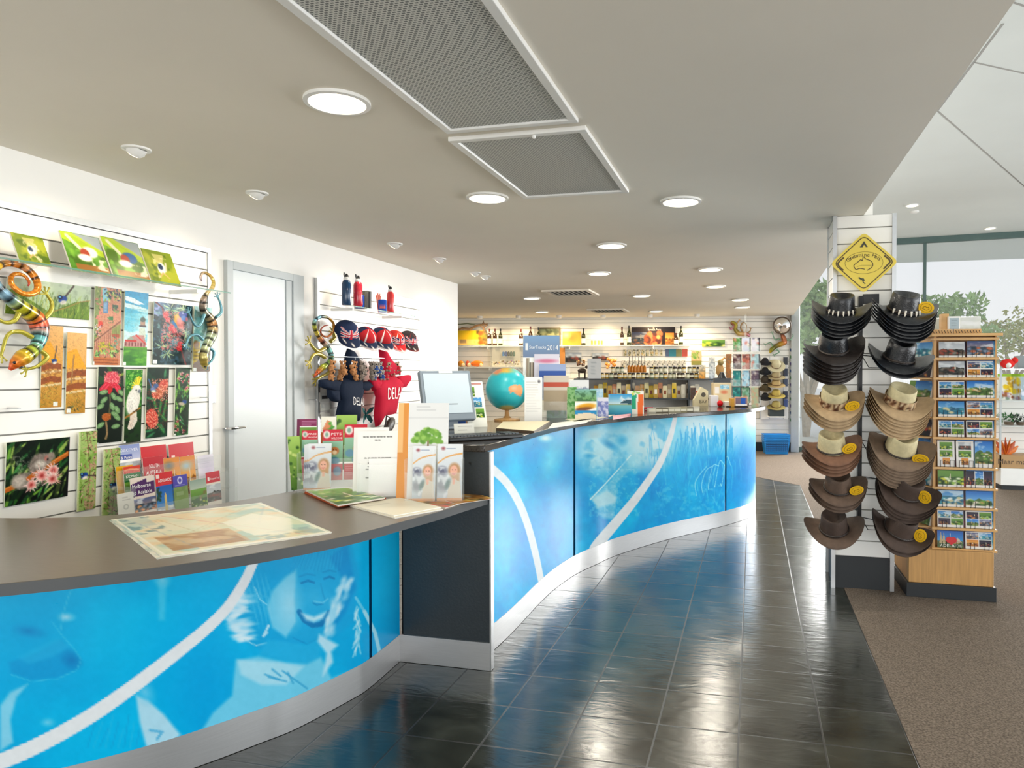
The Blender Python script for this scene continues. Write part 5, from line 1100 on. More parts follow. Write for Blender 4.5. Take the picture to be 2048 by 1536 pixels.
def hoodie(label, col, pts_body, hood, sl, text, tx, u, dark):
    A = s2(*pts_body[0], u); T = thing('childs_hoodie', label, 'hoodie', A[:], (0, 0, rW), 'small hoodies hung on the slatwall')
    W = lambda p: (s2(p[0], p[1], u).y - A.y, s2(p[0], p[1], u).z - A.z)
    def pad(poly, y0, d, nm):        # padded cloth shape in the local x-z plane, bulging towards -y
        P = np.array([W(p) for p in poly]); cx, cz = P.mean(0); mb = MB(); V = []; k = len(P); rings = ((1, 0), (.93, -.55), (.72, -.9), (.4, -1.05), (.12, -1.08))
        for s_, b_ in rings:
            for i, (x, z) in enumerate(P): V.append((cx + (x - cx) * s_, y0 + d * b_ + (.006 * sin(i * 2.4 + s_ * 9) if s_ < 1 else 0), cz + (z - cz) * s_))
        Fc = [(r_ * k + i, r_ * k + (i + 1) % k, (r_ + 1) * k + (i + 1) % k, (r_ + 1) * k + i) for r_ in range(len(rings) - 1) for i in range(k)] + [tuple(range((len(rings) - 1) * k, len(rings) * k))]
        V2 = len(V); V += [(x, y0 + .012, z) for x, z in P]; Fc += [(i, V2 + i, V2 + (i + 1) % k, (i + 1) % k) for i in range(k)] + [tuple(range(V2, V2 + k))[::-1]]
        mb.add(V, Fc, col); o_ = mb.build(nm, 'cloth_print', T, 60); return o_
    pad(pts_body, 0, .05, 'body'); pad(hood, -.01, .05, 'hood')
    for q_ in sl: pad(q_, -.005, .035, 'sleeve')
    Vt, Ft, tw = textmesh(text); a, b_ = W(tx[0]), W(tx[1]); mb = MB(); sc2 = (b_[0] - a[0]) / tw
    mb.add([(a[0] + x * sc2, -.058, a[1] + (b_[1] - a[1]) * (x / tw) + y * sc2 * 1.5) for x, y, z in Vt], Ft, 'eceaea'); mb.build('lettering', 'cloth_print', T, 0); return T
hoodie('navy child\'s hoodie with white lettering hung below the caps', '172338', [(1090, 1120), (1130, 1090), (1290, 1095), (1300, 1200), (1270, 1300), (1270, 1460), (1230, 1440), (1080, 1410), (1110, 1280), (1070, 1200)], [(1170, 840), (1200, 860), (1260, 960), (1290, 1060), (1240, 1140), (1160, 1130), (1130, 1060), (1150, 900)],
       [[(930, 1110), (1010, 1100), (1110, 1120), (1090, 1210), (1000, 1190), (935, 1170)], [(1270, 1130), (1340, 1120), (1372, 1160), (1340, 1200), (1260, 1190)], [(1000, 1190), (1080, 1200), (1085, 1300), (1040, 1290), (1005, 1250)]], 'DELAI', ((1172, 1320), (1262, 1330)), UW + .14, 0)
hoodie('red child\'s hoodie with white lettering, right of the navy one', 'c01a38', [(1440, 1080), (1560, 1070), (1650, 1120), (1600, 1260), (1570, 1400), (1480, 1420), (1420, 1510), (1405, 1420), (1420, 1250), (1390, 1170)], [(1440, 850), (1475, 860), (1500, 920), (1590, 1010), (1600, 1060), (1520, 1080), (1440, 1060), (1450, 960)],
       [[(1350, 1110), (1440, 1090), (1450, 1190), (1390, 1200)], [(1590, 1080), (1690, 1065), (1702, 1095), (1660, 1170), (1610, 1180)]], 'DELAI', ((1470, 1275), (1590, 1265)), UW + .16, 0)
# butterfly ornament, tag cards, dark hat bag
P = s2(1325, 1400, UW + .08); T = thing('metal_butterfly', 'teal metal butterfly ornament between the two hoodies', 'wall ornament', P[:], (0, 0, rW)); mb = MB(); mb.tube([(0, 0, -.05), (0, -.006, 0), (0, 0, .05)], [.004, .007, .004], 8, '1d3a44'); mb.build('body', 'painted_metal', T)
for s_ in (-1, 1):
    for pts in ([(0, .0), (s_ * .05, .055), (s_ * .095, .06), (s_ * .075, .02), (s_ * .02, -.005)], [(0, -.005), (s_ * .05, -.01), (s_ * .08, -.06), (s_ * .06, -.085), (s_ * .02, -.045)]):
        mb = MB(); n_ = len(pts); mb.add([(x, -.004 - abs(x) * .3, z) for x, z in pts] + [(x, -.001 - abs(x) * .3, z) for x, z in pts], [tuple(range(n_)), tuple(range(n_, 2 * n_))[::-1]] + [(i, (i + 1) % n_, n_ + (i + 1) % n_, n_ + i) for i in range(n_)], ['2a8a8c', '3fa0a0', '1f6a74'][0]); mb.build('wing', 'painted_metal', T, 0)
for (xa, ya, xb, yb_, col, lab) in ((935, 1215, 1015, 1300, 'e8e8e2', 'white magnet card with black print left of the navy hoodie'), (940, 1310, 1020, 1375, 'ecebe8', 'white souvenir card with a red stripe below the magnet card'), (940, 1395, 1020, 1440, 'e6e6e2', 'white souvenir card lowest of the three left of the navy hoodie')):
    A = s2(xa, yb_, UW + .03); B = s2(xb, ya, UW + .03)
    def pf(c, lab=lab): c.mix(np.ones(c.X.shape), 'ebebe6'); c.rect(20, 20, 80, 40, '2a2a2c', .8) if 'black' in lab else c.rect(5, 60, 95, 80, 'b83a4a', .9) if 'red' in lab else c.line([(30, 40), (50, 60), (70, 40)], 8, '3a3a3a')
    brochure(lab, (UW + .035, (A.y + B.y) / 2, A.z), B.y - A.y, B.z - A.z, pf, 0, group='souvenir cards beside the navy hoodie', name='souvenir_card', cat='card')
P = s2(1530, 1500, UW + .12); T = thing('folded_bag', 'dark brown folded bag hanging below the red hoodie', 'bag', P[:], (0, 0, rW)); mb = MB(); mb.T = Matrix.Rotation(R(-35), 4, 'Y'); mb.ball((0, 0, 0), .1, None, 14, 8, (1.1, .35, .55)); mb.build('pouch', 'leather_dark', T)
mb = MB(); mb.T = Matrix.Rotation(R(-35), 4, 'Y'); mb.tube([(-.06, 0, .04), (0, -.01, .12), (.06, 0, .04)], .006, 6); mb.build('strap', 'leather_dark', T)
# ------------------------------------------------------------------ papers and displays on the low counter
def onplane(x, y, p, n):
    d = ray(x, y); return C0 + d * ((Vector(p) - C0).dot(n) / d.dot(n))
def lying(name, label, cat, q, z, paint, t=.0015, n=(40, 30), group=None, edge='e8e6e0', mt='glossy_print'):
    P = [onz(x, y, z + t) for x, y in q]; a, b_ = np.meshgrid(np.linspace(0, 1, n[0]), np.linspace(0, 1, n[1])); a = a[..., None]; b_ = b_[..., None]
    tl, tr, br, bl = [np.array(p) for p in P]; G = (tl * (1 - a) + tr * a) * (1 - b_) + (bl * (1 - a) + br * a) * b_; o_ = (tl + tr + br + bl) / 4; o_[2] = z
    w = np.linalg.norm(tr - tl); h = np.linalg.norm(bl - tl); c = flat(w, h, n[0], n[1]); c.X, c.Y = np.meshgrid(np.linspace(0, 100, n[0]), np.linspace(0, 100 * h / w, n[1])); paint(c)
    mb = MB(); G = G - o_; ny, nx = n[1], n[0]; i = np.arange(ny - 1)[:, None] * nx + np.arange(nx - 1)[None]
    mb.add(G.reshape(-1, 3), np.stack([i, i + nx, i + nx + 1, i + 1], -1).reshape(-1, 4).tolist(), c.C.reshape(-1, 3))
    R4 = [G[0, 0], G[0, -1], G[-1, -1], G[-1, 0]]; V = [tuple(v) for v in R4] + [(v[0], v[1], .0002) for v in R4]; mb.add(V, [(4, 5, 6, 7)] + [(i, (i + 1) % 4, 4 + (i + 1) % 4, 4 + i) for i in range(4)], edge)
    for (s_, x, y, hh, col, tw_) in c.txt: pass
    ob = mb.build(name, mt, None, 0, loc=tuple(o_)); return tag(ob, label, cat, group)
def standing(name, label, cat, xl, xr, yt, base, ang, paint, tilt=-8, t=.004, group=None, sub=.004, z=HL, mt='glossy_print', bend=0, zb=None):
    n = Vector((sin(ang), -cos(ang), 0)); p = Vector((base[0], base[1], 0)); A = onplane(xl, yt, p, n); B = onplane(xr, yt, p, n); w = (B - A).length
    m_ = (A + B) / 2; zb = z if zb is None else zb; h = (m_.z - zb) / cos(R(tilt))
    for _ in range(3):                                     # keep the top edge where it is seen although the sheet leans back
        p2 = p - n * (-tilt / 90 * 0 + sin(R(-tilt)) * h); T_ = onplane((xl + xr) / 2, yt, p2, n); h = (T_.z - zb) / cos(R(tilt))
    c = flat(w, h, max(10, int(w / sub)), max(10, int(h / sub))); paint(c)
    ob = board(c, t, 'e8e4dc', bend).build(name, mt, None, 0, loc=(m_.x, m_.y, zb), rot=(R(tilt), 0, ang)); return tag(ob, label, cat, group)
def acr(name, label, parts, loc, ang, cat='brochure holder', group=None):
    T = thing(name, label, cat, loc, (0, 0, ang), group)
    for nm, b_ in parts: MB().box(*b_).build(nm, 'acrylic', T, 0)
    return T
def p_map(c):
    c.mix(np.ones(c.X.shape), 'ddd8bc'); c.speck(24, .45, .65, 'c9d2b4', 3, .7); c.speck(14, .52, .66, 'e2c79a', 5, .8); c.speck(18, .56, .68, '9fc0b4', 6, .8)
    h = c.b[3]; c.rect(8, h * .60, 52, h * .93, 'c8a070', .8); c.speck(10, .45, .62, '9a6a3c', 7, .7, (8, h * .62, 50, h * .93)); c.rect(0, 0, 20, h * .3, 'a8bcb4', .6); c.speck(6, .5, .6, '4a7a84', 9, .7, (0, 0, 22, h * .5)); c.speck(7, .5, .62, '7a9a9a', 9, .6, (60, h * .8, 100, h))
    g = random.Random(3)
    for k in range(16): c.line([(g.uniform(0, 100), g.uniform(0, h)), (g.uniform(0, 100), g.uniform(0, h))], .7, g.choice(['c0584a', '8a9ab0', 'b8a06a']), .6)
    for a in (2, 98): c.line([(a, 0), (a, h)], 1.6, 'ece8d8')
    for a in (2, h - 2): c.line([(0, a), (100, a)], 1.6, 'ece8d8')
    c.poly([(54, h * .45), (80, h * .3), (96, h * .55), (80, h * .9), (58, h * .85)], 'ebe6d0', .8)
lying('tourist_map', 'lower cream map sheet peeking out under the laminated map', 'map', [(218, 1040.5), (520, 1005.5), (663, 1066.5), (314, 1118)], HL, lambda c: (c.mix(np.ones(c.X.shape), 'e4e0cf'), c.speck(10, .5, .6, '8fa8a0', 3, .7)))
lying('tourist_map', 'large laminated tourist map lying on the low counter', 'map', [(222, 1039), (522, 1005), (664, 1064), (322, 1112)], HL + .0018, p_map, .003, (90, 70))
def p_mag(c): photo(c, 'green', 6); c.blobs(30, c.b, ['d8d8c8', 'a8b86a', '6a7a4a', 'c8a88a'], 4, 12, 7, .6); c.rect(0, 0, 100, 16, 'd8e0dc')
for k, lab in enumerate(('bottom orange-spined magazine of the pile', 'middle orange-spined magazine of the pile', 'top magazine of the pile, its landscape cover showing')):
    lying('magazine', lab + ' on the low counter', 'magazine', [(609 + k, 984 - k * 2), (690, 975), (772 - k, 995), (676, 1012 - k)], HL + k * .0072, p_mag if k == 2 else (lambda c: c.mix(np.ones(c.X.shape), 'e8e0d4')), .007, (40, 30), 'pile of orange-spined magazines', 'c85a28' if k < 2 else 'e2ddd2')
for k, (lab, q) in enumerate((('lower sheet of cream paper at the counter corner', [(700, 1012), (797, 995.5), (886, 1018), (790, 1035.5)]), ('upper sheet of cream printed paper at the counter corner', [(698, 1009), (799, 995), (883, 1014), (788, 1031)]))):
    lying('paper_sheet', lab, 'paper', q, HL + k * .005, lambda c: (c.mix(np.ones(c.X.shape), 'dcd6c2'), lines(c, 12, 14, 70, 4, 12, 'b0aa98', 4)), .0045, (30, 20), None, 'f0eee6', 'print')
def p_col(c): photo(c, 'sunset', 8); c.blobs(30, c.b, ['c8402c', 'e8a84a', '4a3a30', '8a5a4a', 'd88a5a', '6a6a3a'], 6, 16, 9, .5); c.poly([(60, 0), (100, 0), (100, 40)], 'd8c84a')
lying('leaflet', 'red and brown leaflet sticking out beneath the brochure holders', 'leaflet', [(808, 1000), (880, 985), (930, 1004), (890, 1016)], HL, p_col, .003, (24, 16), 'loose leaflets at the corner')
lying('leaflet', 'yellow-cornered leaflet pointing at the tall counter', 'leaflet', [(858, 990), (930, 980), (988, 997), (912, 1008)], HL + .0035, lambda c: (photo(c, 'sunset', 12), c.rect(0, 0, 100, 14, 'e0e0a0'), c.blobs(16, c.b, ['b8402c', '3a3a2a', 'd8c86a'], 5, 12, 3, .5)), .002, (24, 16), 'loose leaflets at the corner')
def p_woman(c):
    h = c.b[3]; c.grad(0, h, 'e6ebf0', 'b9c6cf'); c.ell(22, 18, 8, 7, 'a8606a', f=.5, a=.8); c.line([(36, 18), (70, 18)], 4, '9aa8c0', .8); arc(c, [(0, 78), (30, 56), (65, 44), (100, 38)], 5, 7, 'e0b070')
    c.ell(18, h * .48, 22, 20, '70748a', f=.4, a=.9); c.ell(20, h * .72, 26, 26, '8a9098', f=.4, a=.8); c.speck(16, .5, .64, 'dfe6ea', 4, .7, (0, h * .4, 50, h)); c.ell(68, h * .46, 24, 30, 'c09a72', f=.2); c.ell(74, h * .6, 16, 30, 'c8a47c', f=.3)
    c.ell(66, h * .46, 15, 20, 'e8b8a4', f=.15); c.ell(60, h * .45, 2, 1.6, '4a3a34'); c.ell(72, h * .45, 2, 1.6, '4a3a34'); c.line([(60, h * .515), (66, h * .53), (72, h * .515)], 2.6, 'c05a5a'); c.poly([(40, h), (48, h * .66), (66, h * .6), (92, h * .66), (100, h)], 'cfcabc'); c.poly([(60, h * .6), (74, h * .6), (70, h * .7), (62, h * .7)], 'e2b09a')
    c.ell(42, h * .7, 10, 24, '5a7a78', 20, f=.3, a=.7); c.rect(0, h - 14, 100, h, 'd89a5c', .8)
GH = 'brochures in the acrylic holders'
AN = R(24); B0 = onz(640, 984, HL); bx, by = B0.x, B0.y; nA = Vector((sin(AN), -cos(AN), 0))
def back(k): p = Vector((bx, by, 0)) - nA * k; return (p.x, p.y)
def p_maroon(c): c.rect(0, 0, 100, 40, '8f2a62'); lines(c, 26, 12, 96, 4, 8, 'dcb0cc', 2, 3); photo(c, 'green', 15, (0, 44, 100, c.b[3])); c.rect(0, 0, 14, c.b[3], '7a2454')
def p_carrot(c): c.mix(np.ones(c.X.shape), 'ecebe0'); c.poly([(10, 90), (40, 26), (70, 40), (60, 110)], 'e0966a'); c.blobs(10, (50, 40, 90, 110), ['8fc06a', '5fae4a'], 5, 12, 3); c.rect(0, 110, 100, 400, 'c8703a')
def p_grn(c): c.grad(0, c.b[3], 'a8c86a', '5f8a34'); c.blobs(20, (0, 30, 100, c.b[3]), ['3f6a2a', 'c8d88a', 'e8e8d8'], 5, 14, 5)
def p_pet(s):
    def f(c):
        c.rect(0, 0, 100, 60, 'cf2440'); c.ell(20, 26, 17, 20, 'f0e6e2'); c.ell(20, 26, 8, 12, '8ab0a0'); c.text(('FREE', 'PETS', 'AND')[s], 42, 30, 18, 'f6e8e8', 50); c.text(('MAGAZINE', 'WELCOME', 'ANIMALS')[s], 42, 50, 14, 'f6e8e8', 54); c.grad(60, 170, '9fcab4', '7fae8a')
        c.ell(60, 110, 22, 20, 'c8824a'); c.ell(60, 118, 12, 10, 'ecd8b8'); c.ell(54, 104, 3, 3, '1a1a1a'); c.ell(67, 104, 3, 3, '1a1a1a'); c.ell(24, 130, 20, 18, '6fa0b8'); c.ell(60, 160, 26, 18, '3f8aa8'); c.rect(0, 178, 100, 400, 'c8283c'); lines(c, 8, 190, 46, 5, 9, 'f0b8b8', s, 3); c.ell(74, 214, 20, 24, '5f8ab0')
    return f
standing('brochure', 'maroon-topped brochure at the back left of the big acrylic holder', 'brochure', 591, 631, 838, back(.16), AN, p_maroon, group=GH, zb=HL + .09)
standing('brochure', 'white brochure with an orange carrot shape at the back of the holder', 'brochure', 640, 670, 833, back(.16), AN, p_carrot, group=GH, zb=HL + .09)
standing('brochure', 'green meadow brochure, tallest at the back of the big holder', 'brochure', 671, 712, 830, back(.16), AN, p_grn, group=GH, zb=HL + .09)
standing('brochure', 'red-topped FREE magazine at the left of the middle row', 'brochure', 601, 633, 861, back(.09), AN, p_pet(0), group=GH, zb=HL + .045)
standing('brochure', 'red-topped brochure with a small brown dog, middle row centre', 'brochure', 643, 684, 859, back(.09), AN, p_pet(1), group=GH, zb=HL + .045)
standing('brochure', 'red-topped brochure beside the white paper sheets', 'brochure', 687, 733, 849, back(.09), AN, p_pet(2), group=GH, zb=HL + .045)
for k in range(3): standing('brochure', ('hindmost', 'middle', 'front')[k] + ' of the white smiling-woman brochures in the left holder', 'brochure', 606 + k * 4, 653 + k * 4, 889 - k, back(.034 - k * .014), AN, p_woman, group='smiling-woman brochures on the left', zb=HL + .004)
standing('brochure', 'green picture brochure seen through the left side of the big holder', 'brochure', 582, 606, 872, back(.12), R(62), p_grn, group=GH, zb=HL + .01)
acr('brochure_holder', 'big clear acrylic three-step brochure holder on the low counter', [('front_plate', (-.17, .17, -.025, -.022, .002, .10)), ('step_plate', (-.17, .17, .055, .058, .002, .16)), ('step_plate', (-.17, .17, .125, .128, .002, .22)), ('back_plate', (-.17, .17, .19, .193, .002, .30)),
    ('side_plate', (-.172, -.169, -.025, .19, .002, .20)), ('side_plate', (.169, .172, -.025, .19, .002, .20)), ('base_plate', (-.17, .17, -.025, .19, .0, .002))], (bx + .06, by + .03, HL), AN)
C1 = onz(765, 994, HL)
def p_txt(c):
    c.mix(np.ones(c.X.shape), 'f1f2f2'); g = random.Random(7)
    for y, n_ in ((14, 9), (22, 2), (66, 8), (78, 6), (86, 6), (93, 7), (104, 5), (113, 7)):
        x = 50 - n_ * 4
        for k in range(n_): c.line([(x + k * 8, y), (x + k * 8 + g.uniform(3, 6.4), y)], 2.6, '4a4a4a', .8)
nC = Vector((sin(R(20)), -cos(R(20)), 0))
bk2 = lambda k: ((Vector((C1.x, C1.y, 0)) - nC * k).x, (Vector((C1.x, C1.y, 0)) - nC * k).y)
standing('notice_sheet', 'white sheet behind the printed notice in the centre holder', 'notice', 704, 775, 855, bk2(.05), R(20), lambda c: c.mix(np.ones(c.X.shape), 'f0f0ee'), group='sheets in the centre holder', mt='print')
standing('notice_sheet', 'white printed notice standing in the centre acrylic holder', 'notice', 712, 797, 862, bk2(.035), R(20), p_txt, group='sheets in the centre holder', mt='print', sub=.003)
standing('blank_booklet', 'plain white booklet low in front of the printed notice', 'booklet', 736, 796, 917, bk2(.005), R(20), lambda c: c.mix(np.ones(c.X.shape), 'f4f5f6'), mt='print', t=.012)
acr('notice_holder', 'clear acrylic holder around the white notice', [('front_plate', (-.115, .115, -.02, -.017, .002, .16)), ('back_plate', (-.115, .115, .075, .078, .002, .27)), ('side_plate', (-.118, -.115, -.02, .075, .002, .16)), ('side_plate', (.115, .118, -.02, .075, .002, .16)), ('base_plate', (-.115, .115, -.02, .078, 0, .002))], (C1.x, C1.y, HL), R(20))
D1 = onz(868, 1004, HL); AD = R(14); nD = Vector((sin(AD), -cos(AD), 0)); bk3 = lambda k: ((Vector((D1.x, D1.y, 0)) - nD * k).x, (Vector((D1.x, D1.y, 0)) - nD * k).y)
def p_tree(c):
    c.mix(np.ones(c.X.shape), 'e4e7e9'); h = c.b[3]; c.line([(0, h * .155), (100, h * .155)], 1, 'b0b4b8'); lines(c, 20, 10, 70, 2, 8, 'b8bcc0', 1); g = random.Random(2)
    for k in range(70): a = g.uniform(0, pi); r = g.random() ** .5; c.ell(50 + 38 * r * cos(a), 100 - 34 * r * sin(a), 6, 5, g.choice(['7fb04a', '9fc86a', '6aa03c']), f=.3, a=.9)
    c.line([(50, 96), (50, 112)], 5, '9a8a6a')
standing('brochure', 'orange-edged brochure pack left of the white tree brochure', 'brochure', 791, 816, 806, bk3(.075), AD, lambda c: (c.mix(np.ones(c.X.shape), 'e0a050'), c.rect(0, 0, 40, 400, 'eec48a')), group=GH, t=.02)
standing('brochure', 'white brochure with a round green tree picture', 'brochure', 812, 893, 806, bk3(.06), AD, p_tree, group=GH, sub=.003)
standing('brochure', 'smiling-woman brochure in the right holder, left of the pair', 'brochure', 823, 869, 892, bk3(.01), AD, p_woman, group='pair of smiling-woman brochures', sub=.0025, t=.008)
standing('brochure', 'smiling-woman brochure in the right holder, right of the pair', 'brochure', 873, 923, 888, bk3(.01), AD, p_woman, group='pair of smiling-woman brochures', sub=.0025, t=.008)
acr('brochure_holder', 'clear acrylic two-pocket holder in front of the dark end panel', [('front_plate', (-.13, .13, -.022, -.019, .002, .14)), ('middle_rib', (-.004, .004, -.02, .05, .002, .24)), ('back_plate', (-.13, .13, .05, .053, .002, .25)), ('side_plate', (-.133, -.13, -.022, .05, .002, .2)), ('side_plate', (.13, .133, -.022, .05, .002, .2)), ('base_plate', (-.13, .13, -.022, .053, 0, .002))], (D1.x, D1.y, HL), AD)

# ------------------------------------------------------------------ tall counter
P = onz(903, 858, HT); AM = R(46)
T = thing('computer_monitor', 'grey touch monitor tilted back at the near end of the tall counter', 'monitor', (P.x, P.y, HT), (0, 0, AM))
w, h = .34, .33
mb = MB(); mb.T = Matrix.Translation((0, 0, .055)) @ Matrix.Rotation(R(-19), 4, 'X'); mb.box(-w / 2, w / 2, 0, .045, 0, h); mb.build('housing', 'monitor_grey', T, 0, .008)
mb = MB(); mb.T = Matrix.Translation((0, 0, .055)) @ Matrix.Rotation(R(-19), 4, 'X'); mb.box(-w / 2 + .02, w / 2 - .02, -.003, 0, .045, h - .022); mb.build('screen', 'screen', T, 0)
mb = MB(); mb.T = Matrix.Translation((0, 0, .055)) @ Matrix.Rotation(R(-19), 4, 'X'); mb.box(-.045, .045, -.004, -.001, h - .02, h - .006); mb.build('badge_sticker', 'white_plastic', T, 0)
mb = MB(); mb.box(-.06, .06, .03, .09, .01, .16); mb.box(-.11, .11, -.05, .14, 0, .014); mb.build('stand', 'monitor_grey', T, 0, .006)
P1 = onz(905, 874, HT); P2 = onz(1018, 874, HT); P3 = onz(960, 889, HT)
kc = onz(962, 878, HT); T = thing('keyboard', 'black computer keyboard at the near corner of the tall counter', 'keyboard', (kc.x, kc.y, HT), (0, 0, R(48)))
MB().box(-.215, .215, -.075, .075, 0, .022).build('base', 'black_plastic', T, 0, .006)
mb = MB()
for r_ in range(5):
    for k in range(15): mb.box(-.20 + k * .019, -.20 + k * .019 + .0155, -.06 + r_ * .023, -.06 + r_ * .023 + .019, .022, .029)
    for k in range(4): mb.box(.115 + k * .021, .115 + k * .021 + .017, -.06 + r_ * .023, -.06 + r_ * .023 + .019, .022, .029)
mb.build('keys', 'dark_plastic', T, 0)
mb = MB(); mb.tube([(-.2, .07, .01), (-.26, .12, .006), (-.32, .10, .006), (-.36, .2, .006)], .003, 6); mb.build('cable', 'black_plastic', T)
def p_flyer(c): c.mix(np.ones(c.X.shape), 'e9ebe4'); c.rect(8, 8, 92, 18, 'b87a74', .8); photo(c, 'green', 3, (14, 30, 54, 80)); photo(c, 'sea', 4, (40, 84, 84, 134)); photo(c, 'green', 5, (50, 142, 92, 190))
E1 = onz(984, 853, HT); standing('flyer', 'tall white flyer with three small photos, leaning beside the monitor', 'flyer', 936, 975, 763, (E1.x, E1.y), R(40), p_flyer, -20, group=None, z=HT, sub=.003)
E2 = onz(950, 850, HT); standing('brown_book', 'brown book standing between the monitor and the white flyer', 'book', 923, 938, 752, (E2.x - .1, E2.y + .05), R(40), lambda c: (c.mix(np.ones(c.X.shape), '8a6a52'), c.rect(0, 60, 100, 70, 'e0d8c8'), c.ell(50, 20, 40, 26, 'c0603a')), -18, z=HT, t=.03, mt='print')
E3 = onz(930, 866, HT); standing('desk_card', 'small white card in a holder behind the keyboard', 'card', 909, 949, 847, (E3.x, E3.y), R(40), lambda c: (c.mix(np.ones(c.X.shape), 'e6e8e2'), lines(c, 20, 14, 90, 3, 9, '9a9a98', 2)), -14, z=HT, mt='print')
P = onz(914, 852, HT); mb = MB(); mb.box(-.05, .05, -.03, .03, 0, .045, '2f62b8'); o_ = mb.build('tissue_box', 'print', None, 0, .004, loc=(P.x - .02, P.y + .06, HT), rot=(0, 0, .5)); tag(o_, 'small blue box behind the desk card', 'box')
# globe
P = onz(1014, 841, HT); gz = (P - C0).length; T = thing('globe', 'turquoise desk globe showing Australia', 'globe', P[:])
zc = ony(1016, 778, P.y).z - HT; r = .157
mb = MB(); V = []; Cg = []; nn, mm_ = 96, 64
q_ = []
for i in range(mm_ + 1):
    la = pi * i / mm_
    for j in range(nn):
        lo = 2 * pi * j / nn; V.append((r * sin(la) * cos(lo), r * sin(la) * sin(lo), -r * cos(la)))
V = np.array(V); Gx, Gy = proj(V + np.array([P.x, P.y, HT + zc])); Gx = (Gx - 900) * 6.677; Gy = (Gy - 610) * 6.677; front = (V @ np.array([-P.x, -P.y, 0]) > 0)
cg = Cv(Gx.reshape(1, -1), Gy.reshape(1, -1), '2fb0be'); cg.px = 12; cg.speck(120, .45, .7, '3fc0c8', 3, .6)
cg.ell(740, 845, 190, 60, 'd8b050', f=.2); cg.ell(610, 880, 70, 50, 'd89a6a', f=.4); cg.poly([(560, 880), (640, 830), (700, 870), (620, 930)], 'd8906a'); cg.ell(900, 870, 90, 40, '6fc0b8', f=.6)
cg.poly([(785, 1100), (830, 1075), (870, 1060), (905, 1075), (935, 1060), (965, 1110), (970, 1170), (935, 1225), (900, 1200), (860, 1165), (800, 1175)], 'e8a06a'); cg.ell(850, 1110, 34, 26, 'f0b890', f=.6); cg.ell(940, 1210, 16, 14, 'e0904f')
cg.ell(760, 1380, 100, 40, 'b8b070', f=.3); cg.ell(730, 1420, 60, 30, 'b09050', f=.4); cg.ell(1010, 1290, 26, 40, '8fc8a0', 30, f=.5, a=.6)
for xx in (735,): cg.line([(xx, 850), (xx - 10, 1100), (xx, 1380)], 6, '7fd0d4', .5)
C2 = cg.C.reshape(-1, 3); back_c = np.array(hx('36b2bd')); C2 = np.where(front[:, None], C2, back_c)
mb.add(V + np.array([0, 0, zc]), [(i * nn + j, i * nn + (j + 1) % nn, (i + 1) * nn + (j + 1) % nn, (i + 1) * nn + j) for i in range(mm_) for j in range(nn)], C2); mb.build('sphere', 'glossy_print', T, 80)
mb = MB(); A_ = []
for k in range(25): a = R(-90 + 180 * k / 24); A_.append(((r + .012) * cos(a) * .9, (r + .012) * cos(a) * .43, zc + (r + .012) * sin(a)))
mb.tube(A_, .004, 6); mb.build('meridian_arm', 'acrylic', T)
MB().lathe([(.095, 0), (.095, .012), (.03, .02), (.018, .035), (.014, zc - r)], 24).build('base', 'wood', T)
# papers and folders on the granite
lying('folder', 'beige paper folder lying in front of the globe', 'folder', [(1006, 843), (1100, 842), (1068, 862), (992, 856)], HT, lambda c: c.mix(np.ones(c.X.shape), 'd9cfae'), .012, (10, 8), None, '5a4a38', 'print')
lying('paper_sheet', 'white loose paper right of the beige folder', 'paper', [(1106, 846), (1190, 836), (1170, 846), (1096, 857)], HT, lambda c: c.mix(np.ones(c.X.shape), 'e4e2da'), .002, (8, 6), None, 'f0eee6', 'print')
lying('paper_sheet', 'cream loose paper along the counter edge below the green brochure', 'paper', [(1130, 838), (1230, 829), (1216, 834), (1150, 843)], HT, lambda c: c.mix(np.ones(c.X.shape), 'd8d4b8'), .002, (8, 6), None, 'f0eee6', 'print')
lying('pink_folder', 'thin pink folder lying on the tall counter edge', 'folder', [(1226, 831), (1262, 827), (1254, 832), (1226, 837)], HT, lambda c: c.mix(np.ones(c.X.shape), 'c88a90'), .01, (6, 4), None, 'b84a58', 'print')
def st(label, x0, x1, yt, yb, paint, ang=10, tilt=-8, dz=0, name='brochure', cat='brochure', group='brochures on the tall counter', t=.006, push=0, sub=.006, mt='glossy_print'):
    Q = onz((x0 + x1) / 2, yb, HT); d = Vector((Q.x, Q.y, 0)).normalized() * push
    return standing(name, label, cat, x0, x1, yt, (Q.x + d.x, Q.y + d.y), R(ang), paint, tilt, t, group, sub, HT, mt, zb=HT + dz)
def pl(col, k=0): return lambda c: (c.mix(np.ones(c.X.shape), col), lines(c, 12, 16, 88, k, 12, '8a8a8a', k) if k else None)
def p_guide(c): c.grad(0, 100, '8fb0d8', '7f9cc0'); c.speck(16, .5, .6, 'a8c4e4', 2, .5); c.rect(6, 24, 14, 44, 'eef2f6'); c.text('StarTracks', 18, 38, 13, 'eef2f6', 46); c.text('2014', 66, 41, 20, 'f4f6f8', 31)
def p_head(c): c.grad(0, 60, '8fb4dc', '8094b4'); c.rect(6, 20, 13, 40, 'f0f4f8'); c.text('StarTracks', 17, 36, 12, 'f0f4f8', 46); c.text('2014', 66, 40, 20, 'f6f8fa', 30)
GP = 'guides in the 2014 stand'
st('blue-grey header sign reading 2014 on top of the guide stand', 1046, 1119, 671, 838, p_head, 12, -2, .32, 'header_sign', 'sign', None, .004, .22, .004)
st('white and pink guide in the top pocket of the 2014 stand', 1068, 1118, 708, 838, lambda c: (c.mix(np.ones(c.X.shape), 'e2e0ee'), c.ell(50, 28, 40, 8, 'd88aa8', f=.5)), 12, -4, .22, group=GP, push=.19)
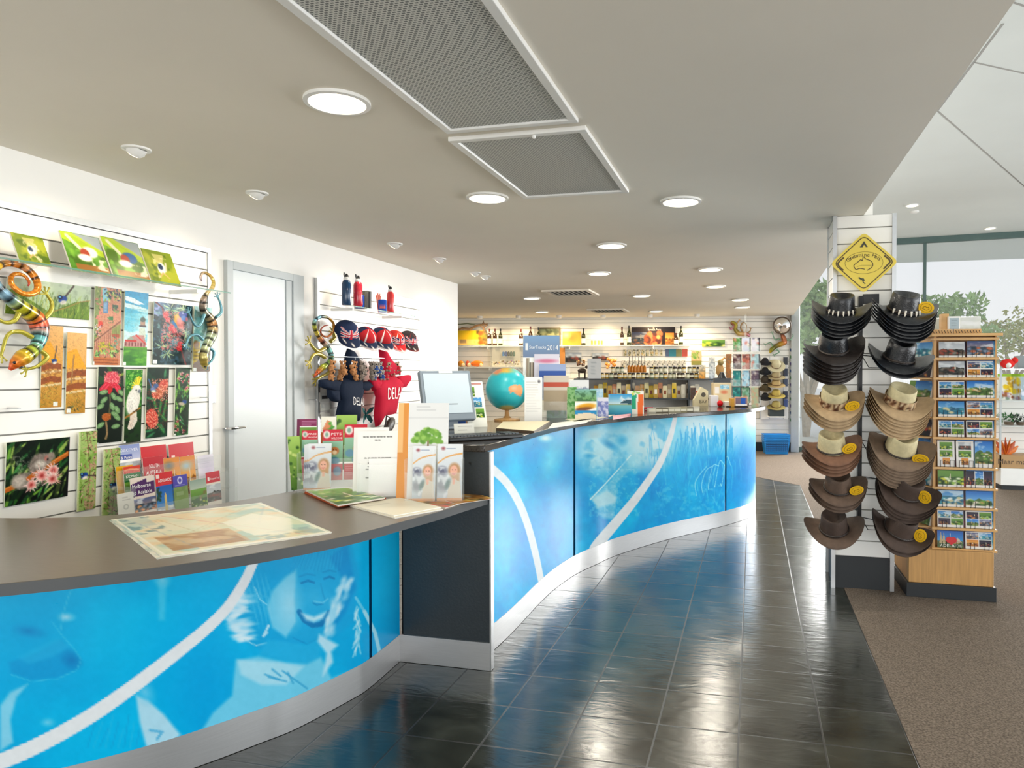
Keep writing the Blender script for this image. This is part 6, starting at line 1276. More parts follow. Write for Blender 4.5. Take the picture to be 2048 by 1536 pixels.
st('blue banded guide in the second pocket of the 2014 stand', 1078, 1131, 728, 838, lambda c: (c.mix(np.ones(c.X.shape), 'a8b8dc'), c.rect(0, 26, 100, 52, '3f66b0'), c.rect(0, 60, 100, 200, 'c8d0e4')), 12, -4, .14, group=GP, push=.15)
st('cream guide with an orange band in the third pocket', 1087, 1137, 751, 838, lambda c: (c.mix(np.ones(c.X.shape), 'd8cfc4'), c.rect(0, 26, 100, 46, 'c8604a'), c.rect(0, 60, 100, 200, 'b8a890')), 12, -4, .06, group=GP, push=.10)
def p_aqua(c): c.grad(0, c.b[3], 'a8c8bc', '7fa89a'); c.ell(50, 90, 34, 60, '6a7a7a', f=.3); c.ell(50, 80, 20, 24, '9a9aa0', f=.4); c.ell(52, 108, 16, 14, 'c8a84a', f=.4); c.speck(16, .5, .62, '4e8a4a', 3, .8); c.blobs(10, (0, 20, 100, 150), ['3f8a8a', '8ac0b0', '6a9a3c'], 5, 14, 2)
st('green zoo brochure in front of the 2014 stand', 1093, 1133, 768, 836, p_aqua, 12, -6, .0, group=GP, push=.03, sub=.004)
st('narrow green leaf-pattern brochure right of the zoo brochure', 1134, 1153, 774, 838, lambda c: (c.grad(0, c.b[3], '8fc08a', '9ab88a'), c.speck(20, .5, .62, '3f8a3a', 4, .8)), 12, -6, .0, group=GP, push=.03)
for k in range(6): st(('%s spine-on guide counted from the globe side of the 2014 stand' % ('first', 'second', 'third', 'fourth', 'fifth', 'sixth')[k]), 1052 + k * 3.2, 1055 + k * 3.2, 716 + 9 * (k > 1), 838, pl(('a89a88', 'b8b0a0', '8a8478', 'c0b4a4', '7a6a60', 'a8a49c')[k]), 12, -4, .16 if k < 2 else .10, group='spine-on guides beside the 2014 stand', push=.2, t=.1, mt='print')
Q = onz(1095, 838, HT); acr('guide_stand', 'stepped clear acrylic stand for the 2014 guides', [('back_plate', (-.19, .14, .16, .164, 0, .40)), ('step_plate', (-.15, .15, .10, .104, 0, .30)), ('step_plate', (-.15, .15, .05, .054, 0, .22)), ('front_plate', (-.13, .15, -.01, -.006, 0, .13)), ('side_plate', (-.19, -.187, -.01, .16, 0, .25)), ('base_plate', (-.19, .15, -.01, .164, 0, .003))], (Q.x, Q.y + .1, HT), R(12))
st('white price list sheet standing right of the globe', 1049, 1084, 754, 843, lambda c: (c.mix(np.ones(c.X.shape), 'eceeee'), lines(c, 10, 30, 90, 12, 15, 'a8acb0', 3, 2.4), c.ell(82, 26, 7, 9, '5a5a64')), 14, -4, 0, 'price_list', 'notice', None)
st('white card standing behind the beach picture', 1138, 1178, 760, 836, lambda c: (c.mix(np.ones(c.X.shape), 'e4e8ec'), c.rect(0, 40, 100, 90, '9ab4cc', .7), c.speck(14, .5, .6, '6a7a9a', 3, .7, (0, 34, 100, 90))), 14, -8, 0, 'display_card', 'card', None, push=.1)
def p_beach(c): h = c.b[3]; c.grad(0, h * .4, '8fc0b8', '7fae6a'); c.rect(0, h * .4, 100, h * .46, 'e8ece0'); c.ell(52, h * .58, 46, h * .1, 'e0a828', -6, f=.3); c.ell(40, h * .66, 40, h * .06, '8a5a3a', -6, f=.3); c.rect(0, h * .72, 100, h, '2f9ad0'); c.poly([(0, h * .85), (60, h * .78), (100, h * .85), (100, h), (0, h)], 'e8dcc8'); c.speck(14, .5, .62, '3e6a4a', 3, .7, (0, h * .05, 100, h * .4))
st('picture brochure of fields, a beach and blue sea', 1150, 1193, 779, 838, p_beach, 14, -8, group='upright cards on the tall counter')
st('pale blue postcard standing behind a violet leaflet', 1181, 1207, 777, 833, lambda c: (c.mix(np.ones(c.X.shape), 'a8d0ea'), c.speck(20, .5, .6, 'd0e4f0', 2, .7)), 14, -6, .0, group='upright cards on the tall counter', push=.04)
st('violet leaflet left of the lake picture', 1195, 1217, 795, 834, lambda c: (c.mix(np.ones(c.X.shape), 'd0d4ec'), c.speck(22, .42, .6, '6a7ac0', 2, .8), c.rect(0, 0, 100, 30, 'dfe4f4')), 14, -8, group='upright cards on the tall counter')
def p_lake(c): h = c.b[3]; c.grad(0, h * .5, '3fa0d8', 'd0e4ea'); c.speck(30, .48, .62, 'e8eef0', 2, .8, (0, 0, 100, h * .45)); c.poly([(50, h * .45), (66, h * .3), (100, h * .28), (100, h * .5)], '2f5a6a'); c.rect(0, h * .5, 100, h * .54, '8a9a5a'); c.grad(h * .54, h, '7fc0c8', '2f9ac0')
st('lake picture postcard in landscape format', 1217, 1264, 788, 829, p_lake, 14, -6, group='upright cards on the tall counter')
st('white leaflet with green and orange waves at the end of the row', 1255, 1288, 782, 828, lambda c: (c.mix(np.ones(c.X.shape), 'e8eae4'), c.poly([(20, 30), (56, 20), (50, 110), (26, 110)], '1fae8a'), c.poly([(66, 20), (100, 20), (92, 140), (60, 140)], 'e87a34'), c.blobs(6, (30, 0, 80, 24), ['d8d84a', '8ac86a'], 4, 9, 3)), 14, -6, group='upright cards on the tall counter')
P = onz(1296, 822, HT); T = thing('stapler', 'red stapler lying near the middle of the tall counter', 'stapler', P[:], (0, 0, .4)); mb = MB(); mb.box(-.05, .05, -.012, .012, 0, .01, '7a1a24'); mb.box(-.05, .045, -.010, .010, .018, .036, 'c0283c'); mb.ball((-.04, 0, .02), .014, '7a1a24', 8, 6); mb.build('body', 'print', T, 0)
g = random.Random(9)
for k in range(8):
    x = 1302 + k * 12.5; P = onz(x, 826 - k * .35, HT); T = thing('glass_tray_item', 'small boxed souvenir, %s from the left in the low counter-edge row' % ORD[k], 'souvenir', (P.x, P.y + .03, HT), (0, 0, R(30)), 'low row of boxed souvenirs on the counter edge'); mb = MB(); mb.box(-.036, .036, -.02, .02, 0, .045, g.choice(['8a8460', 'a8a48c', '6a6450', 'b8b4a4'])); mb.box(-.03, .03, -.021, -.02, .008, .03, 'd8d4c0'); mb.build('box', 'print', T, 0)
# staff desk behind, with black trays
P = onz(1350, 806, .98)
T = thing('staff_desk', 'black staff desk standing behind the tall counter', 'desk', (-1.55, 8.5, 0), (0, 0, R(-8))); MB().box(-.55, .75, -.25, .35, .93, .97).build('desk_top', 'wood_edge', T, 0, .003)
MB().box(-.53, .73, -.2, .33, .60, .93).build('drawer_unit', 'black_plastic', T, 0)
for sx in (-.5, .7): MB().box(sx - .02, sx + .02, -.22, .33, 0, .93).build('leg', 'black_plastic', T, 0)
# things near the far end
def bx_(label, x0, x1, yt, yb, col, depth=.12, ang=12, name='box', cat='box', group=None, paint=None, m='print'):
    Q = onz((x0 + x1) / 2, yb, HT); n_ = Vector((sin(R(ang)), -cos(R(ang)), 0)); A = onplane(x0, yt, (Q.x, Q.y, 0), n_); B = onplane(x1, yt, (Q.x, Q.y, 0), n_); w = (B - A).length / 2; h = A.z - HT
    T = thing(name, label, cat, (Q.x, Q.y, HT), (0, 0, R(ang)), group); MB().box(-w, w, 0, depth, 0, h, col).build('body', m, T, 0, .003)
    if paint: c = flat(w * 2 * .9, h * .9, 20, 20); paint(c); o_ = board(c, .001).build('front_label', 'glossy_print', T, 0, loc=(0, -.0015, h * .05))
    return T
P = onz(1403, 812, HT); T = thing('donation_box', 'house-shaped wooden box printed BAY near the far end of the counter', 'box', P[:], (0, 0, R(12))); mb = MB()
mb.T = Matrix.Rotation(R(90), 4, 'X'); mb.prism([(-.08, 0), (.07, 0), (.07, .16), (.0, .20), (-.08, .06)], -.12, 0, 'cfc4a0'); mb.build('body', 'print', T, 0)
Vt, Ft, tw = textmesh('BAY'); mb = MB(); mb.add([(x * .045 - .02, -.0015, z * .05 + .03) for x, z, _ in Vt], Ft, '3a342c'); mb.lathe([(.0001, 0), (.024, 0)], 16, '4a4438', cap=False)
mb.v[-1] = np.stack([mb.v[-1][:, 0] + .02, np.full(len(mb.v[-1]), -.0015), mb.v[-1][:, 1] + .12], 1); mb.build('lettering', 'print', T, 0)
bx_('white boxed item with faint print beside the donation box', 1421, 1437, 791, 813, 'e4e2e6'); bx_('white cube box beside the red ball', 1449, 1461, 803, 813, 'ecebea'); bx_('golden jar-shaped tin left of the card rack', 1462, 1469, 797, 814, 'c8922c')
bx_('small box of postcards with a blue picture', 1470, 1495, 794, 812, 'd8a888', paint=lambda c: (c.rect(0, 0, 100, 60, '8a7a8a'), c.rect(45, 5, 85, 60, '2f6ac0')))
bx_('wooden till box with a blue picture label', 1427, 1463, 766, 812, 'd8c8a4', .16, paint=lambda c: (c.mix(np.ones(c.X.shape), 'd8c8a4'), c.rect(35, 4, 92, 30, '8ac0d8'), c.speck(10, .5, .6, 'e8f0f0', 1, .7, (35, 6, 92, 30)), c.ell(60, 50, 20, 10, 'd88a6a', f=.4), c.rect(2, 20, 30, 60, 'e8e4e0')))
P = onz(1443, 812, HT); hb2 = onplane(1443, 766, (P.x, P.y + .05, 0), Vector((sin(R(12)), -cos(R(12)), 0))).z
T = thing('clip_tray', 'black and green clip tray standing on the till box', 'tray', (P.x, P.y + .06, hb2 + .003), (0, 0, R(12))); MB().box(-.085, .085, -.04, .04, 0, .05).build('tray', 'dark_plastic', T, 0); MB().lathe([(.05, .05), (.02, .11), (.0001, .115)], 12).build('cone', 'black_plastic', T)
P = onz(1440, 813, HT); T = tag(MB().ball((0, 0, .032), .032, 'd01420', 16, 10).build('red_ball', 'glossy_print', None, 60, loc=P[:]), 'small red ball at the counter edge near the till box', 'ball')
P = onz(1430, 811, HT); P.y += .05; tag(MB().box(-.03, .02, -.02, .02, 0, .036, '3f62c0').build('blue_box', 'print', None, 0, loc=P[:]), 'tiny blue box left of the red ball', 'box')
P = onz(1480, 814, HT); tag(MB().tube([(-.14, 0, .005), (.08, .0, .005)], .005, 6, '2a2a2c').build('pen', 'print', None, 60, loc=P[:]), 'black pen lying near the end of the tall counter', 'pen')
# rotating acrylic card tower at the far end of the counter
P = onz(1490, 812, HT); TWa = thing('card_tower', 'clear revolving card tower at the far end of the tall counter', 'card rack', (P.x, P.y + .16, HT), (0, 0, R(6)))
MB().tube([(0, 0, 0), (0, 0, .98)], .012, 10).build('spindle', 'acrylic', TWa); MB().lathe([(.13, 0), (.13, .012), (.02, .02)], 24).build('base', 'acrylic', TWa)
for k, (yt, yb) in enumerate(((675, 703), (708, 738), (741, 772), (775, 806))):
    zt_ = ony(1490, yt, P.y + .03).z - HT; zb_ = ony(1490, yb, P.y + .03).z - HT
    for a in range(4):
        mb = MB(); mb.T = Matrix.Rotation(R(a * 90), 4, 'Z'); mb.box(-.15, .15, -.135, -.132, zb_, zb_ + (zt_ - zb_) * .4); mb.box(-.15, .15, -.135, -.09, zb_ - .004, zb_); mb.build('card_pocket', 'acrylic', TWa, 0)
    cols4 = [('5a8a4a', 'c8ccdc', 'd8d4e0'), ('5a3a3c', 'b06a5a', '9fc0c8'), ('2f8a8a', '8fc0d8', '6a5a6a'), ('1f8a8a', '6a9a7a', 'a8824a')][k]
    for j, cc_ in enumerate(cols4):
        x0 = -.14 + j * .095; Wp = TWa.location + Matrix.Rotation(R(6), 3, 'Z') @ Vector((x0 + .045, -.12, zb_))
        def pf(c, cc_=cc_, s=k * 3 + j): c.mix(np.ones(c.X.shape), cc_); c.speck(30, .5, .65, 'e0e4e8', s, .5); c.blobs(6, c.b, ['4a4a5a', 'c87a6a', '8fc0b0', 'e8e0d0'], 8, 22, s, 1.4, .5); c.rect(88, 0, 100, 300, '2a2a30', .7)
        brochure('greeting card in %s of the card tower, %s slot' % (('the top tier', 'the second tier', 'the third tier', 'the bottom tier')[k], ('left', 'middle', 'right')[j]), Wp, .088, zt_ - zb_, pf, -6, group='cards in the card tower', ang=R(6), name='greeting_card', cat='card', thick=.012, sub=.008)
st('upright pale green brochure in a clear holder at the tip of the counter', 1503, 1517, 773, 814, lambda c: (c.mix(np.ones(c.X.shape), 'b8c4a4'), c.speck(26, .5, .62, 'd8a890', 2, .6), c.rect(0, 0, 100, 14, 'd8e4d8')), 6, -3, push=-.03)
P = onz(1510, 813, HT); T = thing('wire_hook', 'thin dark wire loop standing at the tip of the tall counter', 'hook', (P.x + .02, P.y + .02, HT)); MB().tube([(0, 0, 0), (-.02, 0, .12), (.0, 0, .18)], .002, 5).build('wire', 'black_metal', T)
# ------------------------------------------------------------------ hat stand on the column
VH = 4.66
P0 = ony(1722, 592, 4.90); Pb = ony(1722, 1072, 4.90)
T = thing('hat_stand', 'tall black metal hat stand post fixed to the front of the column', 'hat stand', (P0.x, 4.93, Pb.z))
MB().box(-.012, .012, -.03, .03, 0, P0.z - Pb.z).build('post', 'black_metal', T, 0, .002)
for z in (.15, 1.35): MB().box(-.01, .01, .03, .075, z, z + .03).build('wall_bracket', 'black_metal', T, 0)
q = ony(1743, 598, 4.93); tag(MB().box(-.05, .05, -.01, .01, -.03, .035).build('badge_plate', 'black_plastic', None, 0, .002, loc=(q.x, 4.955, q.z)), 'small dark plate on the column just below the diamond sign', 'plate')
def brim_mesh(a, b_, curl, dip, t=.004):
    mb = MB(); n, rr = 40, 7; V = []
    for s_ in (0, 1):
        for i in range(rr):
            f = i / (rr - 1)
            for j in range(n):
                th = 2 * pi * j / n; x = (.083 + (a - .083) * f) * cos(th); y = (.098 + (b_ - .098) * f) * sin(th)
                z = curl * (abs(x) / a) ** 2.4 * f + dip * (y / b_) ** 2 * (-1) * f - (.004 * f) ; V.append((x, y, z - t * s_))
    F_ = []
    for i in range(rr - 1):
        for j in range(n):
            k = i * n + j; k2 = i * n + (j + 1) % n; F_ += [(k, k2, k2 + n, k + n), (rr * n + k2, rr * n + k, rr * n + k + n, rr * n + k2 + n)]
    e = (rr - 1) * n
    for j in range(n): F_.append((e + j, e + (j + 1) % n, rr * n + e + (j + 1) % n, rr * n + e + j))
    mb.add(V, F_); return mb
def crown_mesh(h, crease):
    mb = MB(); n = 36; V = []; prof = [(1.02, -.002), (1.0, .01), (.97, h * .35), (.93, h * .7), (.90, h * .93), (.86, h), (.74, h * .985), (.5, h - crease * .6), (.28, h - crease), (.06, h - crease)]
    for r_, z in prof:
        for j in range(n):
            th = 2 * pi * j / n; x, y = .083 * r_ * cos(th), .098 * r_ * sin(th); k = max(0, z / h - .5)
            x *= 1 - .14 * k * max(0, -sin(th)) ** 2; V.append((x, y, z + .010 * k * cos(th) ** 2 - .006 * k * max(0, -sin(th)) ** 3))
    F_ = [(i * n + j, i * n + (j + 1) % n, (i + 1) * n + (j + 1) % n, (i + 1) * n + j) for i in range(len(prof) - 1) for j in range(n)] + [tuple((len(prof) - 1) * n + j for j in range(n))]
    mb.add(V, F_); return mb
def ringpts(z, k=1.03, n=40): return [(.083 * k * cos(2 * pi * j / n), .098 * k * sin(2 * pi * j / n), z) for j in range(n + 1)]
def leopard(): 
    mb = MB(); n = 48; V = []; Cc = []; zs_ = (.002, .018, .034, .050)
    for z in zs_:
        for j in range(n):
            k = 1.06 + .02 * sin(j * 1.7); V.append((.083 * k * cos(2 * pi * j / n), .098 * k * sin(2 * pi * j / n), z)); Cc.append(hx(random.Random(int(j * 31 + z * 1e4)).choice(['4a2f20', 'c8ac84', 'd8c4a0', '6a4630', 'b8987a'])))
    mb.add(V, [(i * n + j, i * n + (j + 1) % n, (i + 1) * n + (j + 1) % n, (i + 1) * n + j) for i in range(3) for j in range(n)], np.array(Cc)); return mb
def hat(mats, band, h=.100, a=.18, b_=.165, curl=.062, dip=.03, crease=.03):
    T = thing('outback_hat', '', 'hat', (0, 0, 0))
    brim_mesh(a, b_, curl, dip).build('brim', mats[1], T, 60); crown_mesh(h, crease).build('crown', mats[0], T, 60)
    if band == 'leopard': leopard().build('leopard_band', 'cloth_print', T, 60)
    else: MB().tube(ringpts(.010), .0065, 6).build('braided_band' if band != 'teeth' else 'band', 'braid', T, 60)
    if band == 'teeth':
        mb = MB()
        for k in range(6):
            th = R(-140 + k * 20); x, y = .083 * 1.06 * cos(th), .098 * 1.06 * sin(th); mb.tube([(x, y, .026), (x * 1.06, y * 1.06, .006), (x * 1.09, y * 1.09, -.008)], [.006, .0055, .001], 6)
        mb.build('teeth_trim', 'teeth', T, 60)
    return T
def hangtag(T, x, y, z, lean, shield=False):
    g_ = bpy.data.objects.new('swing_tag', None)
    mb = MB(); mb.T = Matrix.Translation((x, y, z)) @ Matrix.Rotation(R(lean), 4, 'Y') @ Matrix.Rotation(R(90), 4, 'X'); mb.lathe([(.044, -.001), (.044, .001)], 24, sx=1, sy=.78); tg = mb.build('swing_tag', 'tag_yellow', T, 30)
    COL.objects.unlink(g_) if g_.name in COL.objects else None; bpy.data.objects.remove(g_)
    mb = MB(); mb.T = Matrix.Translation((x, y - .0025, z)) @ Matrix.Rotation(R(lean), 4, 'Y'); pts = [(-.018, 0, -.008), (-.012, 0, .004), (-.004, 0, .006), (.002, 0, .002), (.012, 0, .008), (.018, 0, -.004), (.008, 0, -.012), (-.006, 0, -.010), (-.018, 0, -.008)]
    mb.tube(pts, .0011, 5); mb.tube([(.031 * cos(k * .42), 0, .024 * sin(k * .42)) for k in range(16)], .0007, 4); o_ = mb.build('printed_map', 'tag_ink', T, 0); o_.parent = tg
K = ['topmost', 'second', 'third', 'fourth', 'fifth', 'sixth', 'seventh']
def stack(where, desc, x, y, n, mats, band, tilt, roll, yaw, size, fan=0, tagp=None, **kw):
    P = ony(x, y, VH); P.y = VH; tilt *= .66
    Rm = Matrix.Rotation(R(yaw), 4, 'Z') @ Matrix.Rotation(R(roll), 4, 'Y') @ Matrix.Rotation(R(tilt), 4, 'X')
    top = hat(mats, band, **kw)
    if tagp: hangtag(top, *tagp)
    top.location = P; top.rotation_euler = Rm.to_euler(); top.scale = (size,) * 3; top['label'] = '%s, topmost of %s stack' % (desc, where) if n > 1 else '%s, alone at the %s of the stand' % (desc, where)
    gname = 'hats in the %s stack' % where; low = ' '.join(desc.split(' with ')[0].split(' tilted ')[0].split()) + ' brim'
    if n > 1: top['group'] = gname
    dn = Rm.to_3x3() @ Vector((0, 0, -1)); lower = None
    for k in range(1, n):
        R2 = Matrix.Rotation(R(yaw + fan * k * .5), 4, 'Z') @ Matrix.Rotation(R(roll + fan * k), 4, 'Y') @ Matrix.Rotation(R(tilt + (.8 if k % 2 else -.6)), 4, 'X')
        if lower is None:
            lower = thing('outback_hat', '', 'hat'); 
            for ch in top.children:
                if ch.name.startswith(('brim', 'crown')): d_ = ch.copy(); COL.objects.link(d_); d_.parent = lower
            o_ = lower
        else: o_ = dup(lower)
        o_.location = P + dn * (.0205 if n > 5 else .0235) * size * k; o_.rotation_euler = R2.to_euler(); o_.scale = (size,) * 3
        o_['label'] = '%s, %s down in the %s stack' % (low, K[k], where); o_['group'] = gname
LB = ('leather_black', 'leather_black')
stack('upper left', 'black leather hat with a crocodile teeth band' , 1682, 622, 5, LB, 'teeth', 30, 4, -6, .98)
stack('second left', 'black leather hat with a plaited band', 1668, 700, 7, ('leather_black', 'leather_dark'), 'braid', 36, -8, 10, 1.02, -2.2)
stack('third left', 'tan hat with a leopard print band', 1668, 806, 4, ('canvas_cream', 'suede_tan'), 'leopard', 42, -4, 6, 1.0, -1.2, (.085, -.10, .03, -12))
stack('fourth left', 'cream-crowned hat with a rust brown brim', 1664, 897, 4, ('canvas_cream', 'suede_rust'), 'braid', 32, -8, 8, 1.0, -2, (.08, -.09, .035, -18))
stack('fifth left', 'brown suede hat with a yellow tag', 1676, 976, 3, ('suede_brown', 'suede_brown'), 'braid', 36, -4, 4, .96, -2, (.095, -.09, .035, -15))
stack('bottom left', 'dark brown suede hat with a curved brim', 1668, 1058, 1, ('suede_dark', 'suede_brown'), 'braid', 34, -4, 0, 1.0, 0, None, curl=.07)
stack('upper right', 'black leather hat with pale teeth trim', 1806, 622, 6, LB, 'teeth', 30, 6, 6, 1.06, 1, (.10, -.06, .045, 10))
stack('second right', 'black leather hat with a chequered plait', 1797, 718, 2, ('leather_black', 'leather_black'), 'braid', 28, 12, -4, 1.06, 2)
stack('third right', 'sand coloured hat with a dark leopard band', 1798, 806, 7, ('canvas_cream', 'suede_tan'), 'leopard', 36, 10, 4, 1.04, .6)
stack('fourth right', 'cream-crowned hat with a taupe suede brim', 1800, 899, 7, ('canvas_cream', 'suede_taupe'), 'braid', 44, 10, -4, 1.08, 1, (.10, -.09, .02, 4))
stack('fifth right', 'chocolate suede hat tilted to the right', 1812, 983, 4, ('suede_dark', 'suede_dark'), 'braid', 42, 20, -6, 1.05, 1.4, (.09, -.06, .05, 60))
stack('bottom right', 'dark brown hat tilted down to the right', 1797, 1062, 2, ('suede_dark', 'suede_dark'), 'braid', 32, 20, 0, 1.05, 3, (.10, -.05, .05, 70), curl=.07)
mb = MB(); px_ = P0.x
for (x, y) in ((1668, 700), (1795, 718), (1797, 1062), (1812, 976), (1682, 622), (1806, 622), (1668, 806), (1798, 806), (1664, 897), (1800, 899), (1676, 976), (1668, 1058)):
    q_ = ony(x, y, VH); zz = q_.z + .03 - Pb.z; xx = q_.x - px_
    mb.tube([(0, -.03, zz), (xx * .5, -.06, zz - .01), (xx, VH - 4.93 + .04, zz), (xx, VH - 4.93 - .03, zz + .01)], .003, 6)
    s_ = 1 if xx > 0 else -1; mb.tube([(0, -.03, zz + .01), (s_ * .05, -.035, zz - .08), (s_ * .13, -.035, zz - .08), (s_ * .13, -.035, zz + .02)], .0028, 6)
mb.build('hat_arms', 'black_metal', T)

# yellow diamond sign
vs_ = 4.90; A = ony(1660, 526, vs_); B = ony(1797, 527, vs_); Ct = ony(1728, 464, vs_); Cb = ony(1728, 587, vs_); cx_, cz_ = (A.x + B.x) / 2, (Ct.z + Cb.z) / 2; ha, hb_ = (B.x - A.x) / 2, (Ct.z - Cb.z) / 2
T = thing('diamond_sign', 'yellow diamond-shaped hat sign with a map outline above the hat stand', 'sign', (cx_, vs_ + .0, cz_))
def rdia(a, b_, r=.12, n=6):
    P = [(a, 0), (0, b_), (-a, 0), (0, -b_)]; out = []
    for i in range(4):
        p, q_, s_ = np.array(P[i - 1]), np.array(P[i]), np.array(P[(i + 1) % 4])
        for k in range(n + 1):
            t = k / n; u_ = q_ + (p - q_) * r; w_ = q_ + (s_ - q_) * r; out.append(tuple(u_ * (1 - t) ** 2 + q_ * 2 * t * (1 - t) + w_ * t * t))
    return out
mb = MB(); mb.T = Matrix.Rotation(R(90), 4, 'X'); mb.prism(rdia(ha, hb_), -.006, 0, 'e8cf52'); mb.build('board', 'print', T, 0)
mb = MB(); ink = '54431c'
def stroke(pts, w, col=ink):
    P = np.array(pts, float); T_ = np.gradient(P, axis=0); T_ /= np.linalg.norm(T_, axis=1)[:, None] + 1e-9; N_ = np.stack([-T_[:, 1], T_[:, 0]], 1) * w / 2; V = [(x, -.0012, z) for x, z in P + N_] + [(x, -.0012, z) for x, z in P - N_]; n = len(P)
    mb.add(V, [(i, i + 1, n + i + 1, n + i) for i in range(n - 1)], col)
rd = rdia(ha * .88, hb_ * .88, .14); stroke(rd + [rd[0], rd[1]], .006)
S_ = lambda X, Y: ((X - 810) / 730 * ha, -(Y - 735) / 690 * hb_)
stroke([S_(810 + 405 * cos(a), 735 + 245 * sin(a)) for a in np.linspace(0, 2 * pi, 41)], .0025, '8a7428')
stroke([S_(*p) for p in curve([(590, 800), (620, 760), (700, 700), (745, 660), (775, 690), (800, 600), (850, 650), (960, 700), (1000, 770), (980, 840), (880, 910)], 4)], .005); stroke([S_(*p) for p in curve([(590, 800), (640, 880), (720, 860), (830, 880)], 4)], .005); stroke([S_(660, 820), S_(760, 790), S_(980, 800)], .002, '8a7428')
stroke([S_(*p) for p in curve([(380, 600), (280, 690), (250, 750), (300, 820), (370, 890)], 4)], .010); stroke([S_(*p) for p in curve([(1240, 590), (1340, 680), (1360, 740), (1310, 800), (1225, 890)], 4)], .010)
V = [S_(810, 250), S_(720, 385), S_(890, 385)]; mb.add([(x, -.0012, z) for x, z in V], [(0, 1, 2)], '3a3a2a'); V = [S_(810, 330), S_(780, 385), S_(850, 385)]; mb.add([(x, -.0016, z) for x, z in V], [(0, 1, 2)], 'e8cf52')
stroke([S_(*p) for p in ((700, 1060), (740, 1090), (800, 1100), (820, 1140))], .010, '3a4230'); stroke([S_(*p) for p in ((780, 1120), (800, 1170), (840, 1210))], .006, '3a4230'); stroke([S_(*p) for p in ((740, 1090), (760, 1120), (740, 1130))], .003, '3a4230')
for i, chh in enumerate('Condamine Hats'):
    if chh == ' ': continue
    a = R(162 - i * 11); cx2, cz2 = 810 + 325 * cos(a), 735 - 140 * sin(a) ; Vt, Ft, tw = textmesh(chh); x0, z0 = S_(cx2, cz2); ro = (a - pi / 2) * .55; sz = .036
    Vx = Vt[:, 0] - tw / 2; mb.add(np.stack([x0 + (Vx * cos(ro) - Vt[:, 1] * sin(ro)) * sz, np.full(len(Vt), -.0012), z0 + (Vx * sin(ro) + Vt[:, 1] * cos(ro)) * sz], 1), Ft, '4a3a14')
mb.build('printed_markings', 'print', T, 0); MB().box(-.02, .02, .006, .05, -.01, .02).build('fixing', 'black_plastic', T, 0)

# ------------------------------------------------------------------ wooden postcard tower
fu0 = ony(1866, 900, 4.98).x; fu1 = ony(1994, 900, 4.98).x; vf = 4.98
rows = [677.7, 717, 757, 797.5, 836, 876, 936, 976, 1016, 1057, 1098]; zr = [ony(1900, y, vf).z for y in rows]
T = thing('postcard_rack', 'wooden revolving postcard rack on a wooden base, right of the hats', 'rack', (0, 0, 0))
MB().box(.99, 1.488, 4.93, 5.40, .092, ony(1900, 1100, 4.93).z - .005).build('base_box', 'wood', T, 0, .003)
MB().box(.975, 1.50, 4.915, 5.415, .002, .092).build('plinth', 'skirting', T, 0, .002)
zb0 = zr[-1]; zt0 = zr[0] + .015; mb = MB()
mb.box(fu0, fu1, vf + .07, vf + .085, zb0, zt0); mb.box(fu0, fu0 + .016, vf - .0, vf + .40, zb0, zt0); mb.box(fu0 + .012, fu1, vf + .39, vf + .405, zb0, zt0); mb.box(fu1 - .010, fu1, vf + .02, vf + .40, zb0, zt0)
mb.build('carcass', 'wood', T, 0)
MB().lathe([(.2, ony(1900, 1100, 4.93).z - .004), (.2, zb0 - .001)], 32, cx=(fu0 + fu1) / 2, cy=vf + .2).build('turntable', 'black_plastic', T)
for i, z in enumerate(zr):
    MB().box(fu0 - .004, fu1 + .004, vf - .012, vf + .07, z - .008, z + .006).build('shelf_ledge', 'wood_edge', T, 0)
MB().box(fu0 - .02, fu1 + .02, vf - .03, vf + .42, zt0, zt0 + .018).build('top_board', 'wood_edge', T, 0, .002)
kinds = [('grey', 'dusk'), ('grey', 'sunset'), ('sea', 'sky'), ('sea', 'sky'), ('dusk', 'grey'), ('green', 'grey', 'sky'), ('green', 'night'), ('sea', 'sky'), ('night', 'green'), ('sky', 'sunset')]
names = [('pale misty postcard', 'blue dusk harbour postcard'), ('grey pier postcard', 'pink framed four-picture postcard'), ('white and blue panel postcard', 'blue sky beach postcard'), ('coast and town postcard', 'blue sea and sunset panel postcard'), ('lilac dusk postcard', 'multi-picture town postcard'),
         ('white card with two stacked pictures', 'upright white card with a pale grid', 'landscape card with a round blue window'), ('stadium and parkland postcard', 'cathedral three-picture postcard'), ('misty shoreline postcard', 'golden cathedral postcard'), ('brown four-picture postcard', 'green wildlife collage postcard'), ('I love Adelaide postcard with a red heart', 'six-picture yellow bordered postcard')]
ordn = ['top', 'second', 'third', 'fourth', 'fifth', 'sixth', 'seventh', 'eighth', 'ninth', 'bottom']
mw = MB()
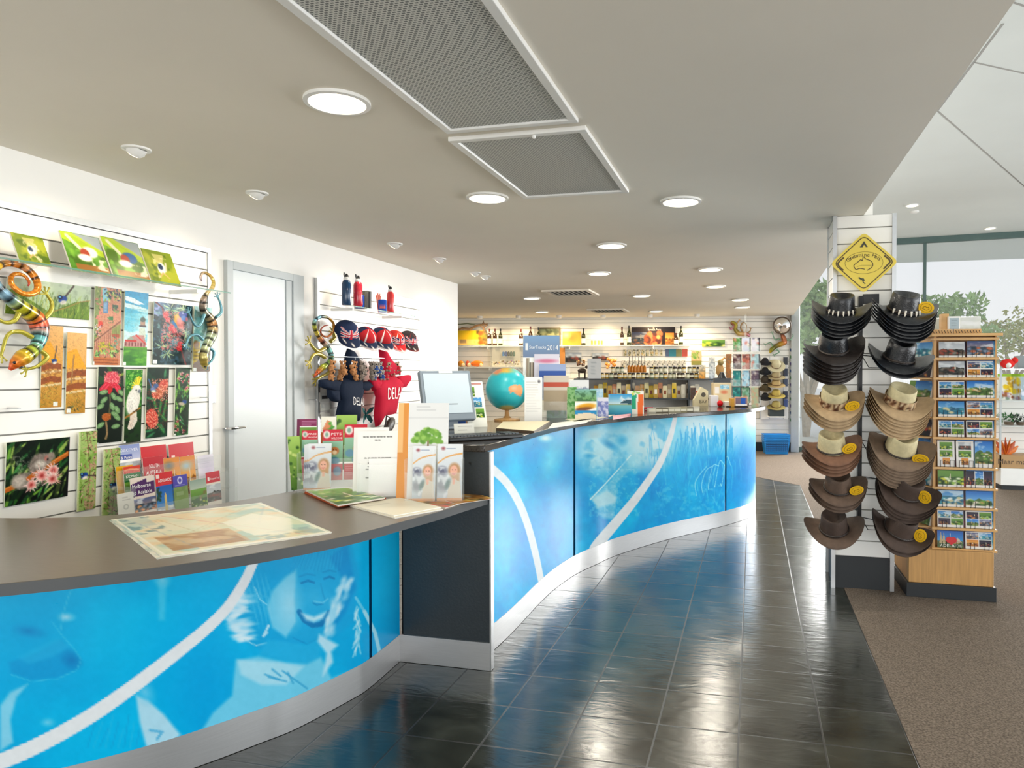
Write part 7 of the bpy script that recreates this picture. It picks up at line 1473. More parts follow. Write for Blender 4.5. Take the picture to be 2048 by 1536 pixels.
def postcard_paint(kd, s, multi, special):
    def f(c):
        h = c.b[3]; c.mix(np.ones(c.X.shape), 'eeece8')
        if special: photo(c, 'sky', 4, (0, 0, 100, h)); c.grad(0, h * .6, '1f6ac0', '3fa0d8'); c.poly([(6, h), (14, h * .1), (20, h * .6), (26, h * .1), (34, h)], 'c8b890'); c.poly([(60, h * .7), (80, h * .4), (96, h * .7)], 'd8c8b0'); c.rect(0, h * .76, 100, h, '4a6a3c', .8); c.ell(46, h * .55, 14, 13, 'd81428'); c.ell(62, h * .55, 14, 13, 'd81428'); c.poly([(34, h * .6), (75, h * .6), (54, h * .86)], 'd81428'); c.text('I', 49, h * .34, 20, 'f4f4f4'); c.text('ADELAIDE', 10, h * .96, 17, 'f4f2ec', 84); return
        if multi == 4:
            for a in (0, 1):
                for b_ in (0, 1): photo(c, ['sea', 'night', 'sky', 'green', 'dusk', 'sunset'][(s + a * 2 + b_) % 6], s + a + 2 * b_, (3 + a * 49, 3 + b_ * h * .44, 49 + a * 49, h * .42 + b_ * h * .44))
        elif multi == 2: photo(c, kd, s, (12, h * .06, 88, h * .34)); photo(c, 'green', s + 1, (12, h * .36, 88, h * .62)); photo(c, 'sunset', s + 2, (30, h * .66, 70, h * .92))
        elif multi == 3: photo(c, kd, s, (0, 0, 34, h * .85)); photo(c, 'sky', s + 1, (36, 0, 66, h * .85)); photo(c, 'night', s + 3, (68, 0, 100, h * .85))
        else: photo(c, kd, s, (0, 0, 100, h * (.84 if s % 2 else .9)))
    return f
uL, uR = fu0 + .03, fu1 - .012
for i in range(10):
    n = len(kinds[i]); cw = (uR - uL) / n; zlo = zr[i + 1] + .008; hh = (zr[i] - zr[i + 1]) - .022
    for j in range(n):
        s = i * 3 + j; multi = 2 if (n == 3 and j < 2) else 4 if (i, j) in ((1, 1), (3, 1), (4, 1), (4, 0), (8, 0), (8, 1), (9, 1), (2, 0)) else 3 if (i, j) == (6, 1) else 1; u = uL + cw * (j + .5)
        for back_ in (1, 0):
            if back_:
                c = flat(cw * .96, hh, 12, 8); photo(c, ('night', 'sea', 'dusk')[s % 3], s); o_ = board(c, .012).build('postcard', 'glossy_print', None, 0, loc=(u + .006, vf + .022, zlo), rot=(R(-6), 0, 0)); tag(o_, 'pack behind the %s, %s row' % (names[i][j], ordn[i]), 'postcard', 'postcards on the wooden rack')
            else:
                c = flat(cw * .92, hh * .97, 44, 32); postcard_paint(kinds[i][j], s, multi, (i, j) == (9, 0))(c); o_ = board(c, .008).build('postcard', 'glossy_print', None, 0, loc=(u - .004, vf + .006, zlo), rot=(R(-6), 0, 0)); tag(o_, '%s in the %s row of the wooden rack' % (names[i][j], ordn[i]), 'postcard', 'postcards on the wooden rack')
        for du in (-.25, .25):
            xx = u + du * cw; mw.tube([(xx - .012, vf + .02, zlo), (xx - .012, vf - .006, zlo - .002), (xx - .012, vf - .008, zlo + .042), (xx + .012, vf - .008, zlo + .042), (xx + .012, vf - .006, zlo - .002), (xx + .012, vf + .02, zlo)], .0016, 5)
mw.build('wire_clips', 'black_metal', T)
# cards on the side facing the hats
ms = MB()
for i in range(9):
    zlo = zr[i + 1] + .008; hh = (zr[i] - zr[i + 1]) - .022
    for j in range(2):
        c = flat(.17, hh, 24, 16); photo(c, ('sea', 'dusk', 'night', 'grey', 'sky', 'green')[(i * 2 + j) % 6], i * 5 + j + 60); v = vf + .10 + j * .185
        o_ = board(c, .02).build('postcard', 'glossy_print', None, 0, loc=(fu0 - .05, v, zlo), rot=(R(-12), 0, R(-90 + 24))); tag(o_, 'postcard in the %s row on the hat side of the rack, %s pocket' % (ordn[i], ('front', 'rear')[j]), 'postcard', 'postcards on the hat side of the rack')
    ms.box(fu0 - .09, fu0, vf + .02, vf + .38, zlo - .012, zlo - .004)
ms.build('side_shelves', 'wood_edge', T, 0)
# things on top of the rack
zt = zt0 + .018
tp = lambda x, v: ony(x, 700, v).x
def toppiece(name, label, cat, x, v, w, d, h, m, paint=None):
    T = thing(name, label, cat, (tp(x, v), v, zt)); MB().box(-w / 2, w / 2, 0, d, 0, h).build('body', m, T, 0, .002)
    if paint: c = flat(w * .8, h * .8, 20, 20); paint(c); board(c, .001).build('front_card', 'print', T, 0, loc=(0, -.0012, h * .1))
    return T
toppiece('wooden_block', 'plain wooden block on the rack, left of the white framed card', 'block', 1890, 5.05, .045, .06, .135, 'wood_edge')
toppiece('framed_card', 'white framed card standing on top of the wooden rack', 'card', 1908, 5.02, .07, .03, .115, 'white_plastic', lambda c: (c.mix(np.ones(c.X.shape), 'b4c4cc'), lines(c, 20, 14, 80, 8, 12, '8a98a0', 2)))
toppiece('acrylic_box', 'hazy acrylic box of small souvenirs at the right of the rack top', 'box', 1936, 5.12, .15, .10, .12, 'frosted')
toppiece('acrylic_box', 'hazy acrylic box at the left back of the rack top', 'box', 1874, 5.20, .10, .08, .12, 'frosted')
for xx, lab in ((1935, 'row of dark keyring hooks at the right of the rack top'), (1878, 'row of dark keyring hooks at the left of the rack top')):
    T = thing('keyring_strip', lab, 'keyrings', (tp(xx, 5.0), 5.0, zt)); mb = MB(); mb.box(-.08, .08, .0, .01, 0, .03); mb.build('strip', 'wood_edge', T, 0); mb = MB()
    for k in range(9): mb.tube([(-.07 + k * .017, -.002, .022), (-.07 + k * .017, -.012, .012), (-.066 + k * .017, -.012, .004)], .0018, 5)
    mb.build('hooks', 'black_metal', T)
toppiece('display_tray', 'low pale tray behind the hats on top of the rack', 'tray', 1856, 5.02, .10, .2, .03, 'wood_edge')

# ------------------------------------------------------------------ white gondola at the far right
gv = 9.7; gu0 = ony(2002, 900, gv).x; gu1 = gu0 + 1.9
T = thing('shelf_gondola', 'white shelving gondola with glass shelves at the far right', 'shelving', (gu0, gv, 0)); W_ = gu1 - gu0
zg = lambda y: ony(2020, y, gv).z
MB().box(0, W_, 0, .45, .06, zg(937)).build('base_cabinet', 'white_plastic', T, 0, .004); MB().box(.02, W_ - .02, .03, .43, .002, .06).build('plinth', 'skirting', T, 0)
mb = MB(); z = zg(937)
while z < zg(752): mb.box(0, W_, .40, .43, z, min(z + .098, zg(750))); z += .104
mb.build('back_boards', 'slat_white', T, 0); MB().box(0, W_, .41, .42, zg(937), zg(752)).build('groove_backing', 'slat_gap', T, 0)
for x_ in (.0, .36, .9, 1.4): MB().box(x_ - .01, x_ + .01, .02, .04, zg(937), zg(735)).build('upright', 'grey_frame', T, 0)
for y in (737, 801, 852): MB().box(0, W_, 0, .42, zg(y) - .01, zg(y)).build('glass_shelf_plate', 'frosted', T, 0)
def g_at(x, y, off=.2): return ony(x, y, gv + off)
for x, y, w, h, pf, lab in ((2020, 795, .26, .33, lambda c: (c.mix(np.ones(c.X.shape), 'e6e6de'), c.blobs(30, (30, 20, 90, 90), ['e8c81c', 'f0d83a', 'c8a01a'], 5, 12, 3), c.blobs(14, (10, 90, 90, 125), ['a86a4a', '8a9a8a', 'b8a0b8'], 4, 10, 4), c.rect(0, 0, 100, 12, 'a8c84a')), 'calendar with a yellow flower cover on the gondola'),
                            (2048, 795, .26, .33, lambda c: (c.grad(0, 130, 'b8c8c8', 'a8c0d0'), c.blobs(16, (20, 30, 90, 110), ['8fc06a', '6a8ac8', 'e0e4f0'], 5, 12, 3), c.rect(0, 0, 100, 12, 'a8c84a')), 'pale blue-green calendar right of the yellow flower one')):
    q_ = g_at(x, 801); brochure(lab, (q_.x, gv + .2, zg(801) + .002), w, h, pf, -8, group='calendars on the gondola', ang=0, name='calendar', cat='calendar', sub=.01)
for x, lab, dk in ((2018, 'small green potted plant on the lower glass shelf', '4e8a52'), (2042, 'small dark-leaved plant beside the green one', '35403a')):
    q_ = g_at(x, 850); T = thing('small_plant', lab, 'plant', (q_.x, gv + .2, zg(852) + .001)); MB().lathe([(.05, 0), (.06, .04), (.05, .04)], 12, '6a5a4a').build('pot', 'print', T); mb = MB(); g = random.Random(x)
    for k in range(60): p = Vector((g.uniform(-.12, .12), g.uniform(-.08, .08), g.uniform(.04, .14))); d = Vector((g.uniform(-1, 1), g.uniform(-1, 1), g.uniform(-.2, 1))).normalized() * .04; e_ = Vector((d.y, -d.x, .01)) * .4; mb.add([(p - d)[:], (p + e_)[:], (p + d)[:], (p - e_)[:]], [(0, 1, 2, 3)], dk)
    mb.build('leaves', 'print', T, 0)
q_ = g_at(2008, 905); T = thing('orange_ornament', 'orange leaf-shaped ornament standing above the cardboard box', 'ornament', (q_.x, gv + .15, zg(912))); mb = MB(); g = random.Random(4)
for k in range(7): a = R(30 + k * 20); mb.tube([(0, 0, .0), (.10 * cos(a), -.01, .13 * sin(a)), (.17 * cos(a), .01, .22 * sin(a))], [.03, .035, .006], 6, ('d8742a', 'b8501e')[k % 2], .4)
mb.build('leaf_shape', 'print', T)
q_ = g_at(2026, 935, 0); T = thing('cardboard_box', 'brown cardboard box with handwriting on the gondola base', 'box', (q_.x + .08, gv + .02, zg(937) + .002)); MB().box(-.28, .40, 0, .3, 0, .16, 'b08c5e').build('carton', 'print', T, 0)
Vt, Ft, tw = textmesh('Maar mark'); mb = MB(); mb.add([(x * .09 - .24, -.002, z * .09 + .05) for x, z, _ in Vt], Ft, '4a3a2c'); mb.build('handwriting', 'print', T, 0)
q_ = g_at(2018, 733, .1); T = thing('red_toy', 'red plush toy on the top glass shelf of the gondola', 'toy', (q_.x, gv + .15, zg(737) + .001)); mb = MB(); mb.ball((0, 0, .06), .06, 'd8302c', 12, 8, (1.4, .8, 1)); mb.ball((.08, 0, .10), .04, 'd8302c', 10, 6); mb.ball((.0, -.03, .04), .035, 'eceae4', 8, 6); mb.build('plush_body', 'cloth_print', T)
q_ = g_at(2036, 736, .2); T = thing('book_row', 'grey display pack right of the red toy', 'pack', (q_.x + .1, gv + .2, zg(737) + .001)); MB().box(-.1, .2, 0, .15, 0, .16, '7f8a8c').build('body', 'print', T, 0)
# ------------------------------------------------------------------ back wall shelves and goods
def wob(x, y, off): P = onback(x, y, off); return P
RB = BANG
def wall_shelf(label, x0, x1, y, off, m='frosted', th=.02):
    A, B = onback(x0, y, off), onback(x1, y, off); A.z = B.z = (A.z + B.z) / 2; c_ = (A + B) / 2; w = (B - A).length / 2
    T = thing('goods_shelf', label, 'shelf', c_[:], (0, 0, RB)); MB().box(-w, w, 0, off - .02, -th, 0).build('shelf_board', m, T, 0)
    for f in (-.7, 0, .7): MB().box(f * w - .01, f * w + .01, .05, off - .02, -th - .05, -th).build('bracket', 'white_plastic', T, 0)
    return c_.z
zsa = wall_shelf('long upper glass shelf of wine bottles on the back wall', 905, 1380, 690.5, .30)
zsb = wall_shelf('short lower glass shelf behind the monitor on the back wall', 905, 1050, 733.5, .30)
def onshelf(x, z, off=.18): P = onback(x, 700, off); P.z = z; return P
pb = None
def wine(label, x, h, m, thin=1.0):
    P = onshelf(x, zsa + .001); T = thing('wine_bottle', label, 'bottle', P[:], group='wine bottles on the back wall shelf'); r = .039 * thin
    MB().lathe([(r * .9, 0), (r, .008), (r, h * .56), (r * .8, h * .66), (.014, h * .76), (.013, h * .97), (.015, h)], 16).build('glass', m, T)
    MB().lathe([(r * 1.02, h * .14), (r * 1.02, h * .42)], 16, 'e4e0d4', cap=False).build('label', 'print', T); MB().lathe([(.0155, h * .86), (.016, h * 1.005), (.0001, h * 1.006)], 12, '5a1a22' if m.endswith('brown') else '2a2a2c').build('capsule', 'print', T); return T
GB, GG = 'glass_bottle_brown', 'glass_bottle_green'
for x, h, m, lab in ((979, .32, GB, 'brown wine bottle right beside the yellow painting'), (990, .32, GB, 'second wine bottle right of the yellow painting'), (1001, .32, GG, 'green wine bottle, third right of the yellow painting'), (1042, .31, GB, 'brown wine bottle left of the 2014 sign'),
                     (1061, .36, GB, 'tall dark wine bottle rising behind the 2014 sign'), (1077, .34, GG, 'wine bottle in front of the framed picture'), (1167, .31, GG, 'dark wine bottle right of the golden box'), (1244, .34, GB, 'slim reddish bottle left of the dark poster'), (1258, .36, GG, 'green bottle touching the left edge of the dark poster'),
                     (1352, .22, GB, 'short dark bottle at the right edge of the dark poster'), (1362, .35, GG, 'yellow-green bottle right of the dark poster')): wine(lab, x, h, m, .85 if 'slim' in lab else 1)
def wpic(name, label, cat, x0, x1, yt, yb, off, paint, ang=0, group=None, t=.02, sub=.02, mt='print', tilt=0):
    A, B = onback(x0, yb, off), onback(x1, yb, off); tp_ = onback((x0 + x1) / 2, yt, off); w = (B - A).length; c = flat(w, tp_.z - A.z, max(8, int(w / sub)), max(8, int((tp_.z - A.z) / sub))); paint(c); P = (A + B) / 2; P.z = A.z
    o_ = board(c, t).build(name, mt, None, 0, loc=P[:], rot=(R(tilt), 0, RB + ang)); return tag(o_, label, cat, group)
def p_yel(c): h = c.b[3]; c.grad(0, h, 'f0d020', 'e0b83a'); c.rect(0, h * .62, 100, h, 'e8c47a'); c.rect(14, h * .66, 34, h * .88, 'a08a6a'); c.speck(14, .5, .62, '7a7a20', 3, .6, (60, 0, 100, h)); c.blobs(14, (62, 0, 100, h), ['6a5a2a', 'b8601c', '8a8a2a'], 3, 8, 2)
wpic('landscape_painting', 'yellow landscape painting on the upper shelf behind the monitor', 'painting', 912, 973, 661, 690, .12, p_yel)
T = thing('driftwood_branch', 'gnarled branch ornament above the yellow painting', 'ornament', onshelf(945, onback(945, 656, .15).z, .15)[:], (0, 0, RB)); mb = MB()
mb.tube([(-.33, 0, -.06), (-.2, 0, .0), (-.05, 0, -.02), (.1, 0, .05), (.3, 0, .08)], [.012, .022, .026, .02, .01], 8, '9a7a5a')
for k in range(7): a = R(20 + k * 23); mb.tube([(.12 + .03 * k, 0, .05), (.12 + .03 * k + .10 * cos(a), .02, .05 + .10 * sin(a) * (-1 if k % 2 else 1))], [.012, .004], 6, ('8a6a4a', 'b0845a')[k % 2])
mb.tube([(-.33, 0, .06), (-.1, 0, .09), (.05, 0, .06)], [.008, .012, .01], 6, '7f8a6a'); mb.tube([(.2, 0, .05), (.26, 0, -.12)], .008, 6, '8a6a4a'); mb.build('branch', 'print', T)
def p_frm(c): h = c.b[3]; c.mix(np.ones(c.X.shape), '6a6040'); c.grad(8, h - 8, '8a9a7a', 'b8a060', 6, 94); c.speck(20, .5, .62, '3f4a2a', 2, .8, (6, 8, 94, h * .5)); c.rect(40, h * .5, 80, h * .9, 'e8b890', .8)
wpic('framed_picture', 'framed landscape behind the 2014 sign on the back wall shelf', 'picture', 1076, 1121, 655, 690, .14, p_frm)
wpic('gold_box', 'golden box with an orange motif on the upper back shelf', 'box', 1125, 1162, 663, 690, .2, lambda c: (c.grad(0, c.b[3], 'e8b040', 'e0a03a'), c.ell(45, c.b[3] * .45, 26, 22, 'd07a20', f=.6, a=.8), c.ell(20, 20, 18, 14, 'f8e090', f=.8)), t=.12)
for k in range(4):
    P = onshelf(1184 + k * 6.5, zsa); T = thing('tasting_glass', 'slim glass of yellow liquid, %s in the row right of the golden box' % ORD[k], 'glass', P[:], group='slim glasses on the upper back shelf'); MB().lathe([(.02, 0), (.024, .01), (.022, .19), (.02, .19)], 12, cap=False).build('tube', 'acrylic', T); MB().lathe([(.019, .012), (.02, .09), (.0001, .09)], 10, 'c8a81c').build('liquid', 'jar_print', T)
def p_out(c):
    h = c.b[3]; c.mix(np.ones(c.X.shape), '2c1a18'); photo(c, 'dusk', 3, (0, h * .3, 34, h)); photo(c, 'night', 5, (34, h * .3, 66, h)); photo(c, 'sunset', 8, (78, h * .34, 98, h)); c.C[(c.Y > h * .28) & (c.X < 34)] *= .6; c.blobs(30, (34, h * .34, 66, h), ['c87a4a', '8a4a2a', 'e0a86a', '5a2a1c'], 3, 8, 2); c.text('Barossa Ports', 38, h * .2, 7, 'e8dcd0', 30); c.ell(51, h * .07, 2, 2, 'e8dcd0')
wpic('wine_poster', 'dark wine poster with photo panels on the upper back shelf', 'poster', 1263, 1350, 654, 690, .14, p_out, sub=.012, mt='glossy_print')
# lower left shelf
for k, (x, sx, lab, col) in enumerate(((922, .08, 'round amber ornament on the short shelf behind the monitor', 'c8842a'), (954, .16, 'flat orange shell ornament on the short shelf', 'e8762a'), (935, .05, 'small red and white ornament on the short shelf', 'b8503a'))):
    P = onshelf(x, zsb); T = thing('ornament', lab, 'ornament', P[:]); mb = MB(); mb.ball((0, 0, .06), .06, col, 12, 8, (sx / .06 * .8, .6, 1)); mb.ball((sx * .5, 0, .04), .04, 'e8c8a0', 8, 6); mb.build('body', 'jar_print', T)
P = onshelf(1011, zsb, .2); T = thing('jewellery_case', 'clear display case with blue and black bottles, left of the 2014 sign', 'display case', P[:], (0, 0, RB)); 
MB().box(-.28, .28, -.08, .08, 0, .38).build('case', 'acrylic', T, 0); MB().box(-.28, .28, .07, .078, 0, .38, 'd8d4c4').build('back_card', 'print', T, 0)
for i, col in enumerate(('1f6ab0', '1a3a7a', '26282a', '2f4a3a', '3a5a4a')):
    mb = MB(); mb.lathe([(.02, .2), (.024, .22), (.024, .27), (.012, .29)], 12, col, cx=-.04 + i * .05, cy=0); mb.build('scent_bottle', 'jar_print', T)
mb = MB(); g = random.Random(3)
for k in range(26): mb.ball((-.25 + k * .02, g.uniform(-.04, .04), .05 + g.uniform(0, .06)), .016, g.choice(['c8a86a', '8a6a8a', 'b8b8b0', '6a5a3a', 'd8c8a8']), 6, 4)
o_ = mb.build('trinkets', 'jar_print', T)
# souvenirs hung on the wall: pictures, pins and small cards
for x0, x1, yt, yb, kd, lab in ((1131, 1163, 705, 724, 'grey', 'landscape print right of the 2014 sign'), (1185, 1217, 706, 721, 'grey', 'grey-green landscape print above the white sheet'), (1404, 1450, 680, 693, 'green', 'long green strip picture below the left lizard'), (1383, 1403, 702, 730, 'green', 'peach picture with a green palm on the back wall')):
    wpic('landscape_print', lab, 'picture', x0, x1, yt, yb, .06, (lambda k_: lambda c: photo(c, k_, 4))(kd) if 'palm' not in lab else (lambda c: (c.mix(np.ones(c.X.shape), 'e0b090'), leaves(c, 26, (20, 20, 60, 60), ['5a8a4a', '8aa85a'], 40, 12, 3), c.rect(0, 100, 100, 200, '8a8a4a'))), t=.01, mt='glossy_print')
wpic('orange_bag', 'tall orange paper bag hung behind the 2014 sign', 'bag', 1120, 1130, 696, 728, .1, lambda c: c.grad(0, c.b[3], 'f0a848', 'e0a060'), t=.03)
wpic('white_sheet', 'tall white information sheet standing left of the jars', 'notice', 1175, 1202, 717, 758, 1.75, lambda c: (c.mix(np.ones(c.X.shape), 'd8dce0'), lines(c, 30, 30, 60, 6, 16, '9aa8b0', 2, 3)), t=.02)
for i, x in enumerate(range(1247, 1328, 9)): wpic('pin_card', 'small gold and green pin card, %s in the upper hanging row' % ORD[i], 'pin card', x, x + 6, 699, 712, .05, (lambda s: lambda c: (c.mix(np.ones(c.X.shape), 'd8d0b8'), c.blobs(8, c.b, ['8a7a3a', '5a6a4a', 'c8a03a', '3a3a30'], 8, 20, s, 1.6)))(i), t=.008, group='upper row of pin cards')
for i, (x, col) in enumerate(((1331, '5a6a8a'), (1338, '2f8a9a'), (1352, '8a8a5a'), (1364, 'c85a4a'))): wpic('hanging_book', ('slate', 'teal', 'olive', 'coral')[i] + ' coloured booklet hung right of the pin cards', 'booklet', x, x + (7, 14, 11, 11)[i], 698, 713, .05, pl(col), t=.01)
cc = ['c8a83a', '8ab0a0', 'd8d8d0', 'c0304a', '8a2a4a', 'a8a89a', 'd8c03a', 'a8b0c8', '7a9ac0', '4a6a9a', '3a4a7a', '8a9a5a', '5a5a9a']
for i in range(13): wpic('gift_tag', 'small %s gift tag in the lower hanging row' % ('gold', 'pale green', 'white', 'red', 'plum', 'grey', 'yellow', 'lilac', 'sky blue', 'steel blue', 'navy', 'olive', 'violet')[i], 'gift tag', 1244 + i * 10, 1251 + i * 10, 721, 735 - (i % 3), .05, (lambda k: lambda c: (c.mix(np.ones(c.X.shape), 'e0dcd0'), c.blobs(5, c.b, [k, k, '4a4a44'], 12, 26, 3)))(cc[i]), t=.008, group='lower row of gift tags')
# gondola with jars and packets
OFF = 1.6; zj = onback(1300, 757, OFF).z; zp = onback(1300, 795.5, OFF).z
A, B = onback(1150, 757, OFF), onback(1494, 757, OFF); c_ = (A + B) / 2; w = (B - A).length / 2
T = thing('jar_gondola', 'free-standing shelf unit with dark shelves of jars and packets behind the counter', 'shelving', (c_.x, c_.y, 0), (0, 0, RB))
for z in (zj, zp, .62, .2): MB().box(-w, w, -.16, .22, z - .025, z).build('shelf_board', 'dark_plastic', T, 0)
MB().box(-w, w, .22, .24, .05, zj + .02).build('back_panel', 'alu' if 0 else 'paving', T, 0)
for f in (-1, -.33, .33, 1): MB().box(f * w - .012, f * w + .012, -.16, .24, 0, zj - .02).build('upright', 'dark_plastic', T, 0)
def ong(x, z, off=0): P = onback(x, 750, OFF - off); P.z = z; return P
jar0 = thing('preserve_jar', '', 'jar', ong(1204, zj)[:], group='jars on the dark shelf behind the counter')
MB().lathe([(.033, 0), (.036, .006), (.036, .07), (.028, .08)], 14, 'c8b06a').build('jar_glass', 'jar_print', jar0); MB().lathe([(.0368, .02), (.0368, .058)], 14, 'e0dcc4', cap=False).build('jar_label', 'print', jar0); MB().lathe([(.031, .08), (.032, .096), (.0001, .097)], 14, '1c1e1a').build('jar_lid', 'print', jar0)
jar0['label'] = 'small honey jar, leftmost in the lower row of jars'
g = random.Random(6)
def shade(o_, col):
    for ch in o_.children:
        if ch.name.startswith('jar_glass'):
            ch.data = JV[col]
JV = {}
for col in ('c8b06a', '7a8a6a', '4a3a2a', 'b8943a', 'a8a88a'):
    me = jar0.children[0].data.copy(); 
    base = [c for c in jar0.children if c.name.startswith('jar_glass')][0].data; me = base.copy(); arr = np.ones((len(me.vertices), 4), np.float32); arr[:, :3] = lin(np.array(hx(col))); me.color_attributes['Col'].data.foreach_set('color', arr.ravel()); JV[col] = me
for k_, x in enumerate(range(1213, 1408, 9)):
    j = dup(jar0, 'small dark-lidded jar, %s from left in the lower row of jars' % ORD[k_ + 1], None, ong(x + g.uniform(-1, 1), zj, g.uniform(0, .03))[:]); shade(j, g.choice(list(JV)))
for k_, x in enumerate([1226, 1235, 1244, 1303, 1312, 1321, 1330, 1341, 1350, 1359, 1368, 1379, 1388, 1397]):
    j = dup(jar0, 'small jar, %s from left in the stacked upper row of jars' % ORD[k_], None, ong(x, zj + .0985, .01)[:]); shade(j, g.choice(list(JV)))
for k in range(6):
    P = ong(1258 + k * 6.2, zj + .0985, -.03); T = thing('honey_dipper_bottle', 'amber bottle with a long stick, %s from left above the jars' % ORD[k], 'bottle', P[:], group='amber bottles with long sticks'); MB().lathe([(.026, 0), (.03, .01), (.028, .09), (.012, .12)], 12, 'b8701c').build('flask', 'jar_print', T); MB().tube([(0, 0, .1), (.004, 0, .26 + .02 * (k % 3))], .005, 6, '4a3426').build('stick', 'print', T)
cols = ['e0a83a', 'c8c08a', 'd8b81c', 'b8984a', 'e89a6a', 'd8cfa8', 'c8b894', 'e0c030', 'd0c8b0', 'a87a4a']
for i in range(23):
    x = 1192 + i * 9.2; col = cols[i % 10] if x < 1350 else ('d8d0b8', 'e0dccc', 'b8a890')[i % 3]; hh = .20 + .05 * ((i * 7) % 3) / 2
    P = ong(x, zp, -.05 if i % 2 else .02); mb = MB(); mb.add([(-.034, -.015, 0), (.034, -.015, 0), (.034, .015, 0), (-.034, .015, 0), (-.038, -.022, hh * .5), (.038, -.022, hh * .5), (.038, .022, hh * .5), (-.038, .022, hh * .5), (-.034, -.003, hh), (.034, -.003, hh), (.034, .003, hh), (-.034, .003, hh)],
        [(0, 1, 5, 4), (4, 5, 9, 8), (1, 2, 6, 5), (5, 6, 10, 9), (2, 3, 7, 6), (6, 7, 11, 10), (3, 0, 4, 7), (7, 4, 8, 11), (8, 9, 10, 11), (3, 2, 1, 0)], col)
    T = thing('food_packet', ('golden yellow', 'cream', 'bright yellow', 'olive gold', 'peach', 'pale cream', 'sand', 'lemon yellow', 'off-white', 'brown')[i % 10] + (' food packet, %s from left in the packet row' % ORD[i]), 'packet', P[:], (0, 0, RB), 'food packets on the lower dark shelf'); mb.build('pouch', 'jar_print', T, 30)
    mb = MB(); mb.add([(-.02, -.0235, hh * .3), (.02, -.0235, hh * .3), (.02, -.023, hh * .62), (-.02, -.023, hh * .62)], [(0, 1, 2, 3)], ('8a4a2a', 'f0ece0', '3a3a2a')[i % 3]); mb.build('packet_label', 'print', T, 0)
# assorted goods right of the jars
for x0, x1, yt, yb, off, col, lab, nm in ((1398, 1411, 730, 757, 1.7, 'e8a030', 'orange and white card box at the right of the jars', 'card_box'), (1418, 1430, 715, 762, 1.7, 'c8d4e0', 'blue and white towel hanging left of the owl carving', 'towel'), (1452, 1463, 708, 757, 1.7, 'a87030', 'brown wooden panel left of the card tower', 'wooden_board'),
                                  (1381, 1391, 775, 800, 1.9, '5a3a2a', 'dark jar-shaped tin near the end of the packet row', 'tin'), (1392, 1400, 782, 800, 1.9, 'd8501c', 'orange jar near the end of the packet row', 'tin')):
    wpic(nm, lab, nm.replace('_', ' '), x0, x1, yt, yb, off, (lambda k: lambda c: (c.grad(0, c.b[3], 'e8e4d8' if k in ('e8a030', 'c8d4e0') else k, k), c.speck(24, .5, .65, '4a5a6a', 3, .4)))(col), t=.06)
P = onback(1440, 740, 1.65); T = thing('carved_figure', 'brown carved bird figure hanging above the till box', 'carving', P[:], (0, 0, RB)); mb = MB(); mb.ball((0, 0, .0), .07, 'a8824a', 10, 8, (1, .6, 1.5)); mb.ball((.01, -.01, .12), .05, '8a7a4a', 10, 8); mb.tube([(.02, 0, .15), (.07, 0, .2), (.12, 0, .16)], [.02, .015, .006], 6, 'c89a5a'); mb.tube([(0, 0, -.08), (-.03, 0, -.2)], [.03, .01], 6, '6a4a2a'); mb.build('body', 'print', T)
P = onback(1164, 757, OFF); T = thing('animal_figurine', 'dark four-legged animal figurine left of the white sheet', 'figurine', (P.x, P.y, zj), (0, 0, RB)); mb = MB(); mb.ball((0, 0, .13), .05, '3a2c20', 10, 8, (1.5, .7, .8)); mb.ball((.08, 0, .19), .03, '3a2c20', 8, 6)
for sx in (-.05, .05):
    for sy in (-.02, .02): mb.tube([(sx, sy, .11), (sx, sy, 0)], [.014, .01], 6, '3a2c20')
mb.build('body', 'print', T); mb = MB(); mb.blob = None
P = onback(1160, 722, .2); T = thing('dried_flowers', 'small bunch of dried brown flowers above the animal figurine', 'flowers', (P.x, P.y, onback(1160, 733, .2).z), (0, 0, RB)); mb = MB(); g = random.Random(2)
for k in range(24): mb.ball((g.uniform(-.08, .08), g.uniform(-.03, .03), g.uniform(.02, .12)), .018, g.choice(['7a5a3a', '5a3a2a', 'b88a5a', 'c8b08a']), 6, 4)
mb.build('flower_heads', 'print', T)
P = onback(1222, 745, .25); T = thing('orange_shell', 'orange speckled shell ornament above the left jars', 'ornament', onback(1222, 735, .2)[:], (0, 0, RB)); mb = MB(); g = random.Random(5)
for k in range(16): mb.ball((g.uniform(-.09, .09), 0, g.uniform(.0, .16)), .03, g.choice(['e8a05a', 'd88a3a', 'f0c08a', 'b8742a']), 6, 4)
mb.build('shell_cluster', 'print', T)
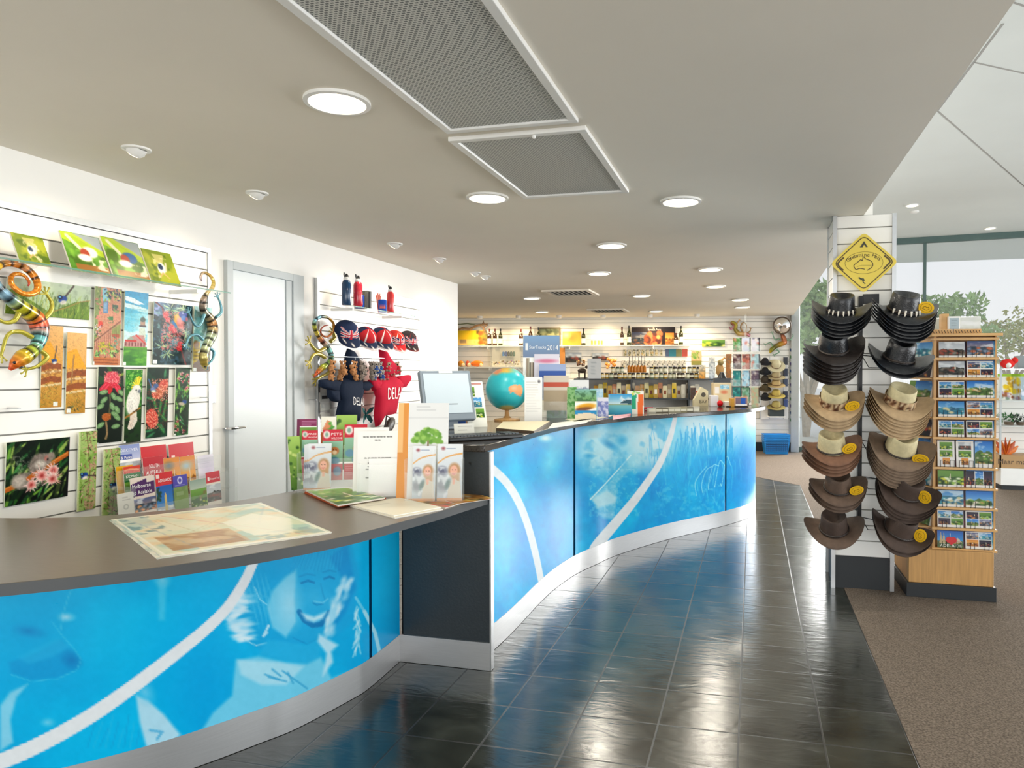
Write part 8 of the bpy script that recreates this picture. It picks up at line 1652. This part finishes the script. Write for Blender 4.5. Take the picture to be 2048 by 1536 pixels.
# painted lizards and mirror at the right end of the back wall
def lizard(label, s, spine, rad, legs, cols, legcol):
    ox, oy, k = (1400, 600, 9.6); W = lambda p: onback(ox + p[0] / k, oy + p[1] / k, .10); o_ = W(spine[0]); sc_ = (W((0, 0)).z - W((0, 100)).z) / 100
    T = thing('metal_lizard', label, 'wall ornament', o_[:], group='painted lizards on the back wall'); Q = curve([((W(p) - o_).dot(BD), (W(p) - o_).z) for p in spine], 5); L_ = len(Q); cc_ = np.zeros((L_, 3)); st_ = [hx(c) for c in cols]
    for i in range(L_): f = i / (L_ - 1) * (len(st_) - 1); a = int(min(f, len(st_) - 2)); cc_[i] = np.array(st_[a]) * (1 - f + a) + np.array(st_[a + 1]) * (f - a)
    mb = MB(); mb.tube([(x * BD.x, x * BD.y, z) for x, z in Q], list(np.interp(np.linspace(0, 1, L_), np.linspace(0, 1, len(rad)), rad) * sc_), 10, cc_); mb.build('body', 'painted_metal', T, 60)
    for lg in legs:
        mb = MB(); q = curve([((W(p) - o_).dot(BD), (W(p) - o_).z) for p in lg], 4); mb.tube([(x * BD.x, x * BD.y, z) for x, z in q], list(np.linspace(16, 9, len(q)) * sc_), 6, legcol); e_ = q[-1]
        for a in (-50, 0, 50): d = Vector(q[-1]) - Vector(q[-3]); d.rotate(Matrix.Rotation(R(a), 2)); d = d.normalized() * 40 * sc_; mb.tube([(e_[0] * BD.x, e_[0] * BD.y, e_[1]), ((e_[0] + d.x) * BD.x, (e_[0] + d.x) * BD.y, e_[1] + d.y)], 6 * sc_, 5, legcol)
        mb.build('leg', 'painted_metal', T, 60)
lizard('pink and gold metal lizard curled on the back wall above the card tower', 1, [(560, 520), (600, 560), (650, 500), (600, 440), (640, 430), (690, 480), (680, 560), (740, 640), (820, 650), (900, 660), (960, 690)], [10, 14, 18, 22, 28, 34, 40, 44, 46, 40, 26], [[(700, 470), (730, 420), (750, 390)], [(820, 620), (780, 520), (830, 430), (890, 480), (880, 600)], [(900, 640), (960, 600), (970, 560)]], ['8a3a4a', 'c88aa0', '8a4a3a', 'a89a3a', 'b8a83a', '8a7a2a', 'd8b87a', 'c8907a', 'b86a8a'], 'b08a5a')
lizard('gold and brown metal lizard below the round convex mirror', 1, [(1340, 1020), (1370, 960), (1440, 900), (1540, 850), (1620, 810), (1600, 720), (1570, 640)], [14, 44, 40, 50, 54, 46, 34], [[(1400, 930), (1360, 820), (1260, 850)], [(1540, 740), (1440, 760), (1390, 640)], [(1650, 770), (1740, 760), (1790, 690)], [(1470, 950), (1520, 1000), (1430, 1050)]], ['d8b83a', '8a8a20', '5a5a1c', 'b8902a', 'c87a4a', 'a8603a', '8a4a34'], '7fa88a')
P = onback(1564, 651, .22); T = thing('convex_mirror', 'round convex security mirror with a bronze rim on the back wall', 'mirror', P[:], (R(90 + 8), 0, RB + R(-10))); r = (onback(1564, 634.5, .22) - onback(1564, 668, .22)).length / 2
MB().lathe([(.0001, .045), (r * .4, .038), (r * .75, .02), (r * .95, 0)], 32, cap=False).build('mirror_dome', 'mirror', T, 60); MB().tube([(r * cos(k * pi / 20), r * sin(k * pi / 20), 0) for k in range(41)], .012, 8, '5a4a3a').build('rim', 'print', T); MB().lathe([(r * .95, -.01), (.03, -.03), (.03, -.16)], 24, '3a3a3a').build('backing', 'print', T)
# sun hats on white panels
for j, (x0, x1, nm) in enumerate(((1521, 1538, 'left'), (1539, 1566, 'centre'), (1567, 1576, 'right'))):
    A, B = onback(x0, 838, .14), onback(x1, 838, .14); zt_ = onback((x0 + x1) / 2, 713, .14).z; c_ = (A + B) / 2; w = (B - A).length / 2
    T = thing('hat_display', nm + ' white panel of the hat display at the right end of the back wall', 'display panel', (c_.x, c_.y, A.z), (0, 0, RB)); MB().box(-w, w, 0, .10, 0, zt_ - A.z).build('board', 'white_plastic', T, 0); MB().box(-w - .006, -w + .006, -.006, .1, 0, zt_ - A.z).build('edge_trim', 'alu', T, 0)
brim_s = None
for k, (y, lab, col) in enumerate(((726, 'pale straw hat at the top of the white centre panel', 'c8c0a0'), (748, 'green and pink straw hat, second on the centre panel', 'a89a78'), (764, 'tan straw hat, third on the centre panel', 'b8a070'), (785, 'gold straw hat, fourth on the centre panel', 'b8a458'), (808, 'khaki straw hat at the bottom of the centre panel', 'a89a60'))):
    P = onback(1552, y + 5, .30); T = thing('sun_hat', lab, 'hat', P[:], (R(50 if k == 0 else 18), 0, RB), 'sun hats on the centre panel'); MB().lathe([(.08, .0), (.12, -.006), (.165, -.01), (.165, -.015), (.08, -.005)], 24, col, sy=.9, cap=False).build('brim', 'cloth_print', T, 60); MB().lathe([(.082, -.004), (.078, .05), (.062, .09), (.03, .1), (.0001, .098)], 20, col).build('crown', 'cloth_print', T, 60); MB().tube([(.083 * cos(a), .083 * sin(a), .008) for a in np.linspace(0, 2 * pi, 24)], .006, 5, '6a4a3a').build('hat_band', 'cloth_print', T)
for k, y in enumerate((722, 741, 757, 774, 792)):
    P = onback(1530, y + 3, .30); T = thing('dark_cap', 'dark hat, %s down on the left display panel' % ('first', 'second', 'third', 'fourth', 'fifth')[k], 'hat', P[:], (R(25), 0, RB), 'dark hats on the left panel'); col = ('26262a', '202226', '3a342c', '4a4230', '24262a')[k]; MB().lathe([(.06, .0), (.11, -.008), (.11, -.012), (.06, -.004)], 20, col, cap=False).build('brim', 'cloth_print', T, 60); MB().lathe([(.065, -.003), (.06, .05), (.04, .08), (.0001, .082)], 18, col).build('crown', 'cloth_print', T, 60)
for k, y in enumerate((722, 745, 765, 790, 806)):
    P = onback(1571, y, .2); T = thing('sunglasses_pack', '%s item from the top on the dark right display strip' % ('first', 'second', 'third', 'fourth', 'lowest')[k], 'pack', P[:], (0, 0, RB), 'dark packs on the right panel'); MB().box(-.035, .035, -.02, .02, -.07, .07, ('2a2e38', '24304a', '3a4a6a', '1f2a4a', '2f4a8a')[k]).build('pack_body', 'print', T, 0)
P = onback(1552, 832, .26); T = thing('black_box', 'black box on a white ledge below the sun hats', 'box', P[:], (0, 0, RB)); MB().box(-.13, .13, -.1, .1, 0, .12, '2f3a40').build('body', 'print', T, 0); MB().box(-.14, .14, -.12, .12, -.02, 0).build('ledge', 'white_plastic', T, 0)
# shopping baskets
P = onback(1551, 906, .35); A, B = onback(1526, 890, .35), onback(1577, 890, .35); w = (B - A).length / 2
for k in range(4):
    T = thing('shopping_basket', 'blue plastic shopping basket, %s of the nested stack by the back wall' % ('bottom one', 'second from the floor', 'third from the floor', 'top one')[k], 'basket', (P.x, P.y, .003 + k * .035), (0, 0, RB), 'nested blue shopping baskets')
    h = .24; mb = MB(); V = []; 
    for (sx, sy, z) in ((.86, .82, 0), (1, 1, h), (.97, .96, h), (.83, .78, .006)): V += [(-w * sx, -.15 * sy, z), (w * sx, -.15 * sy, z), (w * sx, .15 * sy, z), (-w * sx, .15 * sy, z)]
    F_ = [(3, 2, 1, 0), (12, 13, 14, 15)] + [(r_ * 4 + i, r_ * 4 + (i + 1) % 4, r_ * 4 + 4 + (i + 1) % 4, r_ * 4 + 4 + i) for r_ in range(3) for i in range(4)]; mb.add(V, F_)
    for q in range(5): z = .04 + q * .04; f = .86 + .14 * z / h + .006; mb.box(-w * f, w * f, -.15 * f - .004, -.15 * f, z, z + .012)
    mb.build('tub', 'basket_blue', T, 0); mb = MB()
    for q in range(11): mb.box(-w * .8 + q * w * .16 - .003, -w * .8 + q * w * .16 + .003, -.1505, -.146, .05, .20)
    for q in range(4): mb.box(-w * .84, w * .84, -.1508, -.146, .056 + q * .04, .066 + q * .04)
    mb.build('slots', 'basket_shade', T, 0)
    MB().tube([(-w * 1.0, -.153, h - .004), (w * 1.0, -.153, h - .004), (w * 1.0, .153, h - .004), (-w * 1.0, .153, h - .004), (-w, -.153, h - .004)], .01, 6).build('rim', 'basket_blue', T)
# strings of butterflies by the glazing post
for k in range(11):
    P = onglass(1586, 700 + k * 14, .12); T = thing('hanging_butterfly', 'small %s butterfly, number %s down the string by the window post' % (('blue', 'green', 'violet')[k % 3], ('one', 'two', 'three', 'four', 'five', 'six', 'seven', 'eight', 'nine', 'ten', 'eleven')[k]), 'ornament', P[:], group='butterflies strung beside the window post'); mb = MB()
    for s_ in (-1, 1): mb.add([(0, 0, 0), (s_ * .05, -.01, .035), (s_ * .06, -.01, 0), (s_ * .04, -.01, -.035), (0, .003, 0), (s_ * .05, -.007, .035), (s_ * .06, -.007, 0), (s_ * .04, -.007, -.035)], [(0, 1, 2, 3), (7, 6, 5, 4), (0, 1, 5, 4), (1, 2, 6, 5), (2, 3, 7, 6), (3, 0, 4, 7)], ('3a5a8a', '5a8a5a', '6a5a8a')[k % 3])
    mb.build('wings', 'painted_metal', T, 0)
A, B = onglass(1586, 690, .12), onglass(1586, 850, .12); T = thing('butterfly_string', 'thin string holding the butterflies beside the window post', 'string', A[:]); MB().tube([(0, 0, .25), (0, 0, B.z - A.z)], .003, 5).build('cord', 'black_metal', T)
